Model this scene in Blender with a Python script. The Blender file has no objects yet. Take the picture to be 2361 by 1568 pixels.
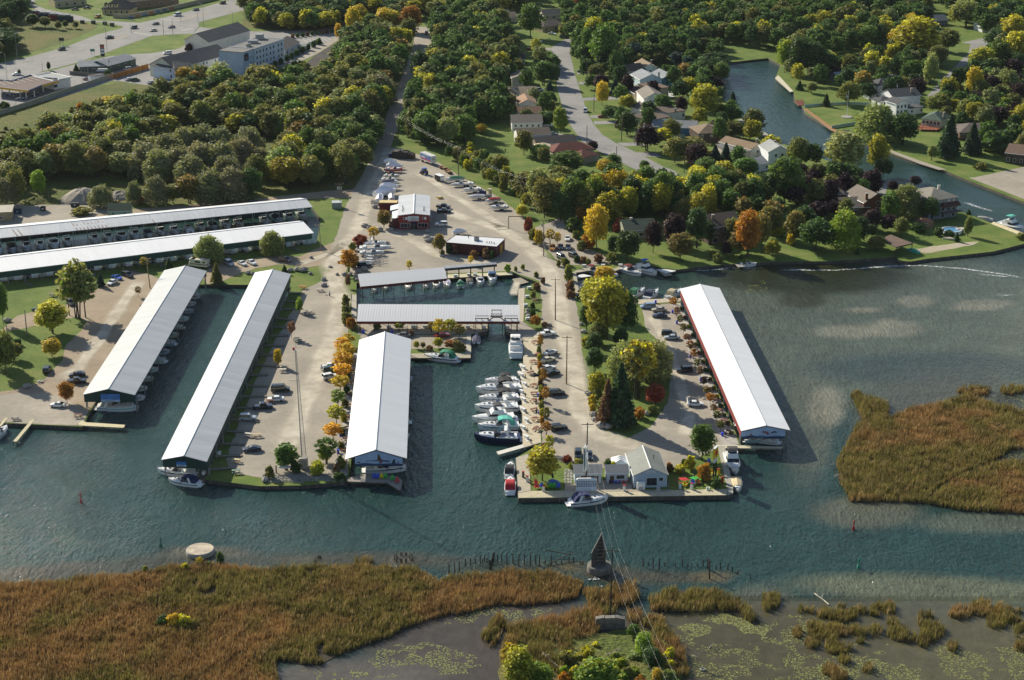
import bpy,bmesh,math,random
import numpy as np
from mathutils import Vector,Matrix
from mathutils.geometry import tessellate_polygon
R=math.radians
random.seed(7);RNG=np.random.default_rng(11)
SCN=bpy.context.scene;COL=SCN.collection
FPX,CX,CY,PITCH,CAMH=4100.0,1180.5,784.0,R(20.1),186.0
cam_d=bpy.data.cameras.new('camera');cam=bpy.data.objects.new('camera',cam_d);COL.objects.link(cam)
cam.location=(0,0,CAMH);cam.rotation_euler=(R(90)-PITCH,0,0)
cam_d.sensor_width=36;cam_d.lens=FPX/2361*36;cam_d.clip_start=1;cam_d.clip_end=12000
SCN.camera=cam
SUN_EL,SUN_AZ=R(29),(-0.66,0.75)
world=bpy.data.worlds.new('World');SCN.world=world;world.use_nodes=True
wn=world.node_tree.nodes;wl=world.node_tree.links
sky=wn.new('ShaderNodeTexSky');sky.sky_type='NISHITA';sky.sun_disc=False
sky.sun_elevation=SUN_EL;sky.sun_rotation=math.atan2(SUN_AZ[0],SUN_AZ[1])
sky.altitude=180;sky.air_density=1.0;sky.dust_density=0.6;sky.ozone_density=1.0
bg=wn['Background'];bg.inputs['Strength'].default_value=0.08
wl.new(sky.outputs[0],bg.inputs['Color'])
sun_d=bpy.data.lights.new('sun','SUN');sun_d.energy=4.9;sun_d.angle=R(0.53);sun_d.color=(1.0,0.92,0.76)
sun=bpy.data.objects.new('sun',sun_d);COL.objects.link(sun)
_c=math.cos(SUN_EL);_n=math.hypot(*SUN_AZ)
SUNDIR=Vector((SUN_AZ[0]/_n*_c,SUN_AZ[1]/_n*_c,math.sin(SUN_EL)))
sun.rotation_euler=SUNDIR.to_track_quat('Z','Y').to_euler();sun.location=(0,400,300)
vs=SCN.view_settings;vs.view_transform='Standard';vs.look='None';vs.exposure=0.55;vs.gamma=1;vs.use_curve_mapping=False
_fw=Vector((0,math.cos(PITCH),-math.sin(PITCH)));_up=Vector((0,math.sin(PITCH),math.cos(PITCH)))
WATER=-1.0
def P(x,y,z=0.0):
 d=Vector((1,0,0))*(x-CX)+_up*(CY-y)+_fw*FPX
 k=(z-CAMH)/d.z
 return Vector((d.x*k,d.y*k,z))
def T(i,j):
 return lambda x,y:(590.25*i+x/4,392.0*j+y/4)
def FR(x0,y0,k):
 return lambda x,y:((x/k+x0)/1.7348,(y/k+y0)/1.7348)
def SC(y): return (y+715)*0.00504
def VS(y): return SC(y)*math.cos(PITCH+math.atan((y-CY)/FPX))
def C(h):
 h=h.lstrip('#');v=[int(h[k:k+2],16)/255 for k in (0,2,4)]
 return tuple(((a+.055)/1.055)**2.4 if a>.04045 else a/12.92 for a in v)+(1,)
class MB:
 def __init__(s):s.v,s.f,s.m=[],[],[]
 def add(s,vs,fs,mi=0):
  o=len(s.v);s.v+=[tuple(p) for p in vs];s.f+=[tuple(i+o for i in f) for f in fs];s.m+=[mi]*len(fs); return s
 def hexa(s,b,t,mi=0):
  return s.add(list(b)+list(t),[(3,2,1,0),(4,5,6,7),(0,1,5,4),(1,2,6,5),(2,3,7,6),(3,0,4,7)],mi)
 def box(s,cx,cy,cz,sx,sy,sz,rz=0,mi=0,tp=1.0):
  c,n=math.cos(rz),math.sin(rz);b=[];t=[]
  for k,(l,z) in enumerate(((b,-sz/2),(t,sz/2))):
   q=tp if k else 1
   for x,y in ((-1,-1),(1,-1),(1,1),(-1,1)):
    x,y=x*sx/2*q,y*sy/2*q
    l.append((cx+x*c-y*n,cy+x*n+y*c,cz+z))
  return s.hexa(b,t,mi)
 def prism(s,pts,z0,z1,mi=0,mside=None,holes=()):
  rings=[list(pts)]+[list(h) for h in holes]
  flat=[p for r in rings for p in r];n=len(flat)
  tri=tessellate_polygon([[Vector((p[0],p[1],0)) for p in r] for r in rings])
  def ccw(t):
   a,b,c=(flat[i] for i in t)
   return t if (b[0]-a[0])*(c[1]-a[1])-(b[1]-a[1])*(c[0]-a[0])>0 else (t[0],t[2],t[1])
  tri=[ccw(tuple(t)) for t in tri]
  s.add([(p[0],p[1],z1) for p in flat],tri,mi)
  if z0 is None: return s
  k=0
  for r in rings:
   m=len(r)
   for i in range(m):
    a,b=r[i],r[(i+1)%m]
    s.add([(a[0],a[1],z0),(b[0],b[1],z0),(b[0],b[1],z1),(a[0],a[1],z1)],[(0,1,2,3)],mi if mside is None else mside)
  return s
 def tube(s,p0,p1,r0,r1=None,n=6,mi=0):
  r1=r0 if r1 is None else r1;p0,p1=Vector(p0),Vector(p1);d=(p1-p0)
  if d.length<1e-6: return s
  q=d.to_track_quat('Z','Y');vs=[]
  for p,r in ((p0,r0),(p1,r1)):
   for k in range(n):
    a=2*math.pi*k/n;vs.append(p+q@Vector((math.cos(a)*r,math.sin(a)*r,0)))
  fs=[(k,(k+1)%n,n+(k+1)%n,n+k) for k in range(n)]+[tuple(range(n-1,-1,-1)),tuple(range(n,2*n))]
  return s.add(vs,fs,mi)
 def path(s,pts,r,n=5,mi=0):
  for a,b in zip(pts,pts[1:]):s.tube(a,b,r,r,n,mi)
  return s
 def lathe(s,prof,n=12,c=(0,0,0),mi=0):
  vs=[];fs=[];m=len(prof)
  for k in range(n):
   a=2*math.pi*k/n
   for r,z in prof:vs.append((c[0]+r*math.cos(a),c[1]+r*math.sin(a),c[2]+z))
  for k in range(n):
   k2=(k+1)%n
   for i in range(m-1):fs.append((k*m+i,k2*m+i,k2*m+i+1,k*m+i+1))
  fs.append(tuple(k*m+m-1 for k in range(n)));fs.append(tuple(k*m for k in range(n-1,-1,-1)))
  return s.add(vs,fs,mi)
 def ell(s,c,r,n=8,m=5,mi=0):
  prof=[(math.cos(-math.pi/2+math.pi*k/m),math.sin(-math.pi/2+math.pi*k/m)) for k in range(m+1)]
  o=len(s.v);s.lathe([(max(a,.02),b) for a,b in prof],n,(0,0,0),mi)
  for k in range(o,len(s.v)):
   x,y,z=s.v[k];s.v[k]=(c[0]+x*r[0],c[1]+y*r[1],c[2]+z*r[2])
  return s
 def mesh(s,name,mats):
  me=bpy.data.meshes.new(name);me.from_pydata(s.v,[],s.f)
  for m in (mats if isinstance(mats,(list,tuple)) else [mats]):me.materials.append(m)
  if any(s.m):me.polygons.foreach_set('material_index',s.m)
  me.update(); return me
 def build(s,name,mats,parent=None,color=None,loc=(0,0,0),rz=0):
  return ob(name,s.mesh(name,mats),parent,color,loc,rz)
def ob(name,data,parent=None,color=None,loc=(0,0,0),rz=0,scale=None):
 o=bpy.data.objects.new(name,data);COL.objects.link(o);o.location=loc
 if rz:o.rotation_euler=(0,0,rz)
 if scale is not None:o.scale=scale if hasattr(scale,'__len__') else (scale,)*3
 if parent:o.parent=parent
 if color is not None:o.color=tuple(color)[:3]+(1,)
 return o
def tag(o,label,cat,group=None):
 o['label']=label;o['category']=cat
 if group:o['group']=group
 return o
def struct(o):o['kind']='structure'; return o
def stuff(o,label=None,cat=None):
 o['kind']='stuff'
 if label:o['label']=label;o['category']=cat
 return o
def thing(name,label,cat,loc=(0,0,0),rz=0,group=None,scale=None):
 o=bpy.data.objects.new(name,None);COL.objects.link(o);o.location=loc;o.rotation_euler=(0,0,rz);o.empty_display_size=.3
 if scale is not None:o.scale=scale if hasattr(scale,'__len__') else (scale,)*3
 return tag(o,label,cat,group)
PROTO={}
def place(kind,name,label,cat,loc,rz=0,group=None,scale=None,tints=None):
 """a thing from its stored parts: (part name, mesh, tint slot, index of parent part)"""
 t=thing(name,label,cat,loc,rz,group,scale);made=[]
 for pn,me,slot,par in PROTO[kind]:
  o=ob(pn,me,t if par is None else made[par])
  if slot is not None and tints and slot<len(tints) and tints[slot] is not None:o.color=tuple(tints[slot])[:3]+(1,)
  made.append(o)
 return t
ORD='first second third fourth fifth sixth seventh eighth ninth tenth eleventh twelfth thirteenth fourteenth fifteenth sixteenth seventeenth eighteenth nineteenth twentieth'.split()+['twenty-first','twenty-second','twenty-third','twenty-fourth','twenty-fifth','twenty-sixth','twenty-seventh','twenty-eighth']
class NT:
 def __init__(s,name):
  s.m=bpy.data.materials.new(name);s.m.use_nodes=True;s.t=s.m.node_tree;s.n=s.t.nodes;s.l=s.t.links
  s.p=s.n['Principled BSDF']
 def new(s,t,**k):
  n=s.n.new('ShaderNode'+t)
  for a,b in k.items():setattr(n,a,b)
  return n
 def pos(s):g=s.new('NewGeometry'); return g.outputs['Position']
 def noise(s,scale,det=3,rough=.55,vec=None,stretch=None):
  n=s.new('TexNoise');n.inputs['Scale'].default_value=scale;n.inputs['Detail'].default_value=det;n.inputs['Roughness'].default_value=rough
  v=vec or s.pos()
  if stretch:
   mp=s.new('Mapping');mp.inputs['Scale'].default_value=stretch[:3]
   if len(stretch)>3:mp.inputs['Rotation'].default_value=(0,0,stretch[3])
   s.l.new(v,mp.inputs['Vector']);v=mp.outputs[0]
  s.l.new(v,n.inputs['Vector']); return n.outputs['Fac']
 def ramp(s,fac,stops):
  r=s.new('ValToRGB');el=r.color_ramp.elements
  while len(el)<len(stops):el.new(.5)
  for e,(p,c) in zip(el,stops):e.position=p;e.color=c if len(c)==4 else tuple(c)+(1,)
  s.l.new(fac,r.inputs['Fac']); return r.outputs['Color']
 def mix(s,a,b,fac,mode='MIX'):
  n=s.new('Mix',data_type='RGBA',blend_type=mode)
  for sock,v in ((n.inputs['Factor'],fac),(n.inputs['A'],a),(n.inputs['B'],b)):
   if hasattr(v,'is_output'):s.l.new(v,sock)
   elif sock.name=='Factor':sock.default_value=v
   else:sock.default_value=tuple(v)[:3]+(1,)
  return n.outputs['Result']
 def math(s,op,a,b=0.0):
  n=s.new('Math',operation=op)
  for k,v in enumerate((a,b)):
   if hasattr(v,'is_output'):s.l.new(v,n.inputs[k])
   else:n.inputs[k].default_value=v
  return n.outputs[0]
 def bump(s,h,st=.3,dist=.1):
  b=s.new('Bump');b.inputs['Strength'].default_value=st;b.inputs['Distance'].default_value=dist
  s.l.new(h,b.inputs['Height']);s.l.new(b.outputs[0],s.p.inputs['Normal']); return b
 def base(s,c):
  if hasattr(c,'is_output'):s.l.new(c,s.p.inputs['Base Color'])
  else:s.p.inputs['Base Color'].default_value=tuple(c)[:3]+(1,)
 def set(s,rough=.6,metal=0,spec=None):
  s.p.inputs['Roughness'].default_value=rough;s.p.inputs['Metallic'].default_value=metal
  if spec is not None:s.p.inputs['Specular IOR Level'].default_value=spec
  return s.m
 def oc(s): return s.new('ObjectInfo').outputs['Color']
def m_tint(name,rough,metal=0,var=.12,scale=1.5,coat=0,spec=None,local=False):
 k=NT(name);n=k.noise(scale,4);f=k.ramp(n,[(.3,(1-var,)*3),(.7,(1+var*.5,)*3)])
 k.base(k.mix(k.oc(),f,1.0,'MULTIPLY'));k.p.inputs['Coat Weight'].default_value=coat
 return k.set(rough,metal,spec)
def m_plain(name,c,rough,metal=0,var=.12,scale=2.0,spec=None):
 k=NT(name);n=k.noise(scale,4);f=k.ramp(n,[(.3,(1-var,)*3),(.7,(1+var*.5,)*3)])
 k.base(k.mix(c,f,1.0,'MULTIPLY')); return k.set(rough,metal,spec)
M={}
M['paint']=m_tint('car_paint',.28,0,.05,3,coat=.6)
M['gel']=m_tint('gelcoat',.3,0,.06,1.2,coat=.2)
M['canvas']=m_tint('canvas',.85,0,.15,2)
M['plastic']=m_tint('plastic',.45,0,.08,3)
M['wall']=m_tint('painted_wall',.75,0,.14,.6)
M['wood']=m_tint('timber',.85,0,.35,1.6)
M['metal']=m_tint('metal',.4,.7,.2,1.5)
M['glass']=m_plain('dark_glass',(.012,.016,.02),.06,0,.1,1,.8)
M['glass2']=m_plain('window_glass',(.03,.04,.05),.12,0,.3,.5,.7)
M['tyre']=m_plain('rubber',(.012,.012,.012),.9)
M['rim']=m_plain('wheel_rim',(.35,.36,.37),.35,.8)
M['light_red']=m_plain('red_lens',(.25,.01,.01),.3)
M['light_white']=m_plain('clear_lens',(.7,.7,.68),.2)
M['bark']=m_plain('bark',(.06,.045,.035),.95,0,.4,3)
M['shaded_old_concrete']=m_plain('shaded_old_concrete',(.19,.175,.15),.9,0,.4,.9);M['concrete']=m_plain('concrete',(.40,.375,.33),.85,0,.25,.7)  # darker copy for the bridge remains, backlit shade put into its colour
M['steel']=m_plain('galvanised_steel',(.32,.33,.34),.5,.6,.2,1)
M['rock']=m_plain('limestone',(.34,.32,.29),.9,0,.35,1.2)
M['white']=m_plain('white_paint',(.78,.78,.76),.5,0,.08,1)
M['black']=m_plain('black',(.012,.012,.014),.6)
def siding(name,period,rough=.7,axis=2):
 k=NT(name);g=k.new('TexCoord');sp=k.new('SeparateXYZ');k.l.new(g.outputs['Object'],sp.inputs[0])
 w=k.math('FRACT',k.math('MULTIPLY',sp.outputs[axis],1/period));f=k.ramp(w,[(0,(.72,)*3),(.12,(1,)*3),(1,(1,)*3)])
 n=k.ramp(k.noise(.5,4),[(.3,(.86,)*3),(.7,(1.05,)*3)])
 k.base(k.mix(k.mix(k.oc(),f,1,'MULTIPLY'),n,1,'MULTIPLY')); return k.set(rough)
M['siding']=siding('lap_siding',.3)
M['brick']=siding('brick_wall',.22,.9)
def shingle():
 k=NT('shingles');n=k.ramp(k.noise(3.0,5,.7),[(.25,(.7,)*3),(.75,(1.15,)*3)]);n2=k.ramp(k.noise(.25,3),[(.3,(.85,)*3),(.7,(1.08,)*3)])
 k.base(k.mix(k.mix(k.oc(),n,1,'MULTIPLY'),n2,1,'MULTIPLY'));k.bump(k.noise(4,3),.4,.05); return k.set(.9)
M['shingle']=shingle()
def metalroof(name,col,rib,rough,var,spec=.5,rust=0):
 """ribbed sheet metal: u across the sheets is the object's own x"""
 k=NT(name);uv=k.new('UVMap');sp=k.new('SeparateXYZ');k.l.new(uv.outputs[0],sp.inputs[0])
 w=k.math('FRACT',k.math('MULTIPLY',sp.outputs[0],1/rib))
 sheet=k.math('FLOOR',k.math('MULTIPLY',sp.outputs[0],1/(rib*3)))
 wn_=k.new('TexWhiteNoise',noise_dimensions='1D');k.l.new(sheet,wn_.inputs['W'])
 ribc=k.ramp(w,[(0,(1-var*1.4,)*3),(.12,(1,)*3),(.88,(1,)*3),(1,(1-var*1.4,)*3)])
 tone=k.ramp(wn_.outputs['Value'],[(0,(1-var,)*3),(1,(1.0,)*3)])
 streak=k.ramp(k.noise(.35,4,.6,uv.outputs[0],(3.0,.3,1)),[(.3,(1-var*1.5,)*3),(.65,(1.0,)*3)])
 c=k.mix(k.mix(k.mix(col,ribc,1,'MULTIPLY'),tone,1,'MULTIPLY'),streak,1,'MULTIPLY')
 k.base(c);k.bump(w,.25,.03); return k.set(rough,.0,spec)
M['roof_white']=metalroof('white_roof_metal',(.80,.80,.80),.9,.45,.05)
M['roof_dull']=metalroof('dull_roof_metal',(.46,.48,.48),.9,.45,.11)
M['roof_white_shaded']=metalroof('shaded_white_roof_metal',(.70,.71,.72),.9,.45,.05)  # dimmer copy of the white metal, for a slope turned from the sun
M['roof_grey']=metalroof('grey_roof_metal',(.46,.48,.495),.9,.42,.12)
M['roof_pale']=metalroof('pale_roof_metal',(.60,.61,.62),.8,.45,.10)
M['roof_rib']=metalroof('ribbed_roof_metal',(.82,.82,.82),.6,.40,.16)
def ground_mats():
 k=NT('lawn');a=k.ramp(k.noise(.09,5,.6),[(.3,(.075,.12,.022)),(.5,(.12,.175,.032)),(.72,(.19,.20,.055))])
 b=k.ramp(k.noise(1.3,4,.7),[(.3,(.72,)*3),(.7,(1.2,)*3)])
 k.base(k.mix(a,b,1,'MULTIPLY'));k.bump(k.noise(4,3),.6,.15);M['lawn']=k.set(.95,0,.2)
 k=NT('meadow');a=k.ramp(k.noise(.05,6,.65),[(.28,(.06,.085,.02)),(.45,(.11,.135,.03)),(.6,(.16,.15,.045)),(.75,(.17,.12,.05))])
 b=k.ramp(k.noise(.8,4,.7),[(.3,(.55,)*3),(.7,(1.3,)*3)])
 k.base(k.mix(a,b,1,'MULTIPLY'));k.bump(k.noise(1.2,4),1,.6);M['meadow']=k.set(.95,0,.2)
 def gravel(name,c0,c1,c2):
  k=NT(name);a=k.ramp(k.noise(.06,5,.6),[(.3,c0),(.52,c1),(.72,c2)])
  b=k.ramp(k.noise(.5,5,.75),[(.3,(.84,)*3),(.7,(1.1,)*3)]);d=k.ramp(k.noise(6,2,.8),[(.3,(.85,)*3),(.7,(1.12,)*3)])
  k.base(k.mix(k.mix(a,b,1,'MULTIPLY'),d,1,'MULTIPLY'));k.bump(k.noise(5,3),.5,.08);M[name]=k.set(.92,0,.25)
 gravel('gravel',(.275,.245,.20),(.345,.305,.245),(.42,.37,.295))
 gravel('dirt',(.27,.21,.145),(.335,.265,.185),(.40,.33,.24))
 gravel('soil',(.035,.03,.026),(.06,.052,.045),(.09,.075,.06))
 gravel('asphalt',(.22,.215,.205),(.27,.262,.25),(.31,.298,.28))
 gravel('mud',(.022,.019,.015),(.045,.036,.024),(.075,.058,.036))
 gravel('sand',(.36,.30,.21),(.42,.36,.26),(.46,.40,.30))
 k=NT('track');at=k.new('Attribute',attribute_name='a');n=k.noise(.12,5,.65)
 f=k.math('MULTIPLY',at.outputs['Fac'],k.ramp(n,[(.3,(.35,.35,.35)),(.6,(1,1,1))]))
 k.base((.60,.54,.43));k.set(.95,0,.2);tr=k.new('BsdfTransparent');mx=k.new('MixShader')
 k.l.new(f,mx.inputs[0]);k.l.new(tr.outputs[0],mx.inputs[1]);k.l.new(k.p.outputs[0],mx.inputs[2]);k.l.new(mx.outputs[0],k.n['Material Output'].inputs[0]);M['track']=k.m
 k=NT('planks');uv=k.pos();sp=k.new('SeparateXYZ');k.l.new(uv,sp.inputs[0])
 w=k.math('FRACT',k.math('MULTIPLY',sp.outputs[0],1/.3));f=k.ramp(w,[(0,(.6,)*3),(.1,(1,)*3),(1,(.95,)*3)])
 n=k.ramp(k.noise(1.2,4),[(.3,(.8,)*3),(.7,(1.08,)*3)]);k.base(k.mix(k.mix(k.oc(),f,1,'MULTIPLY'),n,1,'MULTIPLY'));M['planks']=k.set(.85,0,.25)
 k=NT('seawall');w=k.noise(1.0,3,.6,None,(1,1,.15));k.base(k.ramp(w,[(.3,(.04,.035,.03)),(.6,(.10,.085,.07)),(.8,(.17,.15,.13))]));M['seawall']=k.set(.85)
ground_mats()
def water_mat():
 k=NT('lake_water');at=k.new('Attribute',attribute_name='bed');n=k.noise(.07,6,.65)
 n2=k.ramp(k.noise(.5,5,.7),[(.25,(.75,)*3),(.75,(1.2,)*3)])
 f=k.ramp(n,[(.3,(.85,)*3),(.7,(1.15,)*3)])
 k.base(k.mix(k.mix(at.outputs['Color'],f,1,'MULTIPLY'),n2,1,'MULTIPLY'))
 w1=k.noise(.60,4,.6,None,(1.0,.36,1,R(-38)));w2=k.noise(1.5,3,.6,None,(1,.5,1,R(-22)));w3=k.noise(.12,2,.5)
 h=k.math('ADD',k.math('MULTIPLY',w1,.62),k.math('MULTIPLY',w2,.42))
 amp=k.ramp(w3,[(.3,(.8,)*3),(.65,(1,)*3)])
 cl=k.new('Attribute',attribute_name='calm')
 h=k.math('MULTIPLY',k.math('MULTIPLY',h,amp),cl.outputs['Fac'])
 k.bump(h,1.0,1.0);k.p.inputs['IOR'].default_value=1.33
 return k.set(.05,0,.26)
M['water']=water_mat()
def leaf_mat():
 k=NT('leaves');at=k.new('Attribute',attribute_name='v');tip=k.new('Attribute',attribute_type='OBJECT',attribute_name='tip')
 am=k.new('Attribute',attribute_type='OBJECT',attribute_name='tipmix');ht=k.new('Attribute',attribute_name='up')
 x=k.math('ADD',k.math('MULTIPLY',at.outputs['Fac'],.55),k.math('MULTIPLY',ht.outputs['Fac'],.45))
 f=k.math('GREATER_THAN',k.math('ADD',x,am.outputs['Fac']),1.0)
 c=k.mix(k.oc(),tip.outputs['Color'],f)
 v=k.ramp(k.math('FRACT',k.math('MULTIPLY',at.outputs['Fac'],7.31)),[(0,(.68,)*3),(1,(1.3,)*3)])
 c=k.mix(c,v,1,'MULTIPLY');k.base(c);k.set(.6,0,.25)
 tr=k.new('BsdfTranslucent');k.l.new(k.mix(c,(1.25,1.2,.6),1,'MULTIPLY'),tr.inputs['Color'])
 mx=k.new('MixShader');mx.inputs[0].default_value=.36
 k.l.new(k.p.outputs[0],mx.inputs[1]);k.l.new(tr.outputs[0],mx.inputs[2]);k.l.new(mx.outputs[0],k.n['Material Output'].inputs[0]); return k.m
M['leaf']=leaf_mat()
def attr_leaf(name,tl=.25):
 k=NT(name);at=k.new('Attribute',attribute_name='col');k.base(at.outputs['Color']);k.set(.75,0,.2)
 tr=k.new('BsdfTranslucent');k.l.new(at.outputs['Color'],tr.inputs['Color']);mx=k.new('MixShader');mx.inputs[0].default_value=tl
 k.l.new(k.p.outputs[0],mx.inputs[1]);k.l.new(tr.outputs[0],mx.inputs[2]);k.l.new(mx.outputs[0],k.n['Material Output'].inputs[0]); return k.m
M['reed']=attr_leaf('reed');M['woodleaf']=attr_leaf('wood_leaves',.3)
def vcol(me,name,arr):
 a=me.attributes.new(name,'FLOAT_COLOR','POINT');a.data.foreach_set('color',np.asarray(arr,np.float32).ravel())
def vflt(me,name,arr):
 a=me.attributes.new(name,'FLOAT','POINT');a.data.foreach_set('value',np.asarray(arr,np.float32).ravel())
def np_mesh(name,V,F,mat):
 """fast mesh: V (n,3), F (m,k) all faces of k corners"""
 me=bpy.data.meshes.new(name);n,m,k=len(V),len(F),F.shape[1]
 me.vertices.add(n);me.vertices.foreach_set('co',np.asarray(V,np.float32).ravel())
 me.loops.add(m*k);me.loops.foreach_set('vertex_index',np.asarray(F,np.int32).ravel())
 me.polygons.add(m);me.polygons.foreach_set('loop_start',np.arange(0,m*k,k,dtype=np.int32));me.polygons.foreach_set('loop_total',np.full(m,k,np.int32))
 me.materials.append(mat);me.update(calc_edges=True); return me
def text(body,size,mat,parent,mtx,name='lettering',color=None,ext=.02):
 cu=bpy.data.curves.new('lettering','FONT');cu.body=body;cu.size=size;cu.align_x='CENTER';cu.align_y='CENTER';cu.extrude=ext;cu.resolution_u=2
 tmp=bpy.data.objects.new('tmp',cu);COL.objects.link(tmp);dg=bpy.context.evaluated_depsgraph_get()
 me=bpy.data.meshes.new_from_object(tmp.evaluated_get(dg));bpy.data.objects.remove(tmp);me.materials.clear();me.materials.append(mat)
 o=ob(name,me,parent,color);o.matrix_local=mtx; return o
def pw(pts,z=0.0): return [P(x,y,z) for x,y in pts]
def rough_edge(pts,step=3.0,jit=.35):
 out=[];n=len(pts)
 for k in range(n):
  a,b=pts[k],pts[(k+1)%n];m=max(1,min(60,int((b-a).length/step)))
  for q in range(m):
   p=a.lerp(b,q/m)
   if q:p=p+Vector((random.uniform(-jit,jit),random.uniform(-jit,jit),0))
   out.append(p)
 return out
SHORE=[(-400,985),(0,975),(190,984),(207,950),(386,656),(472,656),(590,657),(672,663),(473,1106),(600,1121),(700,1119),(797,1110),(806,1100),
         (833,820),(947,822),(1085,822),(1085,770),(1127,764),(1127,745),(822,745),(822,652),(1030,634),(1180,629),(1238,650),(1200,668),(1195,745),
         (1165,745),(1165,765),(1207,785),(1243,800),(1247,1022),(1189,1056),(1195,1150),(1680,1143),(1690,1137),(1655,1034),(1712,1034),(1568,697),
         (1480,695),(1330,690),(1323,626),(1390,617),(1415,622),(1440,612),(1480,608),(1520,617),(1560,622),(1640,612),(1771,604),(1920,602),(2068,592),
         (2072,601),(2100,603),(2136,597),(2200,590),(2290,580),(2341,567),(2368,560),(2380,548),(2286,514),(2201,481),(2130,450),(2031,420),(1980,395),
         (1908,370),(1868,355),(1811,333),(1771,322),(1703,262),(1678,240),(1658,215),(1669,200),(1660,146),(1771,134),(1800,150),(1787,180),(1830,213),
         (1833,232),(1851,247),(1858,262),(1918,297),(1936,309),(2048,352),(2121,377),(2183,395),(2218,410),(2361,466),(2700,590)]
outer=pw(SHORE)+[Vector((3500,500,0)),Vector((3500,6000,0)),Vector((-3500,6000,0)),Vector((-3500,410,0))]
HOLE=pw([(-250,578),(0,550),(590,486),(715,473),(740,505),(730,560),(590,578),(0,650),(-250,682)])
land=MB().prism(outer,-4,0,0,1,holes=[HOLE])
struct(land.build('ground',[M['lawn'],M['seawall']]))
def water():
 xs=np.concatenate([[-4000,-1500,-600],np.arange(-300,301,2.5),[600,1500,4000]]);ys=np.concatenate([[-500,100,200],np.arange(260,800,2.5),[1000,1400,2500]])
 X,Y=np.meshgrid(xs,ys);n,m=len(xs),len(ys)
 V=np.stack([X.ravel(),Y.ravel(),np.full(X.size,WATER)],1)
 idx=np.arange(n*m).reshape(m,n);F=np.stack([idx[:-1,:-1].ravel(),idx[:-1,1:].ravel(),idx[1:,1:].ravel(),idx[1:,:-1].ravel()],1)
 me=np_mesh('water',V,F,M['water'])
 rel=V-np.array([0,0,CAMH]);cz=rel[:,1]*math.cos(PITCH)-rel[:,2]*math.sin(PITCH);cu=rel[:,1]*math.sin(PITCH)+rel[:,2]*math.cos(PITCH)
 cz=np.maximum(cz,1);px=CX+FPX*rel[:,0]/cz;py=CY-FPX*cu/cz
 col=np.tile(np.array([.017,.047,.042]),(len(V),1));calm=np.ones(len(V))
 def spot(x,y,rx,ry,c,st,pw_=1.0,ang=0):
  a=math.cos(ang);b=math.sin(ang);dx=px-x;dy=py-y
  d=np.sqrt(((dx*a+dy*b)/rx)**2+((-dx*b+dy*a)/ry)**2)
  w=np.clip((1.25-d)/.5,0,1)*st;w=(w*w*(3-2*w))[:,None] if pw_==1 else w[:,None]
  nonlocal col;col=col*(1-w)+np.array(c)*w
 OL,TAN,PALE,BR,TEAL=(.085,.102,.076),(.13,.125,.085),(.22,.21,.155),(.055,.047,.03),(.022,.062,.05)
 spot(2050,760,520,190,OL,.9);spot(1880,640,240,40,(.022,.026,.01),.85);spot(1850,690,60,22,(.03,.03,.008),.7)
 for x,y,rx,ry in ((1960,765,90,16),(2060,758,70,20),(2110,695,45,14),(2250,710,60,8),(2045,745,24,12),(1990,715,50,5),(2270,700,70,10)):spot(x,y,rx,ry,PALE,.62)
 spot(2150,850,300,40,(.03,.05,.05),.6);spot(1905,940,42,48,PALE,.8);spot(1860,1000,60,130,TAN,.5);spot(1840,1130,90,60,(.03,.055,.045),.5)
 spot(2000,1180,130,40,TAN,.6);spot(2280,1205,170,26,OL,.8);spot(2200,1000,240,150,(.07,.07,.055),.7)
 spot(2150,1360,330,34,(.12,.13,.08),.8,ang=.05);spot(2000,1430,420,50,(.09,.088,.06),.85);spot(1750,1395,90,50,TAN,.5)
 spot(1750,1500,420,110,(.075,.068,.038),.95);spot(2250,1520,260,90,(.095,.088,.05),.95);spot(1150,1480,330,110,(.075,.064,.052),.98);spot(820,1560,200,40,(.11,.10,.085),.9)
 spot(1020,1400,60,14,(.12,.11,.09),.6);spot(300,1310,420,24,(.05,.052,.035),.75,ang=-.06);spot(860,1292,240,18,(.06,.055,.035),.7);spot(1250,1315,260,20,(.055,.055,.03),.55)
 spot(1500,1335,130,14,(.06,.055,.035),.8);spot(1640,1330,60,10,(.10,.085,.045),.9);spot(1310,1307,40,8,(.09,.075,.035),.8);spot(1400,1320,60,18,(.06,.05,.03),.7)
 spot(930,1290,40,12,(.09,.08,.055),.9);spot(700,1290,60,8,(.07,.065,.04),.8);spot(470,1275,110,14,(.09,.085,.06),.9)
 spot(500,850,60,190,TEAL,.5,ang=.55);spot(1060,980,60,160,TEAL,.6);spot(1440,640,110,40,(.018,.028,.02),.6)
 shelt=(py>1375)&(px>620);calm[shelt]=.18
 calm[(py<770)&(px<1600)&(px>800)]=.5;calm[(px<800)&(py<650)]=.35;calm[(px>1640)&(py<480)]=.6
 vcol(me,'bed',np.concatenate([col,np.ones((len(V),1))],1));vflt(me,'calm',calm)
 struct(ob('water',me))
water()
def sheet(name,pts,z,mat,step=3.0,jit=.35,D=True):
 p=pw(pts) if D else pts
 return struct(MB().prism(rough_edge(p,step,jit),None,z).build(name,M[mat]))
def tl(i,j,*pts):f=T(i,j); return [f(x,y) for x,y in pts]
sheet('meadow',[(-300,300),(0,258),(160,215),(270,190),(380,200),(440,150),(700,160),(790,60),(975,20),(955,100),(905,230),(862,345),(820,435),(700,446),(330,475),(0,470),(-300,500)],.03,'meadow',6,1.2)
sheet('meadow',tl(0,0,(-300,560),(0,560),(300,480),(560,400),(860,280),(900,240),(700,190),(300,130),(100,40),(-300,20)),.03,'meadow',6,1)
sheet('meadow',[(560,62),(700,80),(800,70),(800,-60),(560,-60)],.03,'meadow',6,1)
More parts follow.
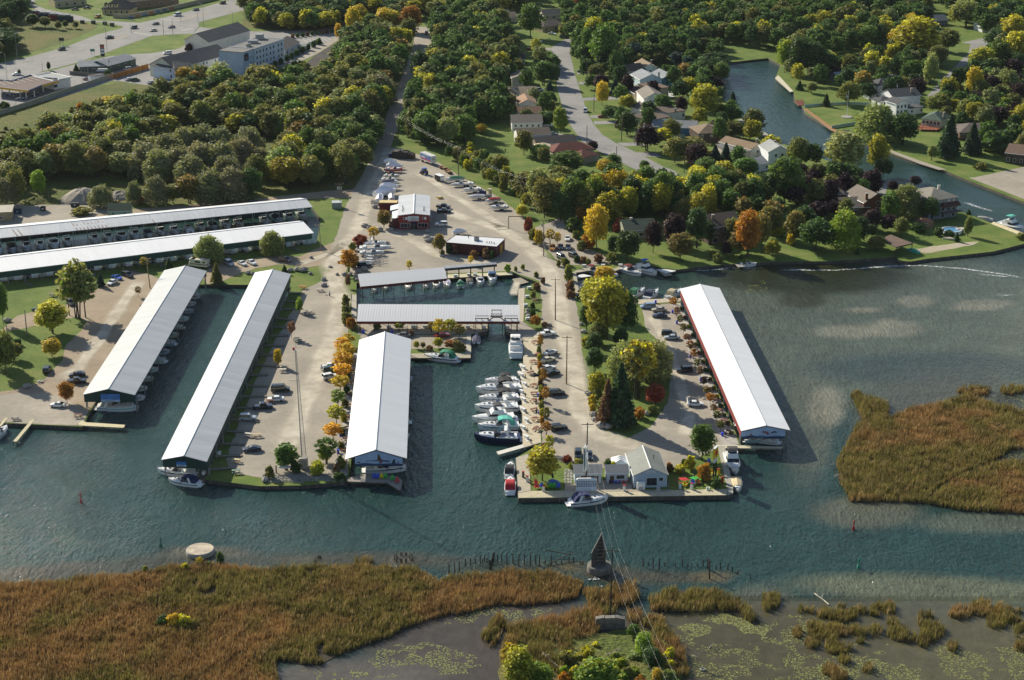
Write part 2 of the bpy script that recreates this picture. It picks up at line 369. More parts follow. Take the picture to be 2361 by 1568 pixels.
sheet('bare_soil',tl(1,0,(430,610),(560,500),(840,345),(835,470),(780,560),(700,620),(560,612)),.07,'soil',3,.6)
sheet('gravel_lot',[(-60,772),(0,762),(40,728),(120,708),(175,700),(215,672),(250,650),(262,638),(300,625),(345,632),(384,655),(300,795),(207,945),(190,982),(0,973),(-60,972),(-60,910),(30,900),(95,880),(125,850),(145,830),(150,800),(190,760),(200,742),(180,732),(110,742),(60,757)],.03,'dirt')
sheet('gravel_lot',[(-60,920),(20,908),(110,906),(160,925),(203,948),(190,982),(0,973),(-60,971)],.05,'gravel',2,.5)
sheet('gravel_lane',[(470,645),(482,608),(500,602),(560,600),(620,590),(690,592),(740,570),(775,555),(772,600),(750,610),(700,618),(672,612),(640,610),(590,618),(545,634),(505,652),(478,655)],.03,'dirt')
sheet('gravel_lane',[(-200,548),(0,521),(130,512),(238,492),(262,486),(590,459),(700,446),(815,433),(822,443),(803,457),(712,459),(590,470),(262,505),(0,534),(-200,556)],.03,'dirt')
sheet('gravel_yard',[(-200,500),(0,478),(60,465),(120,448),(150,430),(215,425),(240,455),(262,486),(238,492),(130,512),(0,521),(-200,548)],.028,'gravel',3,.8)
sheet('gravel_road',[(953,62),(985,62),(1000,95),(978,148),(955,195),(930,262),(919,292),(900,340),(883,392),(868,430),(850,470),(835,520),(825,560),(800,620),(790,660),(770,640),(752,610),(757,590),(775,545),(795,480),(812,445),(835,405),(864,342),(890,270),(905,227),(933,162),(955,97)],.045,'gravel',3,.3)
sheet('gravel_lot',[(690,690),(700,668),(752,642),(765,650),(790,672),(803,760),(800,800),(803,1095),(780,1104),(640,1108),(540,1092),(522,1060),(548,985),(588,880),(632,790)],.03,'gravel')
sheet('gravel_lot',[(845,432),(880,365),(905,345),(985,360),(1060,405),(1150,455),(1200,495),(1240,540),(1258,590),(1305,612),(1318,628),(1326,690),(1338,760),(1360,970),(1400,1005),(1372,1012),(1340,1045),(1250,1045),(1249,810),(1250,700),(1245,648),(1180,625),(1030,630),(820,646),(806,630),(815,560),(835,505)],.032,'gravel')
sheet('gravel_lot',[(1252,1010),(1360,985),(1392,1006),(1440,1016),(1500,985),(1540,930),(1550,850),(1530,800),(1492,760),(1475,705),(1560,700),(1690,1020),(1650,1036),(1600,1062),(1550,1078),(1470,1082),(1330,1078),(1290,1062),(1252,1044)],.036,'gravel')
sheet('gravel_lot',[(832,772),(1085,772),(1085,800),(950,805),(836,805)],.033,'gravel',2,.3)
sheet('gravel_lot',tl(2,1,(150,560),(440,440),(560,600),(640,700),(1000,860),(700,880),(470,870),(330,740),(220,700)),.034,'gravel',3,.4)
def strip(name,left,right,z,mat): return sheet(name,left+right[::-1],z,mat,4,.12)
street=tl(2,0,(490,362),(362,442),(398,700),(432,870),(475,1030),(555,1180),(640,1300),(780,1385),(985,1490),(1180,1585))+tl(2,1,(1400,60),(1560,130),(1650,175)),tl(2,0,(560,358),(530,470),(582,690),(642,880),(698,1050),(755,1150),(832,1240),(955,1320),(1160,1412),(1390,1535))+tl(2,1,(1500,10),(1590,80),(1668,140))
strip('street',street[0],street[1],.05,'asphalt')
strip('street',tl(3,0,(1780,395),(1868,405),(1848,490),(1700,640),(1590,740),(1520,830),(1470,885),(1560,935),(1690,1010),(1790,1030)),tl(3,0,(2045,340),(2040,400),(2000,445),(1885,520),(1822,620),(1792,700),(1690,815),(1705,900),(1750,960),(1830,1010)),.05,'asphalt')
strip('street',tl(3,0,(1040,680),(1190,690),(1400,690)),tl(3,0,(1100,740),(1190,752),(1400,720)),.05,'asphalt')
sheet('highway',tl(0,0,(-400,690),(0,585),(310,515),(620,430),(900,318),(1120,262),(1140,245),(1000,212),(700,190),(330,92),(230,0),(150,-60),(420,-60),(290,30),(420,85),(740,148),(860,190),(1100,200),(1290,212),(1650,130),(2200,-20),(2500,-60),(2900,-60),(2361,66),(1838,205),(1830,245),(1780,312),(1640,316),(1400,332),(930,502),(700,582),(380,662),(0,790),(-400,880)),.05,'asphalt',5,.15)
sheet('asphalt_lot',tl(0,0,(370,668),(480,652),(700,592),(1000,522),(1240,500),(1400,492),(1640,452),(1790,380),(1815,340),(1780,312),(1840,250),(2100,280),(2361,292),(2900,275),(3150,230),(3140,330),(2960,440),(2700,590),(2500,690),(2200,730),(1700,745),(1540,805),(1300,780),(1120,752),(1040,745),(640,875),(0,1045),(-300,1100),(-300,770),(0,720)),.055,'asphalt',5,.2)
sheet('driveway',tl(1,0,(150,672),(360,560),(640,400),(790,320),(800,345),(560,500),(380,580),(180,690)),.062,'gravel',4,.1)
for a in (tl(2,0,(160,440),(365,440),(362,465),(250,470)),tl(2,0,(600,640),(740,640),(740,680),(600,685)),tl(2,0,(615,755),(735,755),(735,780),(615,780)),tl(2,0,(640,905),(1060,880),(1080,915),(645,930)),
          tl(2,0,(722,1065),(1180,1060),(1190,1085),(725,1090)),tl(2,0,(752,1118),(1100,1112),(1130,1130),(760,1150)),tl(2,0,(965,1318),(1150,1315),(1280,1340),(1030,1350)),tl(2,0,(1120,1405),(1330,1410),(1380,1450),(1200,1445)),
          tl(2,0,(280,1230),(420,1225),(560,1255),(640,1262),(600,1300),(330,1275)),tl(2,0,(1960,1330),(2060,1330),(2080,1370),(1980,1380)),tl(3,1,(690,145),(1050,110),(1110,130),(1080,230),(760,225))):
 sheet('driveway',a,.058,'asphalt',4,.15)
sheet('promenade',tl(3,1,(1900,70),(2361,-30),(2500,-30),(2500,300),(2361,270),(1850,70)),.03,'gravel',4,.1)
sheet('beach',tl(3,1,(1340,735),(1500,705),(1700,680),(1950,660),(1900,690),(1600,745),(1450,770),(1400,755)),.03,'sand',2,.4)
sheet('scrub_ground',[(1230,1500),(1300,1480),(1400,1475),(1480,1490),(1540,1530),(1560,1620),(1200,1640),(1190,1560)],WATER+.52,'lawn',2,.6) if False else None
def track(name,pts,w,z=.075):
 c=pw(pts);V=[];F=[];A=[]
 dense=[]
 for a,b in zip(c,c[1:]):
  m=max(1,int((b-a).length/3));dense+=[a.lerp(b,q/m) for q in range(m)]
 dense.append(c[-1])
 for k,p in enumerate(dense):
  d=(dense[min(k+1,len(dense)-1)]-dense[max(k-1,0)]).normalized();nrm=Vector((-d.y,d.x,0))
  for q,a in ((-1,0),(-.45,.9),(.45,.9),(1,0)):
   ww=w/2*(1+.15*math.sin(k*.7));V.append(tuple(p+nrm*q*ww+Vector((0,0,z))));A.append(a if 1<k<len(dense)-2 else 0)
 for k in range(len(dense)-1):
  for q in range(3):F.append((k*4+q,k*4+q+1,k*4+5+q,k*4+4+q))
 me=bpy.data.meshes.new(name);me.from_pydata(V,[],F);me.materials.append(M['track']);vflt(me,'a',A);struct(ob(name,me))
track('wheel_track',[(905,335),(875,400),(850,460),(820,530),(795,570),(765,605),(770,645),(785,690),(770,760),(740,840),(705,920),(670,1010),(640,1070)],9)
track('wheel_track',[(640,610),(700,606),(760,585),(800,560)],5)
track('wheel_track',[(1180,690),(1195,640)],3)
track('wheel_track',[(1010,480),(1060,500),(1160,530),(1225,575),(1265,620),(1285,690),(1305,780),(1330,880),(1340,960),(1375,1000),(1440,1025),(1520,1035)],9)
track('wheel_track',[(830,520),(900,535),(960,560),(1010,590),(1080,605),(1160,610)],6)
track('wheel_track',[(960,395),(1000,420),(1060,460),(1110,490),(1170,530)],6)
track('wheel_track',[(330,640),(290,690),(230,780),(180,850),(110,890)],6)
track('wheel_track',[(1500,720),(1530,780),(1560,860),(1590,960),(1570,1020)],5)
def paint_line(name,pts,w,z=.062):
 c=pw(pts);mb=MB()
 for a,b in zip(c,c[1:]):
  d=(b-a).normalized();n=Vector((-d.y,d.x,0))*w/2
  mb.add([a-n+Vector((0,0,z)),b-n+Vector((0,0,z)),b+n+Vector((0,0,z)),a+n+Vector((0,0,z))],[(0,1,2,3)])
 return struct(mb.build(name,M['linepaint']))
M['linepaint']=m_plain('road_paint',(.62,.6,.52),.8,0,.35,1)
M['yellowpaint']=m_plain('yellow_road_paint',(.5,.3,.08),.8,0,.3,1)
for a,b in (((1240,302),(1400,325)),((1480,180),(1650,192)),((1670,285),(1780,262))):paint_line('stop_line',tl(0,0,a,b),.6)
f=T(0,0)
for k in range(9):
 x0=60+k*130;paint_line('lane_line',[f(x0,640-k*36),f(x0+55,625-k*36)],.25)
o=paint_line('centre_line',tl(0,0,(930,400),(1180,325)),.5);o.data.materials[0]=M['yellowpaint']
o=paint_line('centre_line',tl(0,0,(1650,190),(1930,110)),.6);o.data.materials[0]=M['yellowpaint']
for k in range(6):paint_line('parking_line',tl(1,0,(430+k*45,365-k*3),(480+k*45,390-k*3)),.3)
MARSH=[[(-60,1350),(120,1346),(190,1335),(330,1326),(390,1308),(430,1308),(505,1308),(600,1316),(720,1308),(830,1308),(960,1314),(975,1326),(1010,1345),(1040,1332),(1180,1320),(1270,1324),(1320,1338),(1345,1350),(1330,1378),(1280,1392),(1200,1398),(1150,1395),(1080,1414),(1010,1424),(930,1450),(900,1470),(840,1487),(780,1512),(740,1533),(690,1532),(640,1522),(632,1542),(645,1580),(600,1640),(-60,1640)],
         [(1495,1382),(1560,1362),(1650,1368),(1720,1398),(1752,1440),(1735,1440),(1690,1410),(1600,1412),(1500,1410)],
         [(1345,1365),(1395,1360),(1460,1350),(1475,1380),(1450,1400),(1400,1400),(1355,1395)],
         [(1310,1420),(1370,1395),(1390,1430),(1375,1470),(1330,1480),(1290,1475),(1250,1480),(1180,1475),(1165,1450),(1200,1440)],
         [(1170,1470),(1260,1465),(1380,1465),(1470,1450),(1540,1480),(1580,1530),(1560,1600),(1480,1660),(1180,1660),(1150,1560),(1160,1500)],
         [(1110,1470),(1150,1420),(1165,1440),(1150,1480),(1130,1495)],
         [(1968,925),(2010,920),(2048,935),(2046,968),(2100,946),(2160,935),(2230,915),(2300,938),(2400,960),(2400,1030),(2330,1038),(2290,1066),(2210,1098),(2160,1126),(2130,1160),(2040,1158),(1960,1158),(1935,1108),(1928,1068),(1955,1020),(1975,985),(1990,975)],
         [(2400,1050),(2290,1074),(2225,1098),(2170,1132),(2135,1162),(2220,1178),(2400,1188)]]
for k,pts in enumerate(MARSH):
 struct(MB().prism(rough_edge(pw(pts,WATER),1.5,.5),WATER-.5,WATER+(.12 if k!=4 else .5)).build('marsh_ground',M['mud' if k!=4 else 'meadow']))
def loft(mb,secs,mi=0,cap=True):
 n=len(secs[0]);vs=[p for s in secs for p in s];fs=[]
 for k in range(len(secs)-1):
  for i in range(n-1):fs.append((k*n+i,k*n+i+1,(k+1)*n+i+1,(k+1)*n+i))
 if cap:fs+=[tuple(range(n-1,-1,-1)),tuple((len(secs)-1)*n+i for i in range(n))]
 return mb.add(vs,fs,mi)
def pm(mb,name,mat): return mb.mesh(name,M[mat])
def car_proto(key,L,W,prof,cab,roofz,bed=None,van=False):
 """prof: (x, z) of the body top line from tail to nose; cab: x of rear base, rear top, front top, front base"""
 h=W/2;body=MB();secs=[]
 for x,z in prof:
  e=.88 if abs(x)>L/2-.25 else 1
  secs.append([(x,-h*e,.32),(x,-h*e,z-.12),(x,-h*e+.1,z),(x,h*e-.1,z),(x,h*e,z-.12),(x,h*e,.32),(x,-h*e,.32)])
 loft(body,secs);parts=[('body',pm(body,'body','paint'),0,None)]
 x0,x1,x2,x3=cab;zb=max(z for x,z in prof if x0-.1<=x<=x3+.1)-.04 if not van else .95
 g=MB().hexa([(x0,-h+.06,zb),(x3,-h+.06,zb),(x3,h-.06,zb),(x0,h-.06,zb)],[(x1,-h+.2,roofz-.05),(x2,-h+.2,roofz-.05),(x2,h-.2,roofz-.05),(x1,h-.2,roofz-.05)])
 parts.append(('glass_cabin',pm(g,'glass_cabin','glass'),None,None))
 r=MB().hexa([(x1-.06,-h+.16,roofz-.07),(x2+.06,-h+.16,roofz-.07),(x2+.06,h-.16,roofz-.07),(x1-.06,h-.16,roofz-.07)],[(x1+.1,-h+.24,roofz),(x2-.08,-h+.24,roofz),(x2-.08,h-.24,roofz),(x1+.1,h-.24,roofz)])
 for sy in (-1,1):
  for xa,xb in ((x0,x1),(x3,x2),((x0+x3)/2,(x1+x2)/2)):
   r.tube((xa,sy*(h-.05),zb),(xb,sy*(h-.19),roofz-.04),.045,.045,4)
 parts.append(('roof',pm(r,'roof','paint'),0,None))
 if bed:
  b=MB().box((bed[0]+bed[1])/2,0,prof[1][1]-.02,bed[1]-bed[0],W-.3,.05);parts.append(('truck_bed',pm(b,'truck_bed','black'),None,None))
 for sx in (-1,1):
  for sy in (-1,1):
   w=MB().tube((sx*L*.31,sy*(h-.2),.34),(sx*L*.31,sy*(h+.02),.34),.34,.34,10);k=len(parts)
   parts.append(('wheel',pm(w,'wheel','tyre'),None,None))
   parts.append(('rim',pm(MB().tube((sx*L*.31,sy*(h-.02),.34),(sx*L*.31,sy*(h+.03),.34),.2,.2,8),'rim','rim'),None,k))
 zl=.68
 for sy in (-1,1):
  parts.append(('headlight',pm(MB().box(L/2-.06,sy*h*.62,zl,.14,.38,.16),'headlight','light_white'),None,None))
  parts.append(('tail_light',pm(MB().box(-L/2+.06,sy*h*.68,zl+.1,.14,.26,.2),'tail_light','light_red'),None,None))
 PROTO[key]=parts
car_proto('sedan',4.8,1.84,[(-2.4,.75),(-2.3,.98),(-1.5,1.04),(-.2,.98),(.9,.98),(1.9,.86),(2.3,.76),(2.4,.62)],(-1.75,-.95,.25,1.05),1.46)
car_proto('coupe',4.4,1.78,[(-2.2,.72),(-2.1,.92),(-1.4,.96),(.6,.94),(1.7,.82),(2.1,.72),(2.2,.6)],(-1.6,-.7,.15,.9),1.36)
car_proto('suv',4.75,1.92,[(-2.37,.8),(-2.32,1.08),(-1.5,1.12),(1.0,1.1),(2.0,1.02),(2.3,.9),(2.37,.7)],(-2.3,-2.05,.4,1.05),1.8)
car_proto('minivan',4.95,1.95,[(-2.47,.8),(-2.42,1.02),(-1.5,1.06),(1.2,1.02),(2.1,.86),(2.4,.74),(2.47,.62)],(-2.38,-2.15,.55,1.55),1.76)
car_proto('pickup',5.5,1.98,[(-2.75,.8),(-2.7,1.1),(-.75,1.12),(1.35,1.1),(2.4,1.02),(2.7,.9),(2.75,.7)],(-.85,-.7,.55,1.25),1.84,bed=(-2.6,-.95))
car_proto('van',5.4,2.0,[(-2.7,.8),(-2.66,1.2),(-1.5,1.22),(1.4,1.2),(2.3,1.05),(2.6,.9),(2.7,.7)],(-2.62,-2.5,1.0,1.75),2.15)
def hull_secs(L,W,free,bowrise,n=9,fine=.5):
 out=[]
 for k in range(n+1):
  u=k/n;x=-L/2+L*u
  hw=W/2*(1-max(0,(u-fine)/(1-fine))**2.2*.97)*(.93+.07*min(1,u*4));z=free+bowrise*max(0,u-.35)**1.4
  rake=L*.07*max(0,u-.8)/.2
  out.append((x,hw,z,rake))
 return out
def hull_mesh(L,W,free,bowrise,stripe=True,fine=.5):
 S=hull_secs(L,W,free,bowrise,fine=fine);h=MB();secs=[]
 for x,hw,z,rk in S:
  c=hw*.86
  secs.append([(x-rk,0,-.35+.3*(x>L*.38)),(x-rk*.7,-c,-.05),(x,-hw,z*.55),(x,-hw,z),(x,hw,z),(x,hw,z*.55),(x-rk*.7,c,-.05),(x-rk,0,-.35+.3*(x>L*.38))])
 loft(h,secs);sts=[]
 for sy in (-1,1):
  q=[];st=MB();sts.append(st)
  for x,hw,z,rk in S[:-1]:q.append([(x,sy*(hw+.015),z*.62),(x,sy*(hw+.015),z*.82)])
  for a,b in zip(q,q[1:]):st.add([a[0],b[0],b[1],a[1]],[(0,1,2,3) if sy<0 else (3,2,1,0)])
 return h,sts,S
def deck_mesh(S,x0,x1,rise,inset=.12):
 d=MB();secs=[]
 for x,hw,z,rk in S:
  if x<x0-.01 or x>x1+.01:continue
  w=max(.02,hw-inset);r=rise*math.sin(math.pi*min(1,max(0,(x-x0)/(x1-x0)))**.6) if rise else 0
  secs.append([(x,-w,z+.01),(x,-w*.75,z+.05+r*.8),(x,0,z+.06+r),(x,w*.75,z+.05+r*.8),(x,w,z+.01)])
 loft(d,secs,cap=False); return d
def wind(L,W,x,z,ln,ht,hw):
 return MB().hexa([(x-ln,-hw,z),(x+ln*.55,-hw*.72,z),(x+ln*.55,hw*.72,z),(x-ln,hw,z)],[(x-ln,-hw*.9,z+ht),(x-ln*.15,-hw*.62,z+ht),(x-ln*.15,hw*.62,z+ht),(x-ln,hw*.9,z+ht)])
def rail(S,x0):
 r=MB();pts=[[],[]]
 for x,hw,z,rk in S:
  if x<x0:continue
  for k,sy in enumerate((-1,1)):
   p=(x,sy*max(.05,hw-.1),z+.62);pts[k].append(p);r.tube((p[0],p[1],z),p,.022,.022,4)
 for q in pts:r.path(q,.025,4)
 r.tube(pts[0][-1],pts[1][-1],.025,.025,4); return r
def cruiser(key,L=10.0,W=3.3,canopy=True,tall=False):
 h,st,S=hull_mesh(L,W,1.15,.75);A=[]
 A+=[('hull',pm(h,'hull','gel'),0,None),*[('hull_stripe',pm(q,'hull_stripe','gel'),2,0) for q in st]]
 A+=[('foredeck',pm(deck_mesh(S,L*.02,L*.46,.38),'foredeck','gel'),3,None)]
 for xx in (.16,.27):A.append(('hatch',pm(MB().box(L*xx,0,1.78+(.16-xx)*.3,.6 if xx<.2 else .4,.6 if xx<.2 else .4,.05),'hatch','glass'),None,3))
 A+=[('side_window',pm(MB().box(L*.1,s*(W/2-.02),1.02,L*.2,.06,.18),'side_window','glass'),None,0) for s in (-1,1)]
 c=MB().box(-L*.2,0,.62,L*.44,W*.82,.2);A.append(('cockpit_floor',pm(c,'cockpit_floor','canvas'),4,None))
 s=MB().box(-L*.4,0,1.0,L*.06,W*.7,.5).box(-L*.06,W*.22,1.05,.6,.7,.6).box(-L*.06,-W*.22,1.05,.6,.7,.6).box(-L*.26,W*.32,.95,L*.2,.5,.45)
 A.append(('seats',pm(s,'seats','gel'),3,None))
 for sy in (-1,1):A.append(('coaming',pm(MB().box(-L*.22,sy*(W/2-.14),1.2,L*.46,.26,.28),'coaming','gel'),3,None))
 A.append(('windshield',pm(wind(L,W,L*.02,1.55,L*.1,.62,W*.42),'windshield','glass'),None,None))
 ar=MB()
 for sy in (-1,1):ar.hexa([(-L*.3,sy*W*.46-.05,1.25),(-L*.24,sy*W*.46-.05,1.25),(-L*.24,sy*W*.46+.05,1.25),(-L*.3,sy*W*.46+.05,1.25)],[(-L*.22,sy*W*.4-.05,2.75),(-L*.16,sy*W*.4-.05,2.75),(-L*.16,sy*W*.4+.05,2.75),(-L*.22,sy*W*.4+.05,2.75)])
 ar.box(-L*.19,0,2.78,L*.07,W*.86,.12);A.append(('radar_arch',pm(ar,'radar_arch','gel'),3,None))
 if canopy:
  t=MB();q=[]
  for x,z in ((-L*.3,2.72),(-L*.22,2.98),(-L*.1,3.02),(L*.01,2.72)):
   q.append([(x,-W*.43,z-.22),(x,-W*.36,z),(x,W*.36,z),(x,W*.43,z-.22)])
  loft(t,q,cap=False);A.append(('canopy',pm(t,'canopy','canvas'),1,None))
  if tall:
   b=MB().hexa([(-L*.42,-W*.44,1.2),(-L*.28,-W*.45,1.2),(-L*.28,W*.45,1.2),(-L*.42,W*.44,1.2)],[(-L*.33,-W*.42,2.55),(-L*.26,-W*.43,2.65),(-L*.26,W*.43,2.65),(-L*.33,W*.42,2.55)])
   A.append(('cockpit_curtain',pm(b,'cockpit_curtain','canvas'),1,None))
 A.append(('swim_platform',pm(MB().box(-L/2-.4,0,.35,.9,W*.82,.1),'swim_platform','gel'),3,None))
 A.append(('bow_rail',pm(rail(S,L*.08),'bow_rail','steel'),None,None));PROTO[key]=A
cruiser('cruiser');cruiser('cruiser_curtain',tall=True);cruiser('cruiser_open',9.5,3.2,canopy=False)
def flybridge(key,L=11.5,W=3.8):
 h,st,S=hull_mesh(L,W,1.4,.8)
 A=[('hull',pm(h,'hull','gel'),0,None),*[('hull_stripe',pm(q,'hull_stripe','gel'),2,0) for q in st],('foredeck',pm(deck_mesh(S,L*.02,L*.46,.3),'foredeck','gel'),3,None)]
 cb=MB().hexa([(-L*.3,-W*.42,1.3),(L*.16,-W*.4,1.5),(L*.16,W*.4,1.5),(-L*.3,W*.42,1.3)],[(-L*.3,-W*.38,2.7),(L*.04,-W*.34,2.7),(L*.04,W*.34,2.7),(-L*.3,W*.38,2.7)])
 A.append(('cabin',pm(cb,'cabin','gel'),3,None))
 w=MB().hexa([(-L*.1,-W*.425,1.85),(L*.135,-W*.392,1.85),(L*.135,W*.392,1.85),(-L*.1,W*.425,1.85)],[(-L*.1,-W*.4,2.45),(L*.085,-W*.37,2.45),(L*.085,W*.37,2.45),(-L*.1,W*.4,2.45)])
 A.append(('cabin_window',pm(w,'cabin_window','glass'),None,4))
 fb=MB().hexa([(-L*.22,-W*.4,2.72),(L*.07,-W*.36,2.72),(L*.07,W*.36,2.72),(-L*.22,W*.4,2.72)],[(-L*.2,-W*.4,3.3),(L*.0,-W*.36,3.5),(L*.0,W*.36,3.5),(-L*.2,W*.4,3.3)])
 A.append(('flybridge',pm(fb,'flybridge','gel'),3,None))
 A.append(('bridge_windshield',pm(wind(L,W,-L*.03,3.4,L*.05,.5,W*.33),'bridge_windshield','glass'),None,6))
 t=MB();q=[]
 for x,z in ((-L*.2,4.7),(-L*.14,4.9),(-L*.04,4.9),(L*.01,4.7)):q.append([(x,-W*.36,z-.16),(x,-W*.3,z),(x,W*.3,z),(x,W*.36,z-.16)])
 loft(t,q,cap=False);A.append(('canopy',pm(t,'canopy','canvas'),1,None))
 ps=MB()
 for sx in (-.19,.0):
  for sy in (-1,1):ps.tube((L*sx,sy*W*.35,3.3),(L*sx,sy*W*.34,4.75),.03,.03,4)
 A.append(('canopy_frame',pm(ps,'canopy_frame','steel'),None,None))
 A.append(('aft_deck',pm(MB().box(-L*.39,0,.95,L*.2,W*.86,.15).box(-L*.47,0,1.3,L*.04,W*.84,.6),'aft_deck','gel'),3,None))
 A.append(('swim_platform',pm(MB().box(-L/2-.45,0,.4,1.0,W*.85,.12),'swim_platform','gel'),3,None))
 A.append(('bow_rail',pm(rail(S,L*.06),'bow_rail','steel'),None,None));PROTO[key]=A
flybridge('flybridge')
def runabout(key,cover,L=6.2,W=2.35):
 h,st,S=hull_mesh(L,W,.8,.35,fine=.4)
 A=[('hull',pm(h,'hull','gel'),0,None),*[('hull_stripe',pm(q,'hull_stripe','gel'),2,0) for q in st],('foredeck',pm(deck_mesh(S,L*.12,L*.46,.14),'foredeck','gel'),3,None)]
 if cover:
  d=MB();secs=[]
  for x,hw,z,rk in S:
   u=(x+L/2)/L
   if u>.86:continue
   r=.55*math.sin(math.pi*min(1,u*1.12))**.8
   secs.append([(x,-hw-.03,z-.1),(x,-hw*.8,z+.1+r*.35),(x,0,z+.1+r),(x,hw*.8,z+.1+r*.35),(x,hw+.03,z-.1)])
  loft(d,secs);A.append(('boat_cover',pm(d,'boat_cover','canvas'),1,None))
 else:
  A.append(('cockpit_floor',pm(MB().box(-L*.12,0,.78,L*.6,W*.74,.1),'cockpit_floor','canvas'),4,None))
  A.append(('seats',pm(MB().box(-L*.34,0,.95,L*.1,W*.7,.34).box(-L*.02,W*.2,1.0,.5,.5,.45).box(-L*.02,-W*.2,1.0,.5,.5,.45),'seats','gel'),3,None))
  A.append(('windshield',pm(wind(L,W,L*.1,1.0,L*.1,.42,W*.4),'windshield','glass'),None,None))
 A.append(('outdrive',pm(MB().box(-L/2-.3,0,.3,.5,.45,.6),'outdrive','black'),None,None))
 A.append(('swim_platform',pm(MB().box(-L/2-.2,0,.28,.5,W*.8,.08),'swim_platform','gel'),3,None));PROTO[key]=A
runabout('runabout',False);runabout('runabout_covered',True);runabout('speedboat',False,9.0,2.5)
def wrapped():
 L,W=8.5,2.8;h,st,S=hull_mesh(L,W,1.1,.6);d=MB();secs=[]
 for x,hw,z,rk in S:
  u=(x+L/2)/L;r=1.5*(math.sin(math.pi*min(1,u*1.0+.12))**.7)*(1 if .2<u<.6 else .72)
  secs.append([(x,-hw-.04,z-.25),(x,-hw*.7,z+r*.5),(x,0,z+.1+r),(x,hw*.7,z+r*.5),(x,hw+.04,z-.25)])
 loft(d,secs);PROTO['wrapped']=[('hull',pm(h,'hull','gel'),0,None),('shrink_wrap',pm(d,'shrink_wrap','gel'),1,None)]
wrapped()
def trailer():
 f=MB()
 for sy in (-1,1):f.box(-.4,sy*.75,.55,5.2,.1,.12);f.tube((2.2,sy*.75,.55),(3.9,0,.5),.05,.05,4);f.box(-.6,sy*.45,.75,3.6,.15,.1)
 for x in (-2.6,-.8,1.0):f.box(x,0,.55,.1,1.5,.1)
 A=[('frame',pm(f,'frame','steel'),None,None)]
 for sy in (-1,1):
  for x in (-1.4,-.6):A.append(('wheel',pm(MB().tube((x,sy*.85,.32),(x,sy*1.08,.32),.32,.32,9),'wheel','tyre'),None,None))
  A.append(('mudguard',pm(MB().box(-1.0,sy*.97,.72,1.7,.26,.05),'mudguard','gel'),None,None))
 A.append(('winch_post',pm(MB().tube((2.9,0,.5),(2.7,0,1.3),.05,.05,4),'winch_post','steel'),None,None));PROTO['trailer']=A
trailer()
def picnic():
 A=[('tabletop',pm(MB().box(0,0,.75,1.9,.8,.06),'tabletop','wood'),0,None)]
 for s in (-1,1):A.append(('bench',pm(MB().box(0,s*.72,.45,1.9,.3,.05),'bench','wood'),0,None))
 for s in (-1,1):
  l=MB()
  for q in (-1,1):l.tube((s*.65,q*.75,0),(s*.65,q*.25,.73),.05,.05,4)
  l.box(s*.65,0,.4,.06,1.5,.09);A.append(('leg_frame',pm(l,'leg_frame','wood'),0,None))
 PROTO['picnic']=A
picnic()
def hextable():
 A=[('tabletop',pm(MB().lathe([(.75,.72),(.75,.78)],8),'tabletop','wood'),0,None)]
 for k in range(4):
  a=k*math.pi/2;A.append(('bench',pm(MB().box(math.cos(a)*1.05,math.sin(a)*1.05,.44,.3,1.0,.06,a),'bench','wood'),0,None))
  A.append(('leg',pm(MB().tube((math.cos(a)*1.0,math.sin(a)*1.0,0),(math.cos(a)*.45,math.sin(a)*.45,.73),.05,.05,4),'leg','wood'),0,None))
 PROTO['hextable']=A
hextable()
def adir():
 A=[('seat',pm(MB().hexa([(-.35,-.32,.25),(.4,-.32,.38),(.4,.32,.38),(-.35,.32,.25)],[(-.35,-.32,.3),(.4,-.32,.43),(.4,.32,.43),(-.35,.32,.3)]),'seat','plastic'),0,None)]
 for k in range(5):
  y=(k-2)*.135;A.append(('back_slat',pm(MB().hexa([(-.36,y-.06,.28),(-.32,y-.06,.28),(-.32,y+.06,.28),(-.36,y+.06,.28)],[(-.66,y-.06,1.05-abs(k-2)*.06),(-.62,y-.06,1.05-abs(k-2)*.06),(-.62,y+.06,1.05-abs(k-2)*.06),(-.66,y+.06,1.05-abs(k-2)*.06)]),'back_slat','plastic'),0,None))
 for s in (-1,1):
  A.append(('armrest',pm(MB().box(0,s*.4,.6,.85,.15,.04),'armrest','plastic'),0,None));A.append(('leg',pm(MB().box(.38,s*.38,.3,.1,.05,.6),'leg','plastic'),0,None));A.append(('leg',pm(MB().box(-.3,s*.38,.3,.1,.05,.6),'leg','plastic'),0,None))
 PROTO['deckchair']=A
adir()
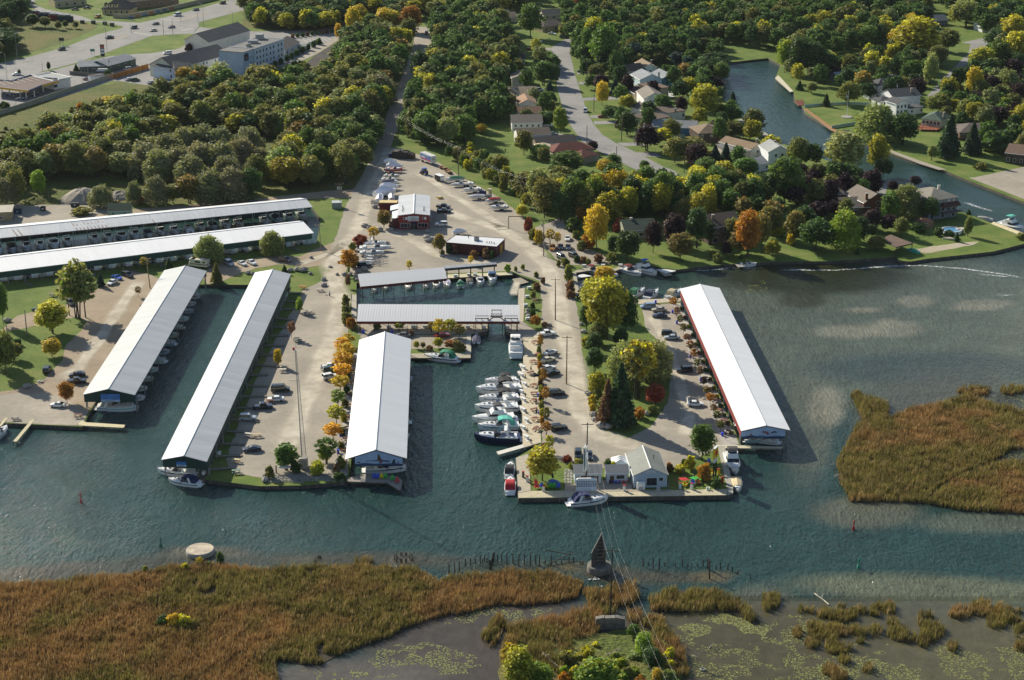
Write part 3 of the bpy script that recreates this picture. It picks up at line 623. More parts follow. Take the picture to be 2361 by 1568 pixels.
def person():
 import bmesh as _b
 def body(key,reach):
  J=[(0,0,1.0),(0,0,1.25),(.02,0,1.45),(.03,0,1.56),(.04,0,1.68),(0,.1,.95),(.06,.11,.5),(0,.11,.06),(.12,.11,.03),(0,-.1,.95),(-.06,-.11,.5),(-.14,-.11,.06),(-.02,-.11,.03),(0,.2,1.42),(.04,.27,1.15),(.12+reach,.25,.92+reach),(0,-.2,1.42),(.02,-.27,1.15),(.1,-.26,.92)]
  E=[(0,1),(1,2),(2,3),(3,4),(0,5),(5,6),(6,7),(7,8),(0,9),(9,10),(10,11),(11,12),(2,13),(13,14),(14,15),(2,16),(16,17),(17,18)]
  rad=[.15,.14,.16,.06,.11,.1,.065,.045,.04,.1,.065,.045,.04,.065,.045,.035,.065,.045,.035]
  me=bpy.data.meshes.new('body');me.from_pydata(J,E,[]);o=bpy.data.objects.new('tmp',me);COL.objects.link(o)
  sk=o.modifiers.new('s','SKIN');o.modifiers.new('u','SUBSURF').levels=1
  if not me.skin_vertices:me.skin_vertices.new()
  for v,r_ in zip(me.skin_vertices[0].data,rad):v.radius=(r_,r_)
  me.skin_vertices[0].data[0].use_root=True
  dg=bpy.context.evaluated_depsgraph_get();m2=bpy.data.meshes.new_from_object(o.evaluated_get(dg));bpy.data.objects.remove(o)
  m2.materials.clear();m2.materials.append(M['canvas']); return m2
 for key,reach in (('person',0),('person_reach',.25)):
  b=body(key,reach)
  PROTO[key]=[('body',b,0,None),('trousers',pm(MB().lathe([(.19,.85),(.2,1.02)],8).tube((0,.11,.12),(.0,.1,.95),.1,.14,8).tube((-.1,-.11,.12),(0,-.1,.95),.1,.14,8),'trousers','canvas'),1,None),('hair',pm(MB().ell((.02,0,1.74),(.12,.12,.09),8,4),'hair','canvas'),2,None),
                      ('face',pm(MB().ell((.1,0,1.66),(.06,.08,.1),7,5),'face','canvas'),3,None),('hand',pm(MB().ell((.12,-.26,.86),(.05,.03,.08),6,4),'hand','canvas'),3,None)]
person()
def roof_slope(name,a,b,c,d,mat,parent,th=.14):
 """a-b the eave, d-c the ridge above it; sheets run up the slope"""
 a,b,c,d=map(Vector,(a,b,c,d));dn=Vector((0,0,-th))
 mb=MB().hexa([a+dn,b+dn,c+dn,d+dn],[a,b,c,d]);me=mb.mesh(name,M[mat])
 uv=me.uv_layers.new(name='UVMap');u=(b-a).normalized();w=(d-a).length
 for lp in me.loops:
  p=Vector(me.vertices[lp.vertex_index].co)-a;uv.data[lp.index].uv=(p.dot(u),(p-u*p.dot(u)).length)
 return ob(name,me,parent)
def shed(name,label,bl,br,fl,fr,he,rise,mats,wallc,bands=(0,0,0,0),ridge=.5,posts=0,group=None):
 """corners of the eaves in the picture; bands: wall depth on left, front, right, back; slopes: left, right"""
 BL,BR,FL,FR_=(P(*q,he) for q in (bl,br,fl,fr));t=thing(name,label,'boat shed',(0,0,0),0,group)
 RB=BL.lerp(BR,ridge)+Vector((0,0,rise));RF=FL.lerp(FR_,ridge)+Vector((0,0,rise));up=Vector((0,0,.16))
 roof_slope('roof_slope',BL+up,FL+up,RF+up,RB+up,mats[0],t);roof_slope('roof_slope',FR_+up,BR+up,RB+up,RF+up,mats[1],t)
 rc=MB().tube(RB+up*1.1,RF+up*1.1,.16,.16,6);rc.build('ridge_cap',M['white'],t)
 cen=(BL+BR+FL+FR_)/4
 def inn(p,k=.02): return p.lerp(Vector((cen.x,cen.y,p.z)),k)
 for nm,a,b,d,pk in (('wall_panel',BL,FL,bands[0],None),('gable_wall',FL,FR_,bands[1],RF),('wall_panel',FR_,BR,bands[2],None),('gable_wall',BR,BL,bands[3],RB)):
  a,b=inn(a,.012),inn(b,.012);o=(cen-a.lerp(b,.5));o.z=0;o=o.normalized()*.15
  if d or pk:
   lo=[a-Vector((0,0,d)),b-Vector((0,0,d))];hi=[b,a] if pk is None else [b,inn(pk,.012),a]
   ring=lo+hi;n=len(ring);mb=MB().add(ring+[p+o for p in ring],[tuple(range(n)),tuple(range(2*n-1,n-1,-1))]+[(i,n+i,n+(i+1)%n,(i+1)%n) for i in range(n)])
   mb.build(nm,M['siding_v'],t,wallc)
 for a,b,k in ((BL,FL,posts),(BR,FR_,posts)):
  for q in range(k):
   p=inn(a.lerp(b,(q+.15)/(k-.7) if k>1 else .5),.03)
   MB().box(p.x,p.y,(he+WATER-1.5)/2,.22,.22,he-WATER+1.4).build('post',M['steel'],t)
 for q in (FL,FR_,BL,BR):
  p=inn(q,.035);MB().box(p.x,p.y,(he+WATER-1.5)/2,.24,.24,he-WATER+1.4).build('post',M['steel'],t)
 for k in range(3,int((FL-BL).length),9):
  u=k/(FL-BL).length;a,b=inn(BL.lerp(FL,u),.02),inn(BR.lerp(FR_,u),.02);MB().tube(a-Vector((0,0,.1)),b-Vector((0,0,.1)),.09,.09,4).build('truss',M['steel'],t)
 return t,(BL,BR,FL,FR_,RB,RF)
M['siding_v']=siding('sheet_siding',.5,.7,0)
GREEN=C('1f3f38');RED=C('6e2420')
s1,k1=shed('boat_shed','green boat shed with grey roof beside the dirt lane, blue sign on its gable',(379,624),(477,626),(191,911),(311,912),4.8,1.75,('roof_dull','roof_grey'),GREEN,(1.6,2.3,.3,1.6),posts=12)
s2,k2=shed('boat_shed','green boat shed with bright white left roof slope, cruiser with navy canopy at its end',(588,629),(671,633),(372,1061),(477,1066),4.8,1.35,('roof_white','roof_grey'),GREEN,(.6,2.3,2.4,1.5),posts=16)  # right slope in greyer metal: its turn from the sun put into colour
s3,k3=shed('boat_shed','wide white-roofed boat shed with painted mural gable beside the yellow locust trees',(828,785),(948,783),(796,1060),(938,1058),4.5,2.5,('roof_white','roof_white_shaded'),C('3a4750'),(0,0,.5,.4),posts=10)  # right slope in the dimmer white, painting in its less lit side
s5,k5=shed('boat_shed','red-sided boat shed with white roof standing in the open bay',(1567.5,667),(1659,665),(1709,995),(1822,993),4.3,1.45,('roof_white','roof_white'),C('7d2a24'),(1.9,0,.25,.6),posts=14)
s8,k8=shed('boat_shed','long narrow boat shed with rust-streaked grey roof next to the wood',(-120,562),(-152,536),(721,478),(693,457),4.2,1.3,('roof_pale','roof_white'),GREEN,(0,.2,0,0),posts=26)  # greyer near slope, white far slope: sun side painted into the metals
s9,k9=shed('boat_shed','long boat shed with white roof and dark green side behind the caravan',(-160,648),(-200,614),(724,538),(690,510),4.4,1.0,('roof_white','roof_white'),C('24483f'),(2.0,.9,0,0),ridge=.72,posts=24)
def rust(t,a,b,c,d,u0,u1,n):
 for k in range(n):
  u=u0+(u1-u0)*(k+.5)/n;w=(u1-u0)/n*.3
  q=[a.lerp(b,u-w/2),a.lerp(b,u+w/2),d.lerp(c,u+w/2*.5),d.lerp(c,u-w/2*.5)]
  q[2]=q[1].lerp(q[2],random.uniform(.55,.95));q[3]=q[0].lerp(q[3],random.uniform(.55,.95));z=Vector((0,0,.19))
  MB().add([p+z for p in q],[(0,1,2,3)]).build('rust_streak',M['rust'],t)
M['rust']=m_plain('rust',(.26,.15,.10),.9,0,.4,2)
rust(s8,k8[0],k8[2],k8[5],k8[4],.335,.425,9);rust(s8,k8[0],k8[2],k8[5],k8[4],.175,.2,2);rust(s8,k8[0],k8[2],k8[5],k8[4],.545,.555,1)
def gable_frame(FL,FR_,u,z):
 x=(FR_-FL);x.z=0;x.normalize();n=Vector((x.y,-x.x,0));p=FL.lerp(FR_,u);p.z=z
 m=Matrix((x,Vector((0,0,1)),-n*-1)).transposed().to_4x4();m.translation=p+n*.06; return m
def panel(parent,m,w,h,mat,name='sign_panel',color=None,off=0.0,x=0,y=0,th=.06):
 return_=MB().box(0,0,0,w,h,th).build(name,M[mat],parent,color);return_.matrix_local=m@Matrix.Translation((x,y,off)); return return_
m=gable_frame(k1[2],k1[3],.525,4.05);sg=tag(panel(None,m,5.2,2.3,'plastic','sign_board',C('4a7fc4')),'blue and white banner on the gable of the leftmost green shed','sign')
panel(sg,Matrix.Identity(4),5.1,.62,'plastic','sign_band',C('a9bcd6'),.05,0,-.8)
for k,(x,y,w) in enumerate(((-1.3,.85,1.8),(1.5,.35,1.6),(1.3,-.3,1.9),(-1.5,0,1.2))):panel(sg,Matrix.Identity(4),w,.22,'plastic','print_line',C('3a5a86'),.05,x,y)
text('MARINA  STORAGE  SERVICE',.22,M['black'],sg,Matrix.Translation((0,-.8,.1)))
m=gable_frame(k2[2],k2[3],.44,4.0);sg=tag(panel(None,m,2.6,1.25,'plastic','sign_board',C('3f78b8')),'small blue banner on the gable above the cruiser with navy canopy','sign')
panel(sg,Matrix.Identity(4),2.5,.42,'plastic','sign_band',C('c8d2e0'),.05,0,-.4);text('DOCKS',.4,M['black'],sg,Matrix.Translation((0,-.4,.1)))
def mural(FL,FR_,RF,he,label,low,lo_z,txt,figs,u0,u1):
 x=(FR_-FL);x.z=0;W=x.length;x.normalize();n=Vector((x.y,-x.x,0));m=Matrix((x,Vector((0,0,1)),n)).transposed().to_4x4()
 m.translation=FL+n*.12;m.translation.z=0
 t=thing('mural',label,'mural');t.matrix_world=m
 rz=RF.z;pk=W*.5;a0,a1=W*u0,W*u1
 def top(q): return he+(rz-he)*(1-abs(q-pk)/pk)-.15
 pts=[(a0,lo_z),(a1,lo_z),(a1,top(a1)),(pk,top(pk)),(a0,top(a0))]
 def poly(p,mat,col,z,nm):
  o=MB().prism(p,z-.03,z); return o.build(nm,M[mat],t,col)
 poly(pts,'wall',C('9db4d2'),.03,'painted_board')
 poly([(a0,lo_z),(a1,lo_z),(a1,lo_z+.55),(a1-2,lo_z+.8),(pk,lo_z+.65),(a0+2.5,lo_z+.95),(a0,lo_z+.7)],'wall',C('26466e'),.05,'painted_water')
 poly([(a0,lo_z),(a1,lo_z),(a1,lo_z+.3),(a0,lo_z+.3)],'wall',C('141b2c'),.07,'painted_band')
 for nm,col,p in figs:poly([(a0+q*(a1-a0),lo_z+r) for q,r in p],'wall',C(col),.08,nm)
 text(txt,.26,M['white'],t,Matrix.Translation((a0+(a1-a0)*.34,lo_z+.15,.1))); return t
mural(k3[2],k3[3],k3[5],4.5,'blue painted mural of anglers and a leaping bear on the wide shed',0,2.65,'"The Bear is Fishing, Beaver 10\'s Been Smoking!"',
      [('painted_figure','5a3626',[(.47,1.6),(.53,1.5),(.55,2.0),(.5,3.4),(.48,3.0)]),('painted_figure','4a3848',[(.2,1.3),(.28,1.45),(.5,1.45),(.54,1.75),(.45,1.65),(.25,1.55)]),('painted_figure','6b4a5e',[(.5,.7),(.56,.9),(.6,1.7),(.55,2.0),(.52,1.4)]),('painted_figure','4c4660',[(.56,1.3),(.72,1.1),(.74,1.5),(.62,1.65)]),('painted_figure','1c3646',[(.77,.8),(.85,.8),(.84,2.0),(.8,1.7)]),('painted_fish','7a3b3e',[(.88,.9),(.92,.8),(.94,1.1),(.9,1.15)]),('painted_boat','5d4b40',[(.03,1.0),(.12,.95),(.1,1.3),(.05,1.35)])],.16,.93)
mural(k5[2],k5[3],k5[5],4.3,'pale painted mural of a leaping orca and canoe on the red-sided shed',0,2.2,'"Don\'t be Fooled... Know the Rules!"',
      [('painted_orca','15202e',[(.66,1.4),(.74,1.7),(.82,1.65),(.76,2.2),(.7,1.95)]),('painted_figure','8a5a5c',[(.46,1.8),(.55,1.6),(.6,1.0),(.64,1.3),(.6,2.0),(.5,2.2)]),('painted_canoe','4a3c44',[(.12,.7),(.26,.9),(.28,1.2),(.2,1.0),(.13,.95)]),('painted_figure','7d5150',[(.2,1.0),(.24,1.0),(.235,1.6),(.21,1.6)]),('painted_wave','3c6a8a',[(.3,.5),(.42,1.0),(.55,.8),(.6,.45)]),('painted_boat','6c7f9a',[(.64,.6),(.86,.6),(.84,.85),(.68,.85)])],.0,.9)
def mono(name,label,tl_,tr,br_,bl_,zt,zb,mat,n,fasc,posts):
 A,B,Cc,D=P(*bl_,zb),P(*br_,zb),P(*tr,zt),P(*tl_,zt);t=thing(name,label,'boat shed')
 for k in range(n):
  u,v=k/n,(k+1)/n;e=Vector((0,0,.012 if k%2 else 0))
  roof_slope('roof_sheet',A.lerp(B,u)+e,A.lerp(B,v)+e,D.lerp(Cc,v)+e,D.lerp(Cc,u)+e,mat,t,.08)
 z=Vector((0,0,-.12));f=Vector((0,0,-.75))
 inw=(D-A);inw.z=0;inw.normalize();i1=inw*.12
 MB().hexa([A+z+f,B+z+f,B+z+f+i1,A+z+f+i1],[A+z,B+z,B+z+i1,A+z+i1]).build('fascia',M['wall'],t,fasc)
 MB().add([A+z+f,D+z+f,D+z,A+z,A+z+f+Vector((.1,0,0)),D+z+f+Vector((.1,0,0)),D+z+Vector((.1,0,0)),A+z+Vector((.1,0,0))],[(0,1,2,3),(7,6,5,4)]).build('end_wall',M['wall'],t,fasc)
 for k in range(posts):
  for a,b in ((A,B),(D,Cc)):
   p=a.lerp(b,(k+.2)/(posts-.6))+inw*(.4 if a is A else -.4);MB().box(p.x,p.y,(p.z-2.2)/2,.2,.2,p.z+2.0).build('post',M['wood'],t,C('4a4238'))
 return t
mono('boat_shed','red-trimmed boat shed with dull grey roof along the top of the inner basin',(825,632),(1024,616),(1031,642),(831,661),4.9,3.6,'roof_pale',34,RED,9)
mono('boat_shed','long red-trimmed shed with ribbed bright roof and the arched gate over the channel',(826,701),(1198,703),(1198,741),(823,741),5.6,3.5,'roof_rib',60,RED,12)
mono('boardwalk_shelter','narrow dark-roofed open shelter on posts over the floating slips',(1024,613),(1144,605),(1146,609),(1026,619),4.4,4.1,'roof_grey',10,C('2f3a3a'),5)
g=FR(1400,1040,3.279);gt=thing('arched_gate','dark timber gate arch with railed lookout over the channel through the ribbed shed','gate')
def gp(x,y,z): return P(*g(x,y),z)
GL,GR=P(1127,764,0),P(1163,764,0);gx=(GR-GL).normalized();gy=Vector((-gx.y,gx.x,0));dk=C('3b3c38')
def gl(a,b,c): return GL+gx*a+gy*b+Vector((0,0,c))
GW=(GR-GL).length
for a in (-.2,GW+.2):MB().box(*gl(a,0,1.7),.35,.35,5.4).build('gate_post',M['wood'],gt,dk)
for a,b in ((-.2,1.4),(GW+.2,GW-1.4)):MB().tube(gl(a,0,3.4),gl(b,0,4.6),.16,.16,4).build('brace',M['wood'],gt,dk)
MB().tube(gl(1.2,0,4.6),gl(GW-1.2,0,4.6),.2,.2,4).build('lintel',M['wood'],gt,dk)
for a,b in ((-4.2,0),(GW,GW+4.2)):
 MB().tube(gl(a,0,4.2),gl(b,0,4.2),.14,.14,4).build('side_beam',M['wood'],gt,dk);MB().tube(gl(a,.1,5.0),gl(b,.1,5.0),.1,.1,4).build('side_beam',M['wood'],gt,dk)
 for q in (a+.2,(a+b)/2,b-.2):MB().box(*gl(q,0,2.0),.2,.2,4.2).build('gate_post',M['wood'],gt,dk)
MB().box(*gl(GW/2,0,4.9),GW*.8,1.2,.15).build('lookout_floor',M['wood'],gt,dk)
for q in np.linspace(.9,GW-.9,7):MB().box(*gl(q,-.55,5.4),.12,.12,1.0).build('baluster',M['wood'],gt,dk)
MB().box(*gl(GW/2,-.55,5.9),GW-1.4,.12,.12).build('handrail',M['wood'],gt,dk)
for q in (1.0,GW-1.0):MB().box(*gl(q,0,5.9),.14,.14,2.0).build('sign_post',M['wood'],gt,dk)
MB().box(*gl(GW/2,0,6.95),GW-1.6,.3,.18).build('crossbeam',M['wood'],gt,dk)
def dock(name,label,pts,color='b7ad97',z=.1,th=.35,piles=0,cat='dock',group=None,mat='planks'):
 t=thing(name,label,cat,(0,0,0),0,group);w=[P(*q,0) for q in pts]
 MB().prism(w,z-th,z).build('deck',M[mat],t,C(color))
 n=len(w)
 for k in range(n):
  a,b=w[k],w[(k+1)%n];mb=MB().tube((a.x,a.y,z-.16),(b.x,b.y,z-.16),.13,.13,4);mb.build('edge_beam',M['wood'],t,C('6d655a'))
  if piles:
   m=max(1,int((b-a).length/5))
   for q in range(m):
    p=a.lerp(b,(q+.02)/m);MB().tube((p.x,p.y,-3),(p.x,p.y,z+(.0 if q%2 else .02)),.14,.14,6).build('pile',M['wood'],t,C('4d443a'))
 return t
t22= lambda *p:tl(2,2,*p)
dock('fuel_dock','long plank fuel dock with white edge in front of the small grey store',[(1196,1149),(1195,1138),(1225,1133),(1560,1131),(1676,1128.5),(1677,1142.5)],'c2b89c',.14)
dock('plank_dock','plank dock left of the small lawn with blue table, red canopy boat alongside',[(1190,1056),(1218,1047),(1224,1132),(1195.5,1137)],'b4ab99',.13)
dock('plank_dock','concrete-edged dock beside the white flybridge boat and the oil company sign',[(1655,1029),(1671,1029),(1690,1126),(1690,1138),(1678,1142),(1677,1128)],'aaa698',.13)
dock('plank_dock','bright dock across the end of the red-sided shed',[(1652,1026),(1805,1031),(1806,1035),(1655,1034)],'c9c1a6',.12,piles=1)
dock('patio_deck','grey timber patio with steps in front of the store and kiosks',t22((485,1400),(490,1330),(570,1325),(850,1300),(1100,1270),(1110,1385),(1440,1385),(1440,1300),(1448,1405)),'a59c8d',.16)
dock('boardwalk','wide plank boardwalk behind the row of white cruisers',[(1207,772),(1243,776),(1247,1021),(1206,1032),(1203,870),(1199,862),(1207,848)],'c6baa0',.12)
dock('finger_dock','white floating finger dock below the navy-hulled cruiser',[(1145,1042),(1206,1025),(1247,1011),(1248,1021),(1150,1049)],'dad6cc',.1)
z3=FR(1860,1460,4.356)
for k,(x,y) in enumerate(((1000,60),(970,190),(1030,350),(970,480),(1010,620),(1000,800),(1060,980),(1000,1110),(1060,1280))):
 dock('finger_dock',f'{ORD[k]} short white finger dock from the top along the cruiser boardwalk',[z3(x-60,y-70),z3(x-10,y-85),z3(x+60,y+50),z3(x+15,y+70)],'dcd8cc',.16,group='short finger docks of the cruiser boardwalk')
dock('plank_dock','weathered dock along the garden beside the cruiser with green canopy',[(947,816),(1085,814),(1085,826),(947,826)],'aea58f',.1)
dock('plank_dock','concrete dock strip beside the small boat with navy cover',[(1076,772),(1086,771),(1086,815),(1073,816)],'b7b1a2',.12)
dock('walkway','shaded walkway with dock boxes under the ribbed shed',[(826,746),(1126,746),(1126,763),(1086,770),(826,772)],'a39a8c',.08)
dock('walkway','grey walkway right of the arched gate',[(1166,744),(1205,742),(1245,770),(1243,792),(1207,786),(1180,770),(1166,764)],'a39b90',.08)
dock('plank_dock','pale plank dock on the right side of the inner basin',[(1196,667),(1210,664),(1207,742),(1194,742)],'b8ae98',.12)
dock('plank_dock','pale dock behind the open slips under the narrow shelter',[(1030,634),(1180,628),(1182,634),(1032,642)],'c9c0a4',.12)
dock('plank_dock','dock strip at the left end of the inner basin',[(812,680),(822,680),(822,745),(810,745)],'b3ab9b',.1)
dock('floating_platform','square grey float moored in the corner of the inner basin',tl(2,1,(5,990),(80,978),(155,1020),(50,1045)),'9d9684',-.55)
dock('plank_dock','pale plank dock jutting right from the gravel below the first green shed',tl(0,2,(715,785),(750,745),(800,762),(1155,785),(1140,812),(770,793)),'cfc5a0',.1,piles=1)
dock('finger_dock','long plank finger dock slanting down from the left gravel shore',tl(0,2,(120,938),(155,940),(325,735),(290,735)),'c5bb9b',.1,piles=1)
dock('finger_dock','short plank finger dock beside the boat cut by the left edge',tl(0,2,(-20,800),(10,800),(75,720),(50,718)),'c5bb9b',.1,piles=1)
dock('swim_platform','wooden dock below the mural of the wide shed with coloured chairs',tl(1,2,(830,1280),(1000,1238),(1310,1262),(1350,1302),(1330,1390),(1210,1318),(840,1308)),'9a938a',.12,piles=1)
dock('terrace','pale concrete terrace of picnic tables along the wide shed',[(776,1095),(800,1098),(832,815),(812,812),(800,900)],'c9c0ac',.07,mat='concrete')
dock('terrace','pale concrete terrace of picnic tables along the red-sided shed',[(1548,700),(1568,699),(1706,1030),(1668,1032)],'cfc6b0',.07,mat='concrete')
dock('plank_dock','dock with dock boxes at the head of the three moored cruisers',tl(2,1,(1085,1200),(1560,1185),(1560,1215),(1085,1245)),'bdb29a',.1)
dock('plank_dock','zigzag dock with white boxes along the north side of the inlet',tl(2,1,(575,935),(680,905),(840,890),(940,912),(1020,880),(1030,905),(945,935),(845,912),(590,948)),'b0a794',.1)
dock('boat_ramp','white boat ramp of sheet metal at the inlet shore',tl(2,1,(590,965),(650,945),(740,965),(600,982)),'e0ddd6',-.5,mat='white')
dock('plank_dock','dock strip on the left side of the inlet by the small blue boat',tl(2,1,(560,940),(590,945),(625,1150),(590,1160)),'aaa28f',.1)
dock('boat_ramp','pale wooden ramp under the flybridge boat with blue sunshade',tl(2,1,(1330,905),(1400,905),(1480,960),(1410,968)),'9a948a',-.3)
dock('boat_ramp','white sheet ramp on the north shore of the inlet',tl(2,1,(1330,912),(1500,898),(1510,925),(1420,945)),'e2dfd6',-.25,mat='white')
dock('plank_dock','small pale dock on the lawn with the flagpole',tl(3,0,(65,722),(95,695),(235,845),(205,850)),'d0c7b0',.12)
dock('plank_dock','red-brown platform on the canal bank below the flagpole',tl(3,0,(240,930),(320,922),(335,970),(280,978)),'6e3a2a',.15)
dock('plank_dock','curved brown boardwalk along the lawn of the flagpole',tl(3,0,(330,1010),(350,1000),(600,1180),(690,1225),(660,1240),(580,1200)),'a0774f',.12)
dock('plank_dock','grey canal dock right of the yellow-topped tree',tl(3,0,(1110,1400),(1130,1385),(1430,1495),(1650,1568),(1580,1568),(1400,1512)),'a49b8c',.12)
dock('plank_dock','pale dock beside the boat with teal sunshade',tl(3,1,(2055,498),(2080,480),(2400,600),(2380,625)),'d8cba2',.14)
dock('plank_dock','grey concrete canal wall walk below the white-gabled house',tl(2,0,(2080,1105),(2120,1098),(2361,1240),(2361,1280)),'a9a496',.1)
dock('boat_lift','small dark float dock in front of the brick-brown house',tl(2,1,(2055,860),(2120,850),(2150,890),(2090,895)),'9c9a94',.0)
a0,b0=P(672,668),P(480,1100)
for k in range(18):
 p=a0.lerp(b0,(k+.5)/18);L=random.uniform(4.5,8);ang=random.uniform(-.12,.2)+(-.35 if k%5==3 else 0);z=.3
 t=thing('dock_ramp',f'{ORD[k]} weathered timber ramp from the back along the second green shed','ramp',p+Vector((-.5,0,.22)),ang,'timber ramps on the bank of the second green shed')
 MB().box(L/2,0,0,L,.9,.12).build('deck',M['wood'],t,C('8d8678'));
 for s in (-1,1):MB().box(L/2,s*.5,.02,L,.12,.22).build('stringer',M['wood'],t,C('736b5e'))
a0,b0=P(386,662),P(215,935)
for k in range(9):
 p=a0.lerp(b0,(k+.8)/9.6);L=random.uniform(3.5,6)
 t=thing('dock_ramp',f'{ORD[k]} timber ramp from the back on the lane side of the first green shed','ramp',p+Vector((.4,0,.22)),math.pi+random.uniform(-.15,.1),'timber ramps on the lane side of the first green shed')
 MB().box(L/2,0,0,L,.9,.12).build('deck',M['wood'],t,C('968b78'))
 for s in (-1,1):MB().box(L/2,s*.5,.02,L,.12,.22).build('stringer',M['wood'],t,C('7b705f'))
a0,b0=P(20,660),P(715,570)
for k in range(9):
 p=a0.lerp(b0,(k+.4)/9);L=random.uniform(4,6)
 t=thing('dock_ramp',f'{ORD[k]} ramp from the left leaning to the long white-roofed shed','ramp',p+Vector((0,2.0,.25)),-1.0+random.uniform(-.5,.5),'ramps on the lawn of the long white-roofed shed')
 MB().box(L/2,0,0,L,.9,.12).build('deck',M['wood'],t,C('6f6a62'))
def window(parent,c,x,n,w,h,kind='glass2',frame=True):
 """x: along the wall, n: outward"""
 m=Matrix((x,Vector((0,0,1)),n)).transposed().to_4x4();m.translation=c
 f=MB().box(0,0,.02,w+.16,h+.16,.07).build('window',M['white'],parent);f.matrix_local=m
 MB().box(0,0,.07,w,h,.04).build('pane',M[kind],f); return f
FOOT=[]
def bldg(name,label,A,B,depth,h,roof='gable',axis='x',rise=1.8,wall='e8e4d8',rc='6b6258',wm='siding',win=(),side=(),over=.4,door=None,chim=None,cat='house',group=None,z0=0,parent=None,flat_rim=False):
 a,b=P(*A,0),P(*B,0);u=(b-a).normalized();W=(b-a).length;v=Vector((-u.y,u.x,0))
 t=parent or thing(name,label,cat,(0,0,0),0,group);wc=C(wall)
 def q(s,d,z): return a+u*s+v*d+Vector((0,0,z+z0))
 FOOT.append((q(W/2,depth/2,0),max(W,depth)/2))
 wl_=MB().hexa([q(0,0,-.2),q(W,0,-.2),q(W,depth,-.2),q(0,depth,-.2)],[q(0,0,h),q(W,0,h),q(W,depth,h),q(0,depth,h)])
 o=over
 if roof=='gable':
  if axis=='x':
   wl_.add([q(0,0,h),q(0,depth,h),q(0,depth/2,h+rise)],[(0,1,2)]);wl_.add([q(W,0,h),q(W,depth,h),q(W,depth/2,h+rise)],[(2,1,0)])
   k=rise/(depth/2);sl=[[q(-o,-o,h-o*k),q(W+o,-o,h-o*k),q(W+o,depth/2,h+rise),q(-o,depth/2,h+rise)],[q(W+o,depth+o,h-o*k),q(-o,depth+o,h-o*k),q(-o,depth/2,h+rise),q(W+o,depth/2,h+rise)]]
  else:
   wl_.add([q(0,0,h),q(W,0,h),q(W/2,0,h+rise)],[(0,1,2)]);wl_.add([q(0,depth,h),q(W,depth,h),q(W/2,depth,h+rise)],[(2,1,0)])
   k=rise/(W/2);sl=[[q(-o,depth+o,h-o*k),q(-o,-o,h-o*k),q(W/2,-o,h+rise),q(W/2,depth+o,h+rise)],[q(W+o,-o,h-o*k),q(W+o,depth+o,h-o*k),q(W/2,depth+o,h+rise),q(W/2,-o,h+rise)]]
  wl_.build('wall',M[wm],t,wc);up=Vector((0,0,.12))
  for s in sl:MB().hexa(s,[p+up for p in s]).build('roof_slope',M['shingle'],t,C(rc))
  for s in sl:MB().tube(s[0]+up*.4,s[1]+up*.4,.09,.09,4).build('gutter',M['white'],t)
 elif roof=='hip':
  wl_.build('wall',M[wm],t,wc);r=min(W,depth)/2;k=rise/r;e=h-o*k
  c4=[q(-o,-o,e),q(W+o,-o,e),q(W+o,depth+o,e),q(-o,depth+o,e)]
  if W>=depth:r1,r2=q(r,depth/2,h+rise),q(W-r,depth/2,h+rise)
  else:r1,r2=q(W/2,r,h+rise),q(W/2,depth-r,h+rise)
  fs=[[c4[0],c4[1],r2,r1],[c4[1],c4[2],r2],[c4[2],c4[3],r1,r2],[c4[3],c4[0],r1]] if W>=depth else [[c4[0],c4[1],r1],[c4[1],c4[2],r2,r1],[c4[2],c4[3],r2],[c4[3],c4[0],r1,r2]]
  for s in fs:
   n=len(s);up=Vector((0,0,.12));MB().add(s+[p+up for p in s],[tuple(range(n-1,-1,-1)),tuple(range(n,2*n))]+[(i,(i+1)%n,n+(i+1)%n,n+i) for i in range(n)]).build('roof_slope',M['shingle'],t,C(rc))
 else:
  wl_.build('wall',M[wm],t,wc);MB().hexa([q(-o,-o,h),q(W+o,-o,h),q(W+o,depth+o,h),q(-o,depth+o,h)],[q(-o,-o,h+.25),q(W+o,-o,h+.25),q(W+o,depth+o,h+.25+rise),q(-o,depth+o,h+.25+rise)]).build('roof_slab',M['shingle'],t,C(rc))
  if flat_rim:
   for p0,p1 in ((q(-o,-o,h+.35),q(W+o,-o,h+.35)),(q(W+o,-o,h+.35),q(W+o,depth+o,h+.35+rise)),(q(-o,depth+o,h+.35+rise),q(W+o,depth+o,h+.35+rise)),(q(-o,-o,h+.35),q(-o,depth+o,h+.35+rise))):MB().tube(p0,p1,.2,.2,4).build('parapet',M['white'],t)
 for s,z,w,hh in win:window(t,q(W*s,-.01,z),u,-v,w,hh)
 for s,z,w,hh in side:window(t,q(W+.01,depth*s,z),v,u,w,hh)
 if door is not None:
  m=Matrix((u,Vector((0,0,1)),-v)).transposed().to_4x4();m.translation=q(W*door,-.02,1.0)
  d=MB().box(0,0,.02,1.0,2.1,.08).build('door',M['wood'],t,C('5b4a3a'));d.matrix_local=m;MB().box(.36,0,.1,.08,.12,.06).build('handle',M['steel'],d)
 if chim:
  p=q(W*chim[0],depth*chim[1],h+rise*.6);ch=MB().box(p.x,p.y,p.z+.3,.9,.8,2.4).build('chimney',M['brick'],t,C(chim[2] if len(chim)>2 else '8a7f72'));MB().box(p.x,p.y,p.z+1.56,1.05,.95,.12).build('chimney_cap',M['concrete'],ch)
 t['_u']=tuple(u);t['_v']=tuple(v);t['_a']=tuple(a)
 del t['_u'],t['_v'],t['_a']
 return t,q,u,v,W
def row(n,z,w,h,s0=.12,s1=.88): return [(s0+(s1-s0)*k/max(1,n-1),z,w,h) for k in range(n)]
H0= lambda x,y:T(2,0)(x,y)
def hs(i,j,A,B,*a,**k):f=T(i,j); return bldg('house',a[0],f(*A),f(*B),*a[1:],**k)
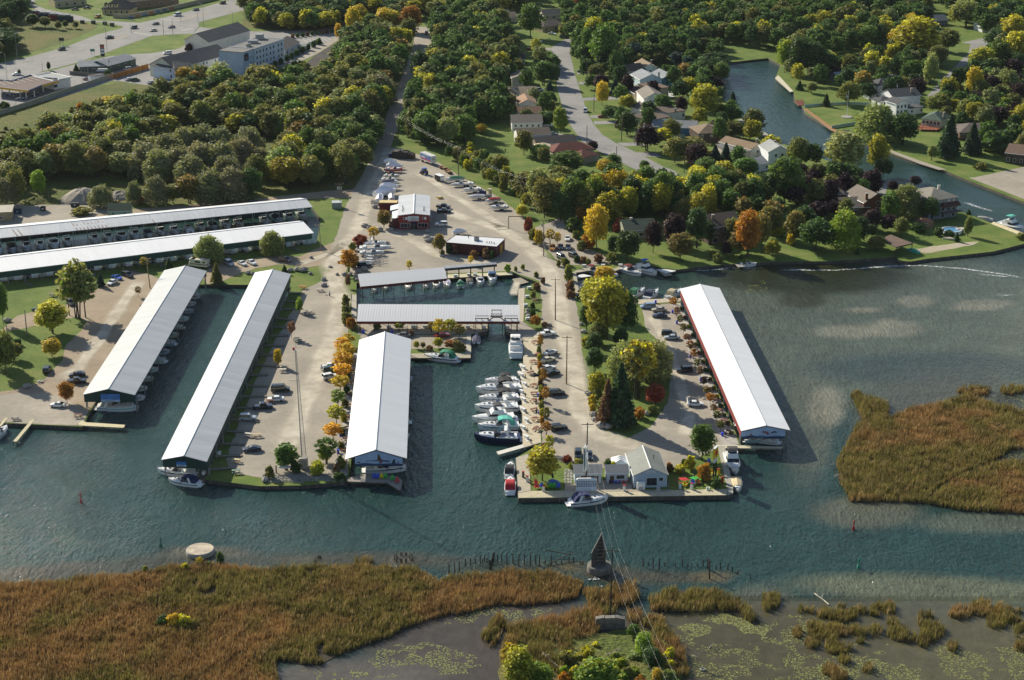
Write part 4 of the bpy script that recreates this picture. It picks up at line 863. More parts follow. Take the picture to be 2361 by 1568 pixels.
hs(2,0,(-20,595),(115,595),'dark-roofed white bungalow topmost in the row left of the street',9,3,'gable','x',2.2,'e4e2da','4a4644',win=row(2,1.6,1.2,1))
hs(2,0,(0,800),(170,798),'cream house with gable facing us high in the row left of the street',12,4.2,'gable','y',1.8,'dcd3bd','7d7468',win=[(.5,2.6,1.0,1.2)])
hs(2,0,(-45,930),(232,925),'wide tan-roofed house below the cream gable left of the street',13,3.0,'gable','x',2.4,'e6e2d6','8d7f6b',win=row(3,1.6,1.2,1))
hs(2,0,(62,1028),(225,1024),'white house with salmon-tan roof and gable facing us, left of the street',13,3.6,'gable','y',2.0,'e9e6de','9a7a5f',win=[(.5,2.2,1.0,1.2)])
hs(2,0,(60,1108),(272,1104),'brown-roofed bungalow between white houses left of the street',10,3.2,'gable','x',2.0,'d9d2c2','7a5c45',win=row(3,1.6,1.2,1))
hs(2,0,(0,1216),(278,1212),'white house with grey-brown roof and small windows left of the street',12,4.2,'gable','x',2.2,'e4dfd6','6e655c',win=row(5,2.7,.9,.9))
hs(2,0,(60,1348),(356,1335),'white and brick house nearest the lawn, brown roof, left of the street',11,4.6,'gable','x',2.0,'e9e8e2','665a4d',win=row(3,3.0,1.4,1.1),side=[(.5,3,1.2,1.1)])
hs(2,0,(235,1400),(600,1372),'charcoal-roofed house behind the wooden deck with cream canopy',10,3.2,'gable','x',2.0,'8d8173','3f3b39',win=row(3,1.6,1.2,1))
hs(2,0,(380,1470),(752,1436),'long low house with dark red roof below the street bend',10,3.2,'hip','x',2.2,'a89a86','6e3b30',win=row(4,1.6,1.2,1))
hs(2,0,(645,1520),(800,1482),'small dark red hipped garage beside the red-roofed house',9,3.0,'hip','x',1.8,'9d8f7f','6a3a2f')
hs(2,0,(290,190),(540,178),'long grey-roofed house at the top end of the street',10,3.4,'gable','x',2.4,'b7ac9a','55534f',win=row(4,1.7,1.3,1.4))
hs(2,0,(285,300),(520,272),'hip-roofed brown house below the long grey-roofed one',12,3.2,'hip','x',2.4,'b5a68c','5d554c',win=row(3,1.6,1.2,1.3))
hs(2,0,(572,250),(668,250),'small dark-roofed house with white gable at the street head',11,3.2,'gable','y',2.0,'e8e6df','4c4743',win=[(.5,1.8,1,1)])
hs(2,0,(885,100),(1020,92),'pale grey gabled house among the far trees',12,4.6,'gable','y',2.4,'c9c6bd','77756f',win=[(.5,3,1.2,1.2)])
hs(2,0,(-60,215),(62,200),'tan-roofed house at the far left of the street head',10,3.2,'gable','x',2.2,'b6a993','8a7a66',win=row(2,1.6,1.2,1))
hs(1,0,(2240,190),(2361,175),'grey-roofed house half behind trees beyond the gravel road',10,3.2,'gable','x',2.0,'bdb3a2','8a857c',win=row(2,1.6,1.2,1))
hs(1,0,(2300,590),(2380,590),'white cottage wall half hidden behind the green trees',9,3.2,'gable','x',2.2,'e0ddd6','57524d',win=row(2,1.6,1,1))
hs(1,0,(2285,905),(2420,930),'grey-roofed house behind trees left of the cream gable',9,3.2,'gable','y',2.0,'cfcabd','6f6a63',win=[(.5,1.8,1,1)])
hs(2,0,(1065,725),(1240,712),'big dark brown roofed house shaded by trees on the right of the street',18,3.4,'gable','x',2.2,'9a8d7c','5e4d40',win=row(3,1.6,1.2,1))
hs(2,0,(1212,702),(1332,696),'white gabled wing with light tan roof on the big brown house',14,4.4,'gable','y',1.8,'e3ddd0','8d7a63',win=[(.5,2.4,1,1)],chim=(.85,.4))
hs(2,0,(1180,824),(1380,812),'pale blue house with light grey roof and gable facing us',14,4.8,'gable','y',2.4,'b9d0da','8f9499',win=[(.35,3.2,1,1.1),(.7,3.2,1,1.1)],chim=(.9,.1,'9aa3a8'))
hs(2,0,(1385,800),(1525,790),'teal-blue house with grey roof behind the pale blue one',14,4.2,'gable','y',2.0,'5c9aa8','898e92',win=[(.3,1.6,1.2,1.4),(.7,1.6,1.2,1.4)])
hs(2,0,(1140,925),(1300,915),'low house with dark brown roof below the pale blue one',12,3.0,'gable','y',1.6,'9c8f80','57483d',win=[(.5,1.6,1.2,1)])
hs(2,0,(1300,905),(1440,885),'flat brown-roofed part with chimney behind the white gable',12,4.2,'flat','x',.4,'b5a894','6a5747',chim=(.45,.2,'8d6f5c'))
hs(2,0,(1215,1006),(1408,1000),'white gabled house with grey-tan roof in the middle of the street row',17,5.0,'gable','y',2.6,'edecea','7f776d',win=[(.5,3.6,1,1)])
hs(2,0,(1195,1072),(1345,1052),'low gabled garage with grey roof before the white gable',9,2.8,'gable','y',1.7,'ded9cd','7a7066',win=[])
hs(2,0,(1256,1182),(1456,1145),'flat mansard house with brown deck roof beside the blue house',12,3.4,'flat','x',.3,'cfc6b4','59493c',win=row(2,1.8,1.2,1.2))
hs(2,0,(1440,1125),(1595,1100),'second flat brown mansard roof with stone chimney',12,4.0,'flat','x',.3,'e2dfd9','584a3f',win=row(2,2.2,1.0,1.2),chim=(.45,.05,'8a8176'))
hs(2,0,(1290,1235),(1694,1252),'long blue house with grey roof behind the purple trees',11,3.4,'gable','x',2.0,'4f7f9f','85888a',win=row(4,1.7,1.2,1))
hs(2,0,(1722,1322),(1960,1308),'hip-roofed brown house with dark wall on the canal side',13,4.4,'hip','x',2.4,'4b3a30','83705c',win=row(3,3.0,1.2,1.2))
hs(2,0,(1990,1475),(2195,1462),'flat grey garage roof beside the tan gable by the canal',14,3.0,'flat','x',.2,'b9b2a4','6e6c69')
hs(2,0,(2200,1455),(2325,1425),'tan-roofed house with white gable on the canal side',18,3.6,'gable','y',1.8,'e2decf','8a7359',win=[(.5,2,1,1)],chim=(.9,.2))
hs(3,0,(-110,1590),(0,1572),'low wing of the white house with pale roof near the canal',9,3.2,'gable','x',1.8,'e6e5e2','a2a29e',win=row(2,1.6,1,1))
hs(3,0,(0,1515),(195,1505),'white two-storey house with pale grey roof and white gable by the canal',12,5.2,'gable','y',2.4,'eceef0','9a9c9a',win=[(.35,3.6,1,1.2),(.65,3.6,1,1.2)],chim=(.55,.6))
tm,q,u,v,W=bldg('house','large white waterside house with charcoal roofs and window bays by the flagpole',*[T(3,0)(*p) for p in ((1150,985),(1400,965))],12,4.6,'gable','x',2.6,'eeeeee','4b4d50',win=[],chim=(.75,.2,'8d8176'))
for A,B,d,h,rf,ax,rs,wn_ in (((1005,888),(1192,872),9,5.4,'hip','x',2.2,row(2,3.8,1,1.1)),((1030,1002),(1160,988),7,3.6,'hip','x',1.2,row(5,2.2,.9,1.5)),((1178,1066),(1308,1050),8,5.4,'gable','y',1.6,row(4,4.0,.9,1.4)+row(4,1.5,.9,1.4)),((930,918),(1015,912),6,3.0,'hip','x',1.2,row(2,1.6,.9,1.1)),((1310,1060),(1425,1045),6,3.0,'flat','x',.2,row(2,1.6,1,1.2))):
 f=T(3,0);bldg('','',f(*A),f(*B),d,h,rf,ax,rs,'eeeeee','4b4d50',win=wn_,parent=tm)
hs(3,0,(1412,1165),(1592,1186),'cream house with green hipped roof and timber deck',13,3.6,'hip','x',2.2,'e4dcc6','4d6154',win=row(5,2.2,1.1,1.3),chim=(.95,.4,'9a8f80'))
hs(3,0,(1762,1292),(2120,1282),'brown-grey hip-roofed bungalow behind the tall dark spruces',14,3.4,'hip','x',2.4,'7a6656','6a6058',win=row(4,1.8,1.3,1.2))
hs(3,0,(2182,1502),(2420,1530),'dark brown house with porch at the right edge',14,4.4,'gable','x',2.4,'4a3a30','6e594a',win=row(4,1.6,1.1,1.6))
hs(3,0,(1160,220),(1290,212),'pale gabled cottage among dark trees on the far right',10,4.2,'gable','y',2.4,'bfc4c6','8b8f92',win=row(2,1.8,1,1.1))
hs(3,0,(1975,300),(2120,292),'white house with grey roof by the right street junction',10,5.2,'hip','x',2.0,'d9dbdc','7a7a78',win=row(4,3.8,.9,1.1))
hs(3,0,(1530,240),(1655,232),'blue-grey roofed house deep in shade on the far right',10,3.2,'gable','x',2.2,'6f7880','5b646c',win=row(2,1.6,1,1))
hs(3,0,(235,95),(330,85),'pale roofed house far behind the canal end',9,3.2,'gable','x',2.0,'b9b4aa','90908e',win=row(2,1.6,1,1))
hs(3,0,(640,760),(760,750),'low shaded cabin among shrubs beyond the flag lawn',8,2.8,'gable','x',1.6,'55606a','8a949c',win=row(2,1.5,1,1))
hs(2,1,(1045,640),(1330,625),'dark green roofed cottage behind the north shore lawn',12,3.2,'gable','x',2.4,'9d9a86','34453a',win=row(3,1.6,1.3,1.2),chim=(.3,.5,'cfc6b6'))
hs(2,1,(1815,690),(2110,655),'big brown two-storey house with dark roof on the north shore',13,6.4,'gable','x',3.0,'5d4c41','57493f',win=[(.1,4.8,1.6,1.6),(.28,4.8,.9,1.6),(.5,4.8,1,1.5),(.6,4.8,1,1.5),(.7,4.8,1,1.5),(.55,1.5,1.3,1.6),(.2,1.4,2.0,1.8)],chim=(.25,.3,'8d7f6b'))
tb,q,u,v,W=bldg('house','weathered brown house with brick gable and brick chimney on the north shore',*[T(3,1)(*p) for p in ((880,420),(1105,395))],14,5.0,'gable','y',3.0,'6e3f2e','7b7166',wm='brick',win=[(.55,1.8,1.6,1.6),(.55,4.4,1.2,1.2)],chim=(.12,.05,'7a4632'))
f=T(3,1);bldg('','',f(690,425),f(930,415),12,3.2,'gable','x',2.4,'6b5a4c','6c655c',win=row(3,1.6,1.1,1),parent=tb);bldg('','',f(640,320),f(790,305),12,4.0,'gable','x',2.4,'6e3f2e','7d7468',wm='brick',parent=tb)
tg,q,u,v,W=bldg('house','tall grey-shingled house with white windows and round balcony on the canal point',*[T(3,1)(*p) for p in ((1475,465),(1735,428))],15,7.6,'hip','x',2.4,'6e7682','8f897d',win=row(5,6.2,1.2,1.5)+row(5,3.6,1.3,1.4)+row(3,1.2,1.3,1.6),side=row(3,6.2,1.2,1.5),chim=(.75,.5,'cfc9bb'))
MB().hexa([q(W*.42,-2.2,4.8),q(W+.3,-2.2,4.8),q(W+.3,0,4.8),q(W*.42,0,4.8)],[q(W*.42,-.6,6.0),q(W+.3,-.6,6.0),q(W+.3,0,6.0),q(W*.42,0,6.0)]).build('porch_roof',M['shingle'],tg,C('5a3a30'))
MB().hexa([q(W*.4,-2.6,2.4),q(W+1,-2.6,2.4),q(W+1,-.02,2.4),q(W*.4,-.02,2.4)],[q(W*.4,-2.6,2.6),q(W+1,-2.6,2.6),q(W+1,-.02,2.6),q(W*.4,-.02,2.6)]).build('balcony',M['wood'],tg,C('6b6660'))
for k in range(8):p0=q(W*.4+(W*.6+1)*k/7,-2.5,2.6);MB().box(p0.x,p0.y,p0.z+.5,.1,.1,1.0).build('baluster',M['wood'],tg,C('8b867e'))
hs(3,1,(1400,545),(1520,532),'small brown garden shed beside the round pool',4,2.4,'hip','x',1.0,'7a5f4a','6b4a3a',win=[(.5,1.4,.9,.8)],cat='shed')
f=T(3,1);bh=thing('boathouse','open brown-roofed boathouse on posts at the shore','boathouse');pts=[f(1040,640),f(1130,598),f(1335,678),f(1185,712)]
w=[P(*p,3.2) for p in pts];MB().prism(w,3.1,3.35).build('roof_slab',M['shingle'],bh,C('6a5648'))
for p in w:MB().box(p.x*.98+w[0].x*.02,p.y,1.1,.25,.25,4.2).build('post',M['wood'],bh,C('4a3f36'))
for a,b in zip(w,w[1:]+w[:1]):MB().tube(a+Vector((0,0,-.2)),b+Vector((0,0,-.2)),.14,.14,4).build('beam',M['wood'],bh,C('4a3f36'))
pl=thing('swimming_pool','round above-ground pool with blue water and white rim','pool',P(*f(1690,575),0));MB().lathe([(3.6,0),(3.6,1.2),(3.3,1.2),(3.3,.9)],20).build('pool_wall',M['white'],pl);MB().lathe([(3.28,.8),(3.28,.95)],20).build('pool_water',m_plain('pool_water',(.12,.3,.5),.1),pl)
MB().box(3.6,1.2,.6,3.0,2.6,1.2).build('pool_deck',M['wood'],pl,C('b9b4a8'))
def deck_rail(name,label,pts,h,col,n=10):
 t=thing(name,label,'deck');w=[P(*p,0) for p in pts];MB().prism(w,h-.15,h).build('deck',M['wood'],t,C(col))
 for a,b in zip(w,w[1:]+w[:1]):
  MB().tube((a.x,a.y,h+.95),(b.x,b.y,h+.95),.06,.06,4).build('handrail',M['wood'],t,C(col));m=max(2,int((b-a).length/1.4))
  for k in range(m):p=a.lerp(b,k/m);MB().box(p.x,p.y,h/2+.45,.12,.12,h+.95).build('baluster',M['wood'],t,C(col))
 return t,w
t,w=deck_rail('sun_deck','orange timber deck with cream canopy behind the charcoal-roofed house',tl(2,0,(200,1450),(350,1445),(355,1400),(215,1400)),1.6,'a8672f')
cm=sum(w,Vector())/4;cn=thing('canopy','cream gazebo canopy on the orange timber deck','canopy',(cm.x,cm.y,1.6))
for sx in (-1,1):
 for sy in (-1,1):MB().tube((sx*3.2,sy*2.2,0),(sx*3.2,sy*2.2,2.3),.06,.06,4).build('post',M['steel'],cn)
MB().hexa([(-3.5,-2.5,2.3),(3.5,-2.5,2.3),(3.5,2.5,2.3),(-3.5,2.5,2.3)],[(-1,-.4,3.3),(1,-.4,3.3),(1,.4,3.3),(-1,.4,3.3)]).build('canopy_roof',M['canvas'],cn,C('e0cfa8'))
deck_rail('sun_deck','red-brown timber deck below the green hipped roof',tl(3,0,(1385,1210),(1560,1215),(1590,1195),(1410,1160)),.8,'8a4a2c');deck_rail('sun_deck','brown deck beside the bungalow behind the spruces',tl(3,0,(1735,1290),(1810,1300),(1830,1275),(1755,1262)),.9,'7d4a30')
deck_rail('balcony_deck','white railed balcony on the white gabled street house',tl(2,0,(1440,940),(1505,935),(1500,905),(1445,905)),2.4,'dddad4')
zz=FR(1540,720,7.127);he=5.6
A=zz(395,1415);B=zz(1262,1405);mr,q,u,v,W=bldg('marina_store','red marina store with grey ribbed roof and sales sign over the door',A,B,26.5,5.5,'flat','x',.02,'87302a','000000',wm='siding_v',cat='store',over=0)
for o in list(mr.children):
 if o.name.startswith('roof_slab'):bpy.data.objects.remove(o)
dl=26.5;rz_=6.2
for nm,a,b,c,d in (('roof_slope',q(-.4,dl,5.5),q(-.4,-.4,5.5),q(W/2,-.4,rz_),q(W/2,dl,rz_)),('roof_slope',q(W+.4,-.4,5.5),q(W+.4,dl,5.5),q(W/2,dl,rz_),q(W/2,-.4,rz_))):roof_slope(nm,a,b,c,d,'roof_pale',mr)
MB().hexa([q(0,0,5.3),q(W,0,5.3),q(W,.2,5.3),q(0,.2,5.3)],[q(.2,0,5.5),q(W-.2,0,5.5),q(W/2+.1,.2,6.05),q(W/2,.2,6.05)]).build('gable_wall',M['siding_v'],mr,C('87302a'))
MB().tube(q(W/2,-.4,rz_+.1),q(W/2,dl,rz_+.1),.22,.22,5).build('ridge_vent',M['white'],mr)
for s in (.19,.81):window(mr,q(W*s,-.02,4.2),u,-v,.7,.8);window(mr,q(W*s+(.72),-.02,4.2),u,-v,.6,.8,'white')
for s in (.115,.22,.325):window(mr,q(W*s,-.02,1.6),u,-v,1.1,1.5)
for s in (.685,.79,.895):window(mr,q(W*s,-.02,1.6),u,-v,1.1,1.5,'glass')
def wallm(q,u,v,s,z):mm=Matrix((u,Vector((0,0,1)),-v)).transposed().to_4x4();mm.translation=q(s,-.05,z); return mm
mm=wallm(q,u,v,W*.5,1.35);d=MB().box(0,0,.02,2.2,2.7,.1).build('door',M['glass'],mr);d.matrix_local=mm;MB().box(0,0,.1,.08,2.6,.06).build('door_frame',M['steel'],d);MB().box(0,1.2,.2,2.3,.5,.5).build('awning',M['canvas'],d,C('1d1f3f'))
mm=wallm(q,u,v,W*.485,4.15);sg=tag(panel(None,mm,4.1,1.9,'plastic','sign_board',C('c5cfcd')),'pale sign with red and green lettering on the red marina store','sign')
text('Bryant',.75,M['redtxt'] if 'redtxt' in M else M.setdefault('redtxt',m_plain('red_print',C('8a1f2c')[:3],.5)),sg,Matrix.Translation((.1,-.1,.06)));text('Lund',.5,M.setdefault('greentxt',m_plain('green_print',C('31564a')[:3],.5)),sg,Matrix.Translation((1.45,-.2,.06)));text('Boats',.35,M['black'],sg,Matrix.Translation((.1,.55,.06)));text('sales service storage',.22,M['black'],sg,Matrix.Translation((0,-.7,.06)))
for k,(sx,sz) in enumerate(((.12,4),(.14,6),(.13,8),(.12,10))):p=q(W*sx,sz,5.8);MB().tube(p,p+Vector((0,0,.6)),.18,.18,6).build('roof_vent',M['steel'],mr)
for k in range(4):p=q(W*.83,4+k*1.6,5.7);MB().tube(p,p+Vector((0,0,.5)),.15,.15,6).build('roof_vent',M['black'],mr)
p0=[q(-2.6,1,3.6),q(-.5,1,4.2),q(-.5,11,4.2),q(-2.6,11,3.6)];MB().hexa(p0,[p+Vector((0,0,.12)) for p in p0]).build('lean_to_roof',M['wall'],mr,C('c9dad4'));MB().hexa([q(-2.4,1.2,0),q(-.05,1.2,0),q(-.05,10,0),q(-2.4,10,0)],[q(-2.4,1.2,3.55),q(-.05,1.2,4.1),q(-.05,10,4.1),q(-2.4,10,3.55)]).build('lean_to_wall',M['siding_v'],mr,C('5e221e'))
p0=[q(-3.4,12.5,3.6),q(-.5,12.5,4.3),q(-.5,19,4.3),q(-3.4,19,3.6)];MB().hexa(p0,[p+Vector((0,0,.12)) for p in p0]).build('canopy_roof',M['wall'],mr,C('c6d6da'))
for s,d in ((-3.2,12.8),(-3.2,18.7)):MB().box(*q(s,d,1.8),.2,.2,3.6).build('post',M['wood'],mr,C('53302a'))
p=q(W+.4,4.5,2.6);MB().box(p.x,p.y,p.z,.8,1.6,2.4).build('wall_heater',M['steel'],mr)
ct,q,u,v,W=bldg('storage_container','dark red container with cream top left of the marina store',*[T(1,1)(*p) for p in ((1138,380),(1300,382))],3,3.2,'flat','x',.05,'5a201c','d8c48c',wm='siding_v',cat='container',over=.1)
f=T(1,1);h2=4.0;c4=[P(*f(1745,668),h2),P(*f(2220,708),h2),P(*f(2300,632),h2),P(*f(1838,601),h2)]
w2=thing('workshop','low dark red workshop with ribbed metal roof and vents','workshop');n=26
for k in range(n):roof_slope('roof_sheet',c4[0].lerp(c4[1],k/n),c4[0].lerp(c4[1],(k+1)/n),c4[3].lerp(c4[2],(k+1)/n),c4[3].lerp(c4[2],k/n),'roof_rib',w2,.08)
cc=sum(c4,Vector())/4;ci=[p.lerp(cc,.02) for p in c4];MB().hexa([Vector((p.x,p.y,0)) for p in ci],[Vector((p.x,p.y,h2-.1)) for p in ci]).build('wall',M['siding_v'],w2,C('4d1a18'))
for a,b in zip(c4,c4[1:]+c4[:1]):MB().tube(a,b,.12,.12,4).build('fascia',M['wall'],w2,C('3d1716'))
p=c4[0].lerp(c4[2],.52);ac=MB().box(p.x,p.y,h2+.6,1.8,1.6,1.1).build('roof_unit',M['steel'],w2);MB().box(p.x,p.y,h2+1.2,1.5,1.3,.1).build('unit_grille',M['black'],ac)
for uu,vv in ((.75,.35),(.8,.35),(.84,.37),(.9,.3),(.3,.8)):p=c4[0].lerp(c4[1],uu).lerp(c4[3].lerp(c4[2],uu),vv);MB().tube((p.x,p.y,h2),(p.x,p.y,h2+.6),.14,.14,6).build('roof_vent',M['black'],w2)
a,b=ci[1],ci[2];uu=(b-a).normalized();nn=Vector((uu.y,-uu.x,0));mm=Matrix((uu,Vector((0,0,1)),nn)).transposed().to_4x4();mm.translation=a.lerp(b,.55)+nn*.05;mm.translation.z=1.6
d=MB().box(0,0,.02,3.0,3.0,.1).build('door',M['wood'],w2,C('b98e35'));d.matrix_local=mm;MB().box(1.2,0,.1,.1,.2,.08).build('handle',M['steel'],d)
f=T(2,2);WH,GR_='b9c2cc','9fa19a'
st,q,u,v,W=bldg('store','small pale blue-grey store with gabled roof and sign on the fuel dock',f(1120,1365),f(1428,1355),13.5,3.4,'gable','y',1.9,'aab8c6','8c8f88',cat='store',win=[],over=.25)
for s,w_,k_ in ((.44,.9,'glass'),(.54,.9,'glass2'),(.64,.9,'glass'),(.82,1.0,'glass2')):window(st,q(W*s,-.02,1.6 if s<.7 else 2.2),u,-v,w_,2.0 if s<.7 else .9,k_)
MB().tube(q(W/2,-.3,5.35),q(W/2,13.8,5.35),.16,.16,5).build('ridge_cap',M['white'],st);p=q(W*.72,7,4.6);MB().tube(p,p+Vector((0,0,1.1)),.1,.1,6).build('flue',M['black'],st)
mm=wallm(q,u,v,W*.5,4.25);sg=tag(panel(None,mm,2.4,.62,'plastic','sign_board',C('dfe3ea')),'white name board with red lettering under the store gable','sign');text('Ship Shoppe',.42,M['redtxt'],sg,Matrix.Translation((0,0,.06)))
ic=thing('ice_chest','white ice chest with red letters on the store patio','ice chest',q(W*.2,-1.0,.18),math.atan2(u.y,u.x));MB().box(0,0,.95,2.0,.9,1.9).build('cabinet',M['white'],ic);MB().box(0,-.47,1.3,.95,.04,.9).build('door',M['white'],ic);text('ICE',.7,M['redtxt'],ic,Matrix.Translation((0,-.5,.42))@Matrix.Rotation(R(90),4,'X'))
ki,q,u,v,W=bldg('kiosk','grey-roofed fuel kiosk behind the picture board',f(577,1325),f(822,1322),5,2.9,'gable','x',1.1,WH,'87898a',cat='kiosk',win=[(.12,1.7,.6,.5),(.35,1.6,1.6,1.2),(.62,1.7,1.6,1.0)],over=.35,door=.82)
ki,q,u,v,W=bldg('kiosk','second grey-roofed kiosk with wide window and blue chairs before it',f(873,1322),f(1066,1318),4.6,2.9,'gable','x',1.1,WH,'87898a',cat='kiosk',win=[(.65,1.7,2.0,1.0)],over=.35,door=.25)
hs(0,1,(1005,450),(1205,445),'pale green hut with dark green roof on the lane behind the long sheds',7,3.0,'gable','x',2.0,'9db8a6','4c5a46',win=[(.2,2.0,.7,.7),(.75,2.0,.8,.7)],cat='hut');hs(0,1,(-60,478),(110,470),'tan block building at the left edge by the gravel yard',9,3.4,'flat','x',.1,'a39472','b5ad9d',win=[(.42,1.5,1.2,.8)],cat='building',wm='wall')
bx=hs(1,1,(702,360),(790,358),'grey utility cabinet on the lawn under the transformer pole',3,2.2,'flat','x',.1,'8f9890','b6bcbc',cat='cabinet',wm='siding_v',over=.05)
f=T(0,0)
g=thing('gas_canopy','filling station canopy with yellow and blue fascia and open brown roof','canopy');zc=5.2
pts=[(-60,728),(105,742),(285,688),(400,712),(535,722),(540,742),(385,782),(262,833),(-60,795)];w=[P(*f(*p),zc) for p in pts]
MB().prism(w,zc-.7,zc-.5).build('ceiling',M['wall'],g,C('4a2f2a'))
for a,b,col in zip(w,w[1:]+w[:1],('6f8fa8','6f8fa8','6f8fa8','5a6f8f','28345e','d9a21b','28345e','d9a21b','28345e')):
 o=(b-a).normalized();nn=Vector((o.y,-o.x,0))*.1
 MB().hexa([a-Vector((0,0,1)),b-Vector((0,0,1)),b-Vector((0,0,1))-nn,a-Vector((0,0,1))-nn],[a,b,b-nn,a-nn]).build('fascia',M['plastic'],g,C(col));MB().tube(a,b,.12,.12,4).build('rim',M['white'],g)
for k in range(8):
 a=P(*f(-40+k*62,742-k*5),zc-.3);b=P(*f(60+k*62,790-k*9),zc-.3);MB().tube(a,b,.14,.14,4).build('joist',M['wall'],g,C('b9b0a8'))
for x,y in ((20,860),(90,880),(190,890),(245,905),(320,895),(400,850)):p=P(*f(x,y));MB().box(p.x,p.y,2.2,.5,.5,4.4).build('column',M['white'],g)
for k,(x,y) in enumerate(((70,885),(130,905),(215,925),(300,890),(355,875))):p=P(*f(x,y));t=thing('fuel_pump',f'{ORD[k]} fuel pump from the left under the filling station canopy','pump',p,0,'pumps of the filling station');MB().box(0,0,.8,.7,.5,1.6).build('cabinet',M['plastic'],t,C('2b2f3f'));MB().box(0,-.26,1.2,.5,.04,.5).build('screen',M['white'],t)
bldg('station_shop','pale filling station shop with flat roof and roof units',f(500,830),f(655,800),16,4.4,'flat','x',.1,'d3d3cf','9fa2a0',cat='shop',win=[(.1,1.8,2,1.4)],flat_rim=True,wm='wall')
rs,q,u,v,W=bldg('restaurant','grey-roofed roadside restaurant with awnings and fenced yard',f(735,680),f(1000,668),14,3.6,'gable','x',1.8,'51564a','8c9196',cat='restaurant',win=row(3,1.6,1.6,1.4))
bldg('','',f(1000,672),f(1255,600),13,3.6,'gable','x',1.9,'3f5a48','868b90',win=row(4,1.6,1.4,1.4),parent=rs)
for k,(a,b) in enumerate((((840,650),(0,0)),((950,690),(0,0)))):p=P(*f(*a));MB().hexa([p+Vector((-3,-2,2.2)),p+Vector((3,-2,2.2)),p+Vector((3,1,2.2)),p+Vector((-3,1,2.2))],[p+Vector((-2.4,-.6,3.2)),p+Vector((2.4,-.6,3.2)),p+Vector((2.4,.8,3.2)),p+Vector((-2.4,.8,3.2))]).build('awning',M['canvas'],rs,C('b9b9b4'))
cn,*_=bldg('storage_container','white open-top container behind the restaurant fence',f(838,755),f(965,738),3,2.6,'flat','x',.05,'d9dcdf','4b4544',cat='container',over=0,wm='siding_v')
hz=FR(600,100,2.951)
wn2,q,u,v,W=bldg('inn','two-storey inn wing with long dark hipped roof and white walls',hz(45,620),hz(300,650),28,6.2,'hip','x',3.0,'c9d3de','5a5857',cat='inn',win=[(.8,4.6,.9,1.3),(.82,1.6,.9,1.6)],over=.6)
bldg('','',hz(300,645),hz(940,480),17,6.0,'gable','x',4.4,'ddd8c8','5b5958',win=[(s,z,.9,1.4) for s in (.28,.34,.52,.58,.74,.8,.9,.95) for z in (4.6,1.7)],parent=wn2,over=.6)
bldg('','',hz(700,330),hz(1180,190),16,6.0,'gable','x',4.0,'ddd8c8','595856',parent=wn2,over=.6)
tw,q,u,v,W=bldg('inn_tower','four-storey white inn block with flat roof and rows of windows',hz(1250,560),hz(1590,440),15,12.0,'flat','x',.05,'c5cdd6','6e6d6b',cat='inn',wm='wall',flat_rim=True,over=.2)
for s in (.06,.17,.28,.39,.52,.63,.8,.91):
 for z in (10.2,7.3,4.4,1.6):window(tw,q(W*s,-.02,z),u,-v,1.1,1.5)
MB().hexa([q(-10.5,.8,-.2),q(-.03,.8,-.2),q(-.03,15,-.2),q(-10.5,15,-.2)],[q(-10.5,.8,11.9),q(-.03,.8,11.9),q(-.03,15,11.9),q(-10.5,15,11.9)]).build('end_wall',M['wall'],tw,C('aebccb'));MB().hexa([q(-10.7,.6,11.9),q(-.03,.6,11.9),q(-.03,15,11.9),q(-10.7,15,11.9)],[q(-10.7,.6,12.2),q(-.03,.6,12.2),q(-.03,15,12.2),q(-10.7,15,12.2)]).build('roof_slab',M['shingle'],tw,C('6e6d6b'))
for s,d,sx,sy,sz in ((W*.45,9,5,3,1.6),(W*.1,6,1.2,1.2,1.6),(W*.17,6,1.2,1.2,1.6),(W*.85,12,4,4,2.6)):p=q(s,d,12.3+sz/2);MB().box(p.x,p.y,p.z,sx,sy,sz).build('roof_unit',M['steel'],tw)
for z in (8.5,5.4):window(tw,q(-3.0,.78,z),u,-v,.7,1.4)
mm=wallm(q,u,v,-7.2,9.0);mm.translation-=v*-.75;sg=tag(panel(None,mm,4.2,3.4,'plastic','sign_board',C('20224a')),'dark blue crown-shaped sign with yellow letters on the inn block','sign')
text('BEST',.8,M.setdefault('yellowtxt',m_plain('yellow_print',C('c9a23a')[:3],.5)),sg,Matrix.Translation((0,.25,.06)));text('WESTERN',.68,M['yellowtxt'],sg,Matrix.Translation((0,-.65,.06)));MB().hexa([(-1.6,1.7,-.02),(1.6,1.7,-.02),(1.6,1.7,.03),(-1.6,1.7,.03)],[(-.6,2.2,-.02),(.6,2.2,-.02),(.6,2.2,.03),(-.6,2.2,.03)]).build('sign_crown',M['plastic'],sg,C('20224a'))
ax,q,u,v,W=bldg('inn_annex','low pool annex with brown roof behind the inn block',hz(1600,390),hz(1770,300),14,4.6,'gable','x',3.0,'d5d4ce','5d5450',cat='annex',win=row(3,2.4,1.4,1.6))
bldg('garden_shed','small cream shed beside the inn drive',hz(1775,310),hz(1865,300),4,2.6,'gable','x',.8,'cfc9a8','d9d4c0',cat='shed')
bldg('office_building','tan office with dark roof and three dormers at the estate corner',f(945,135),f(1205,140),13,4.0,'hip','x',4.6,'b7a780','33343a',cat='office',win=row(5,1.8,1.0,1.4),over=.8)
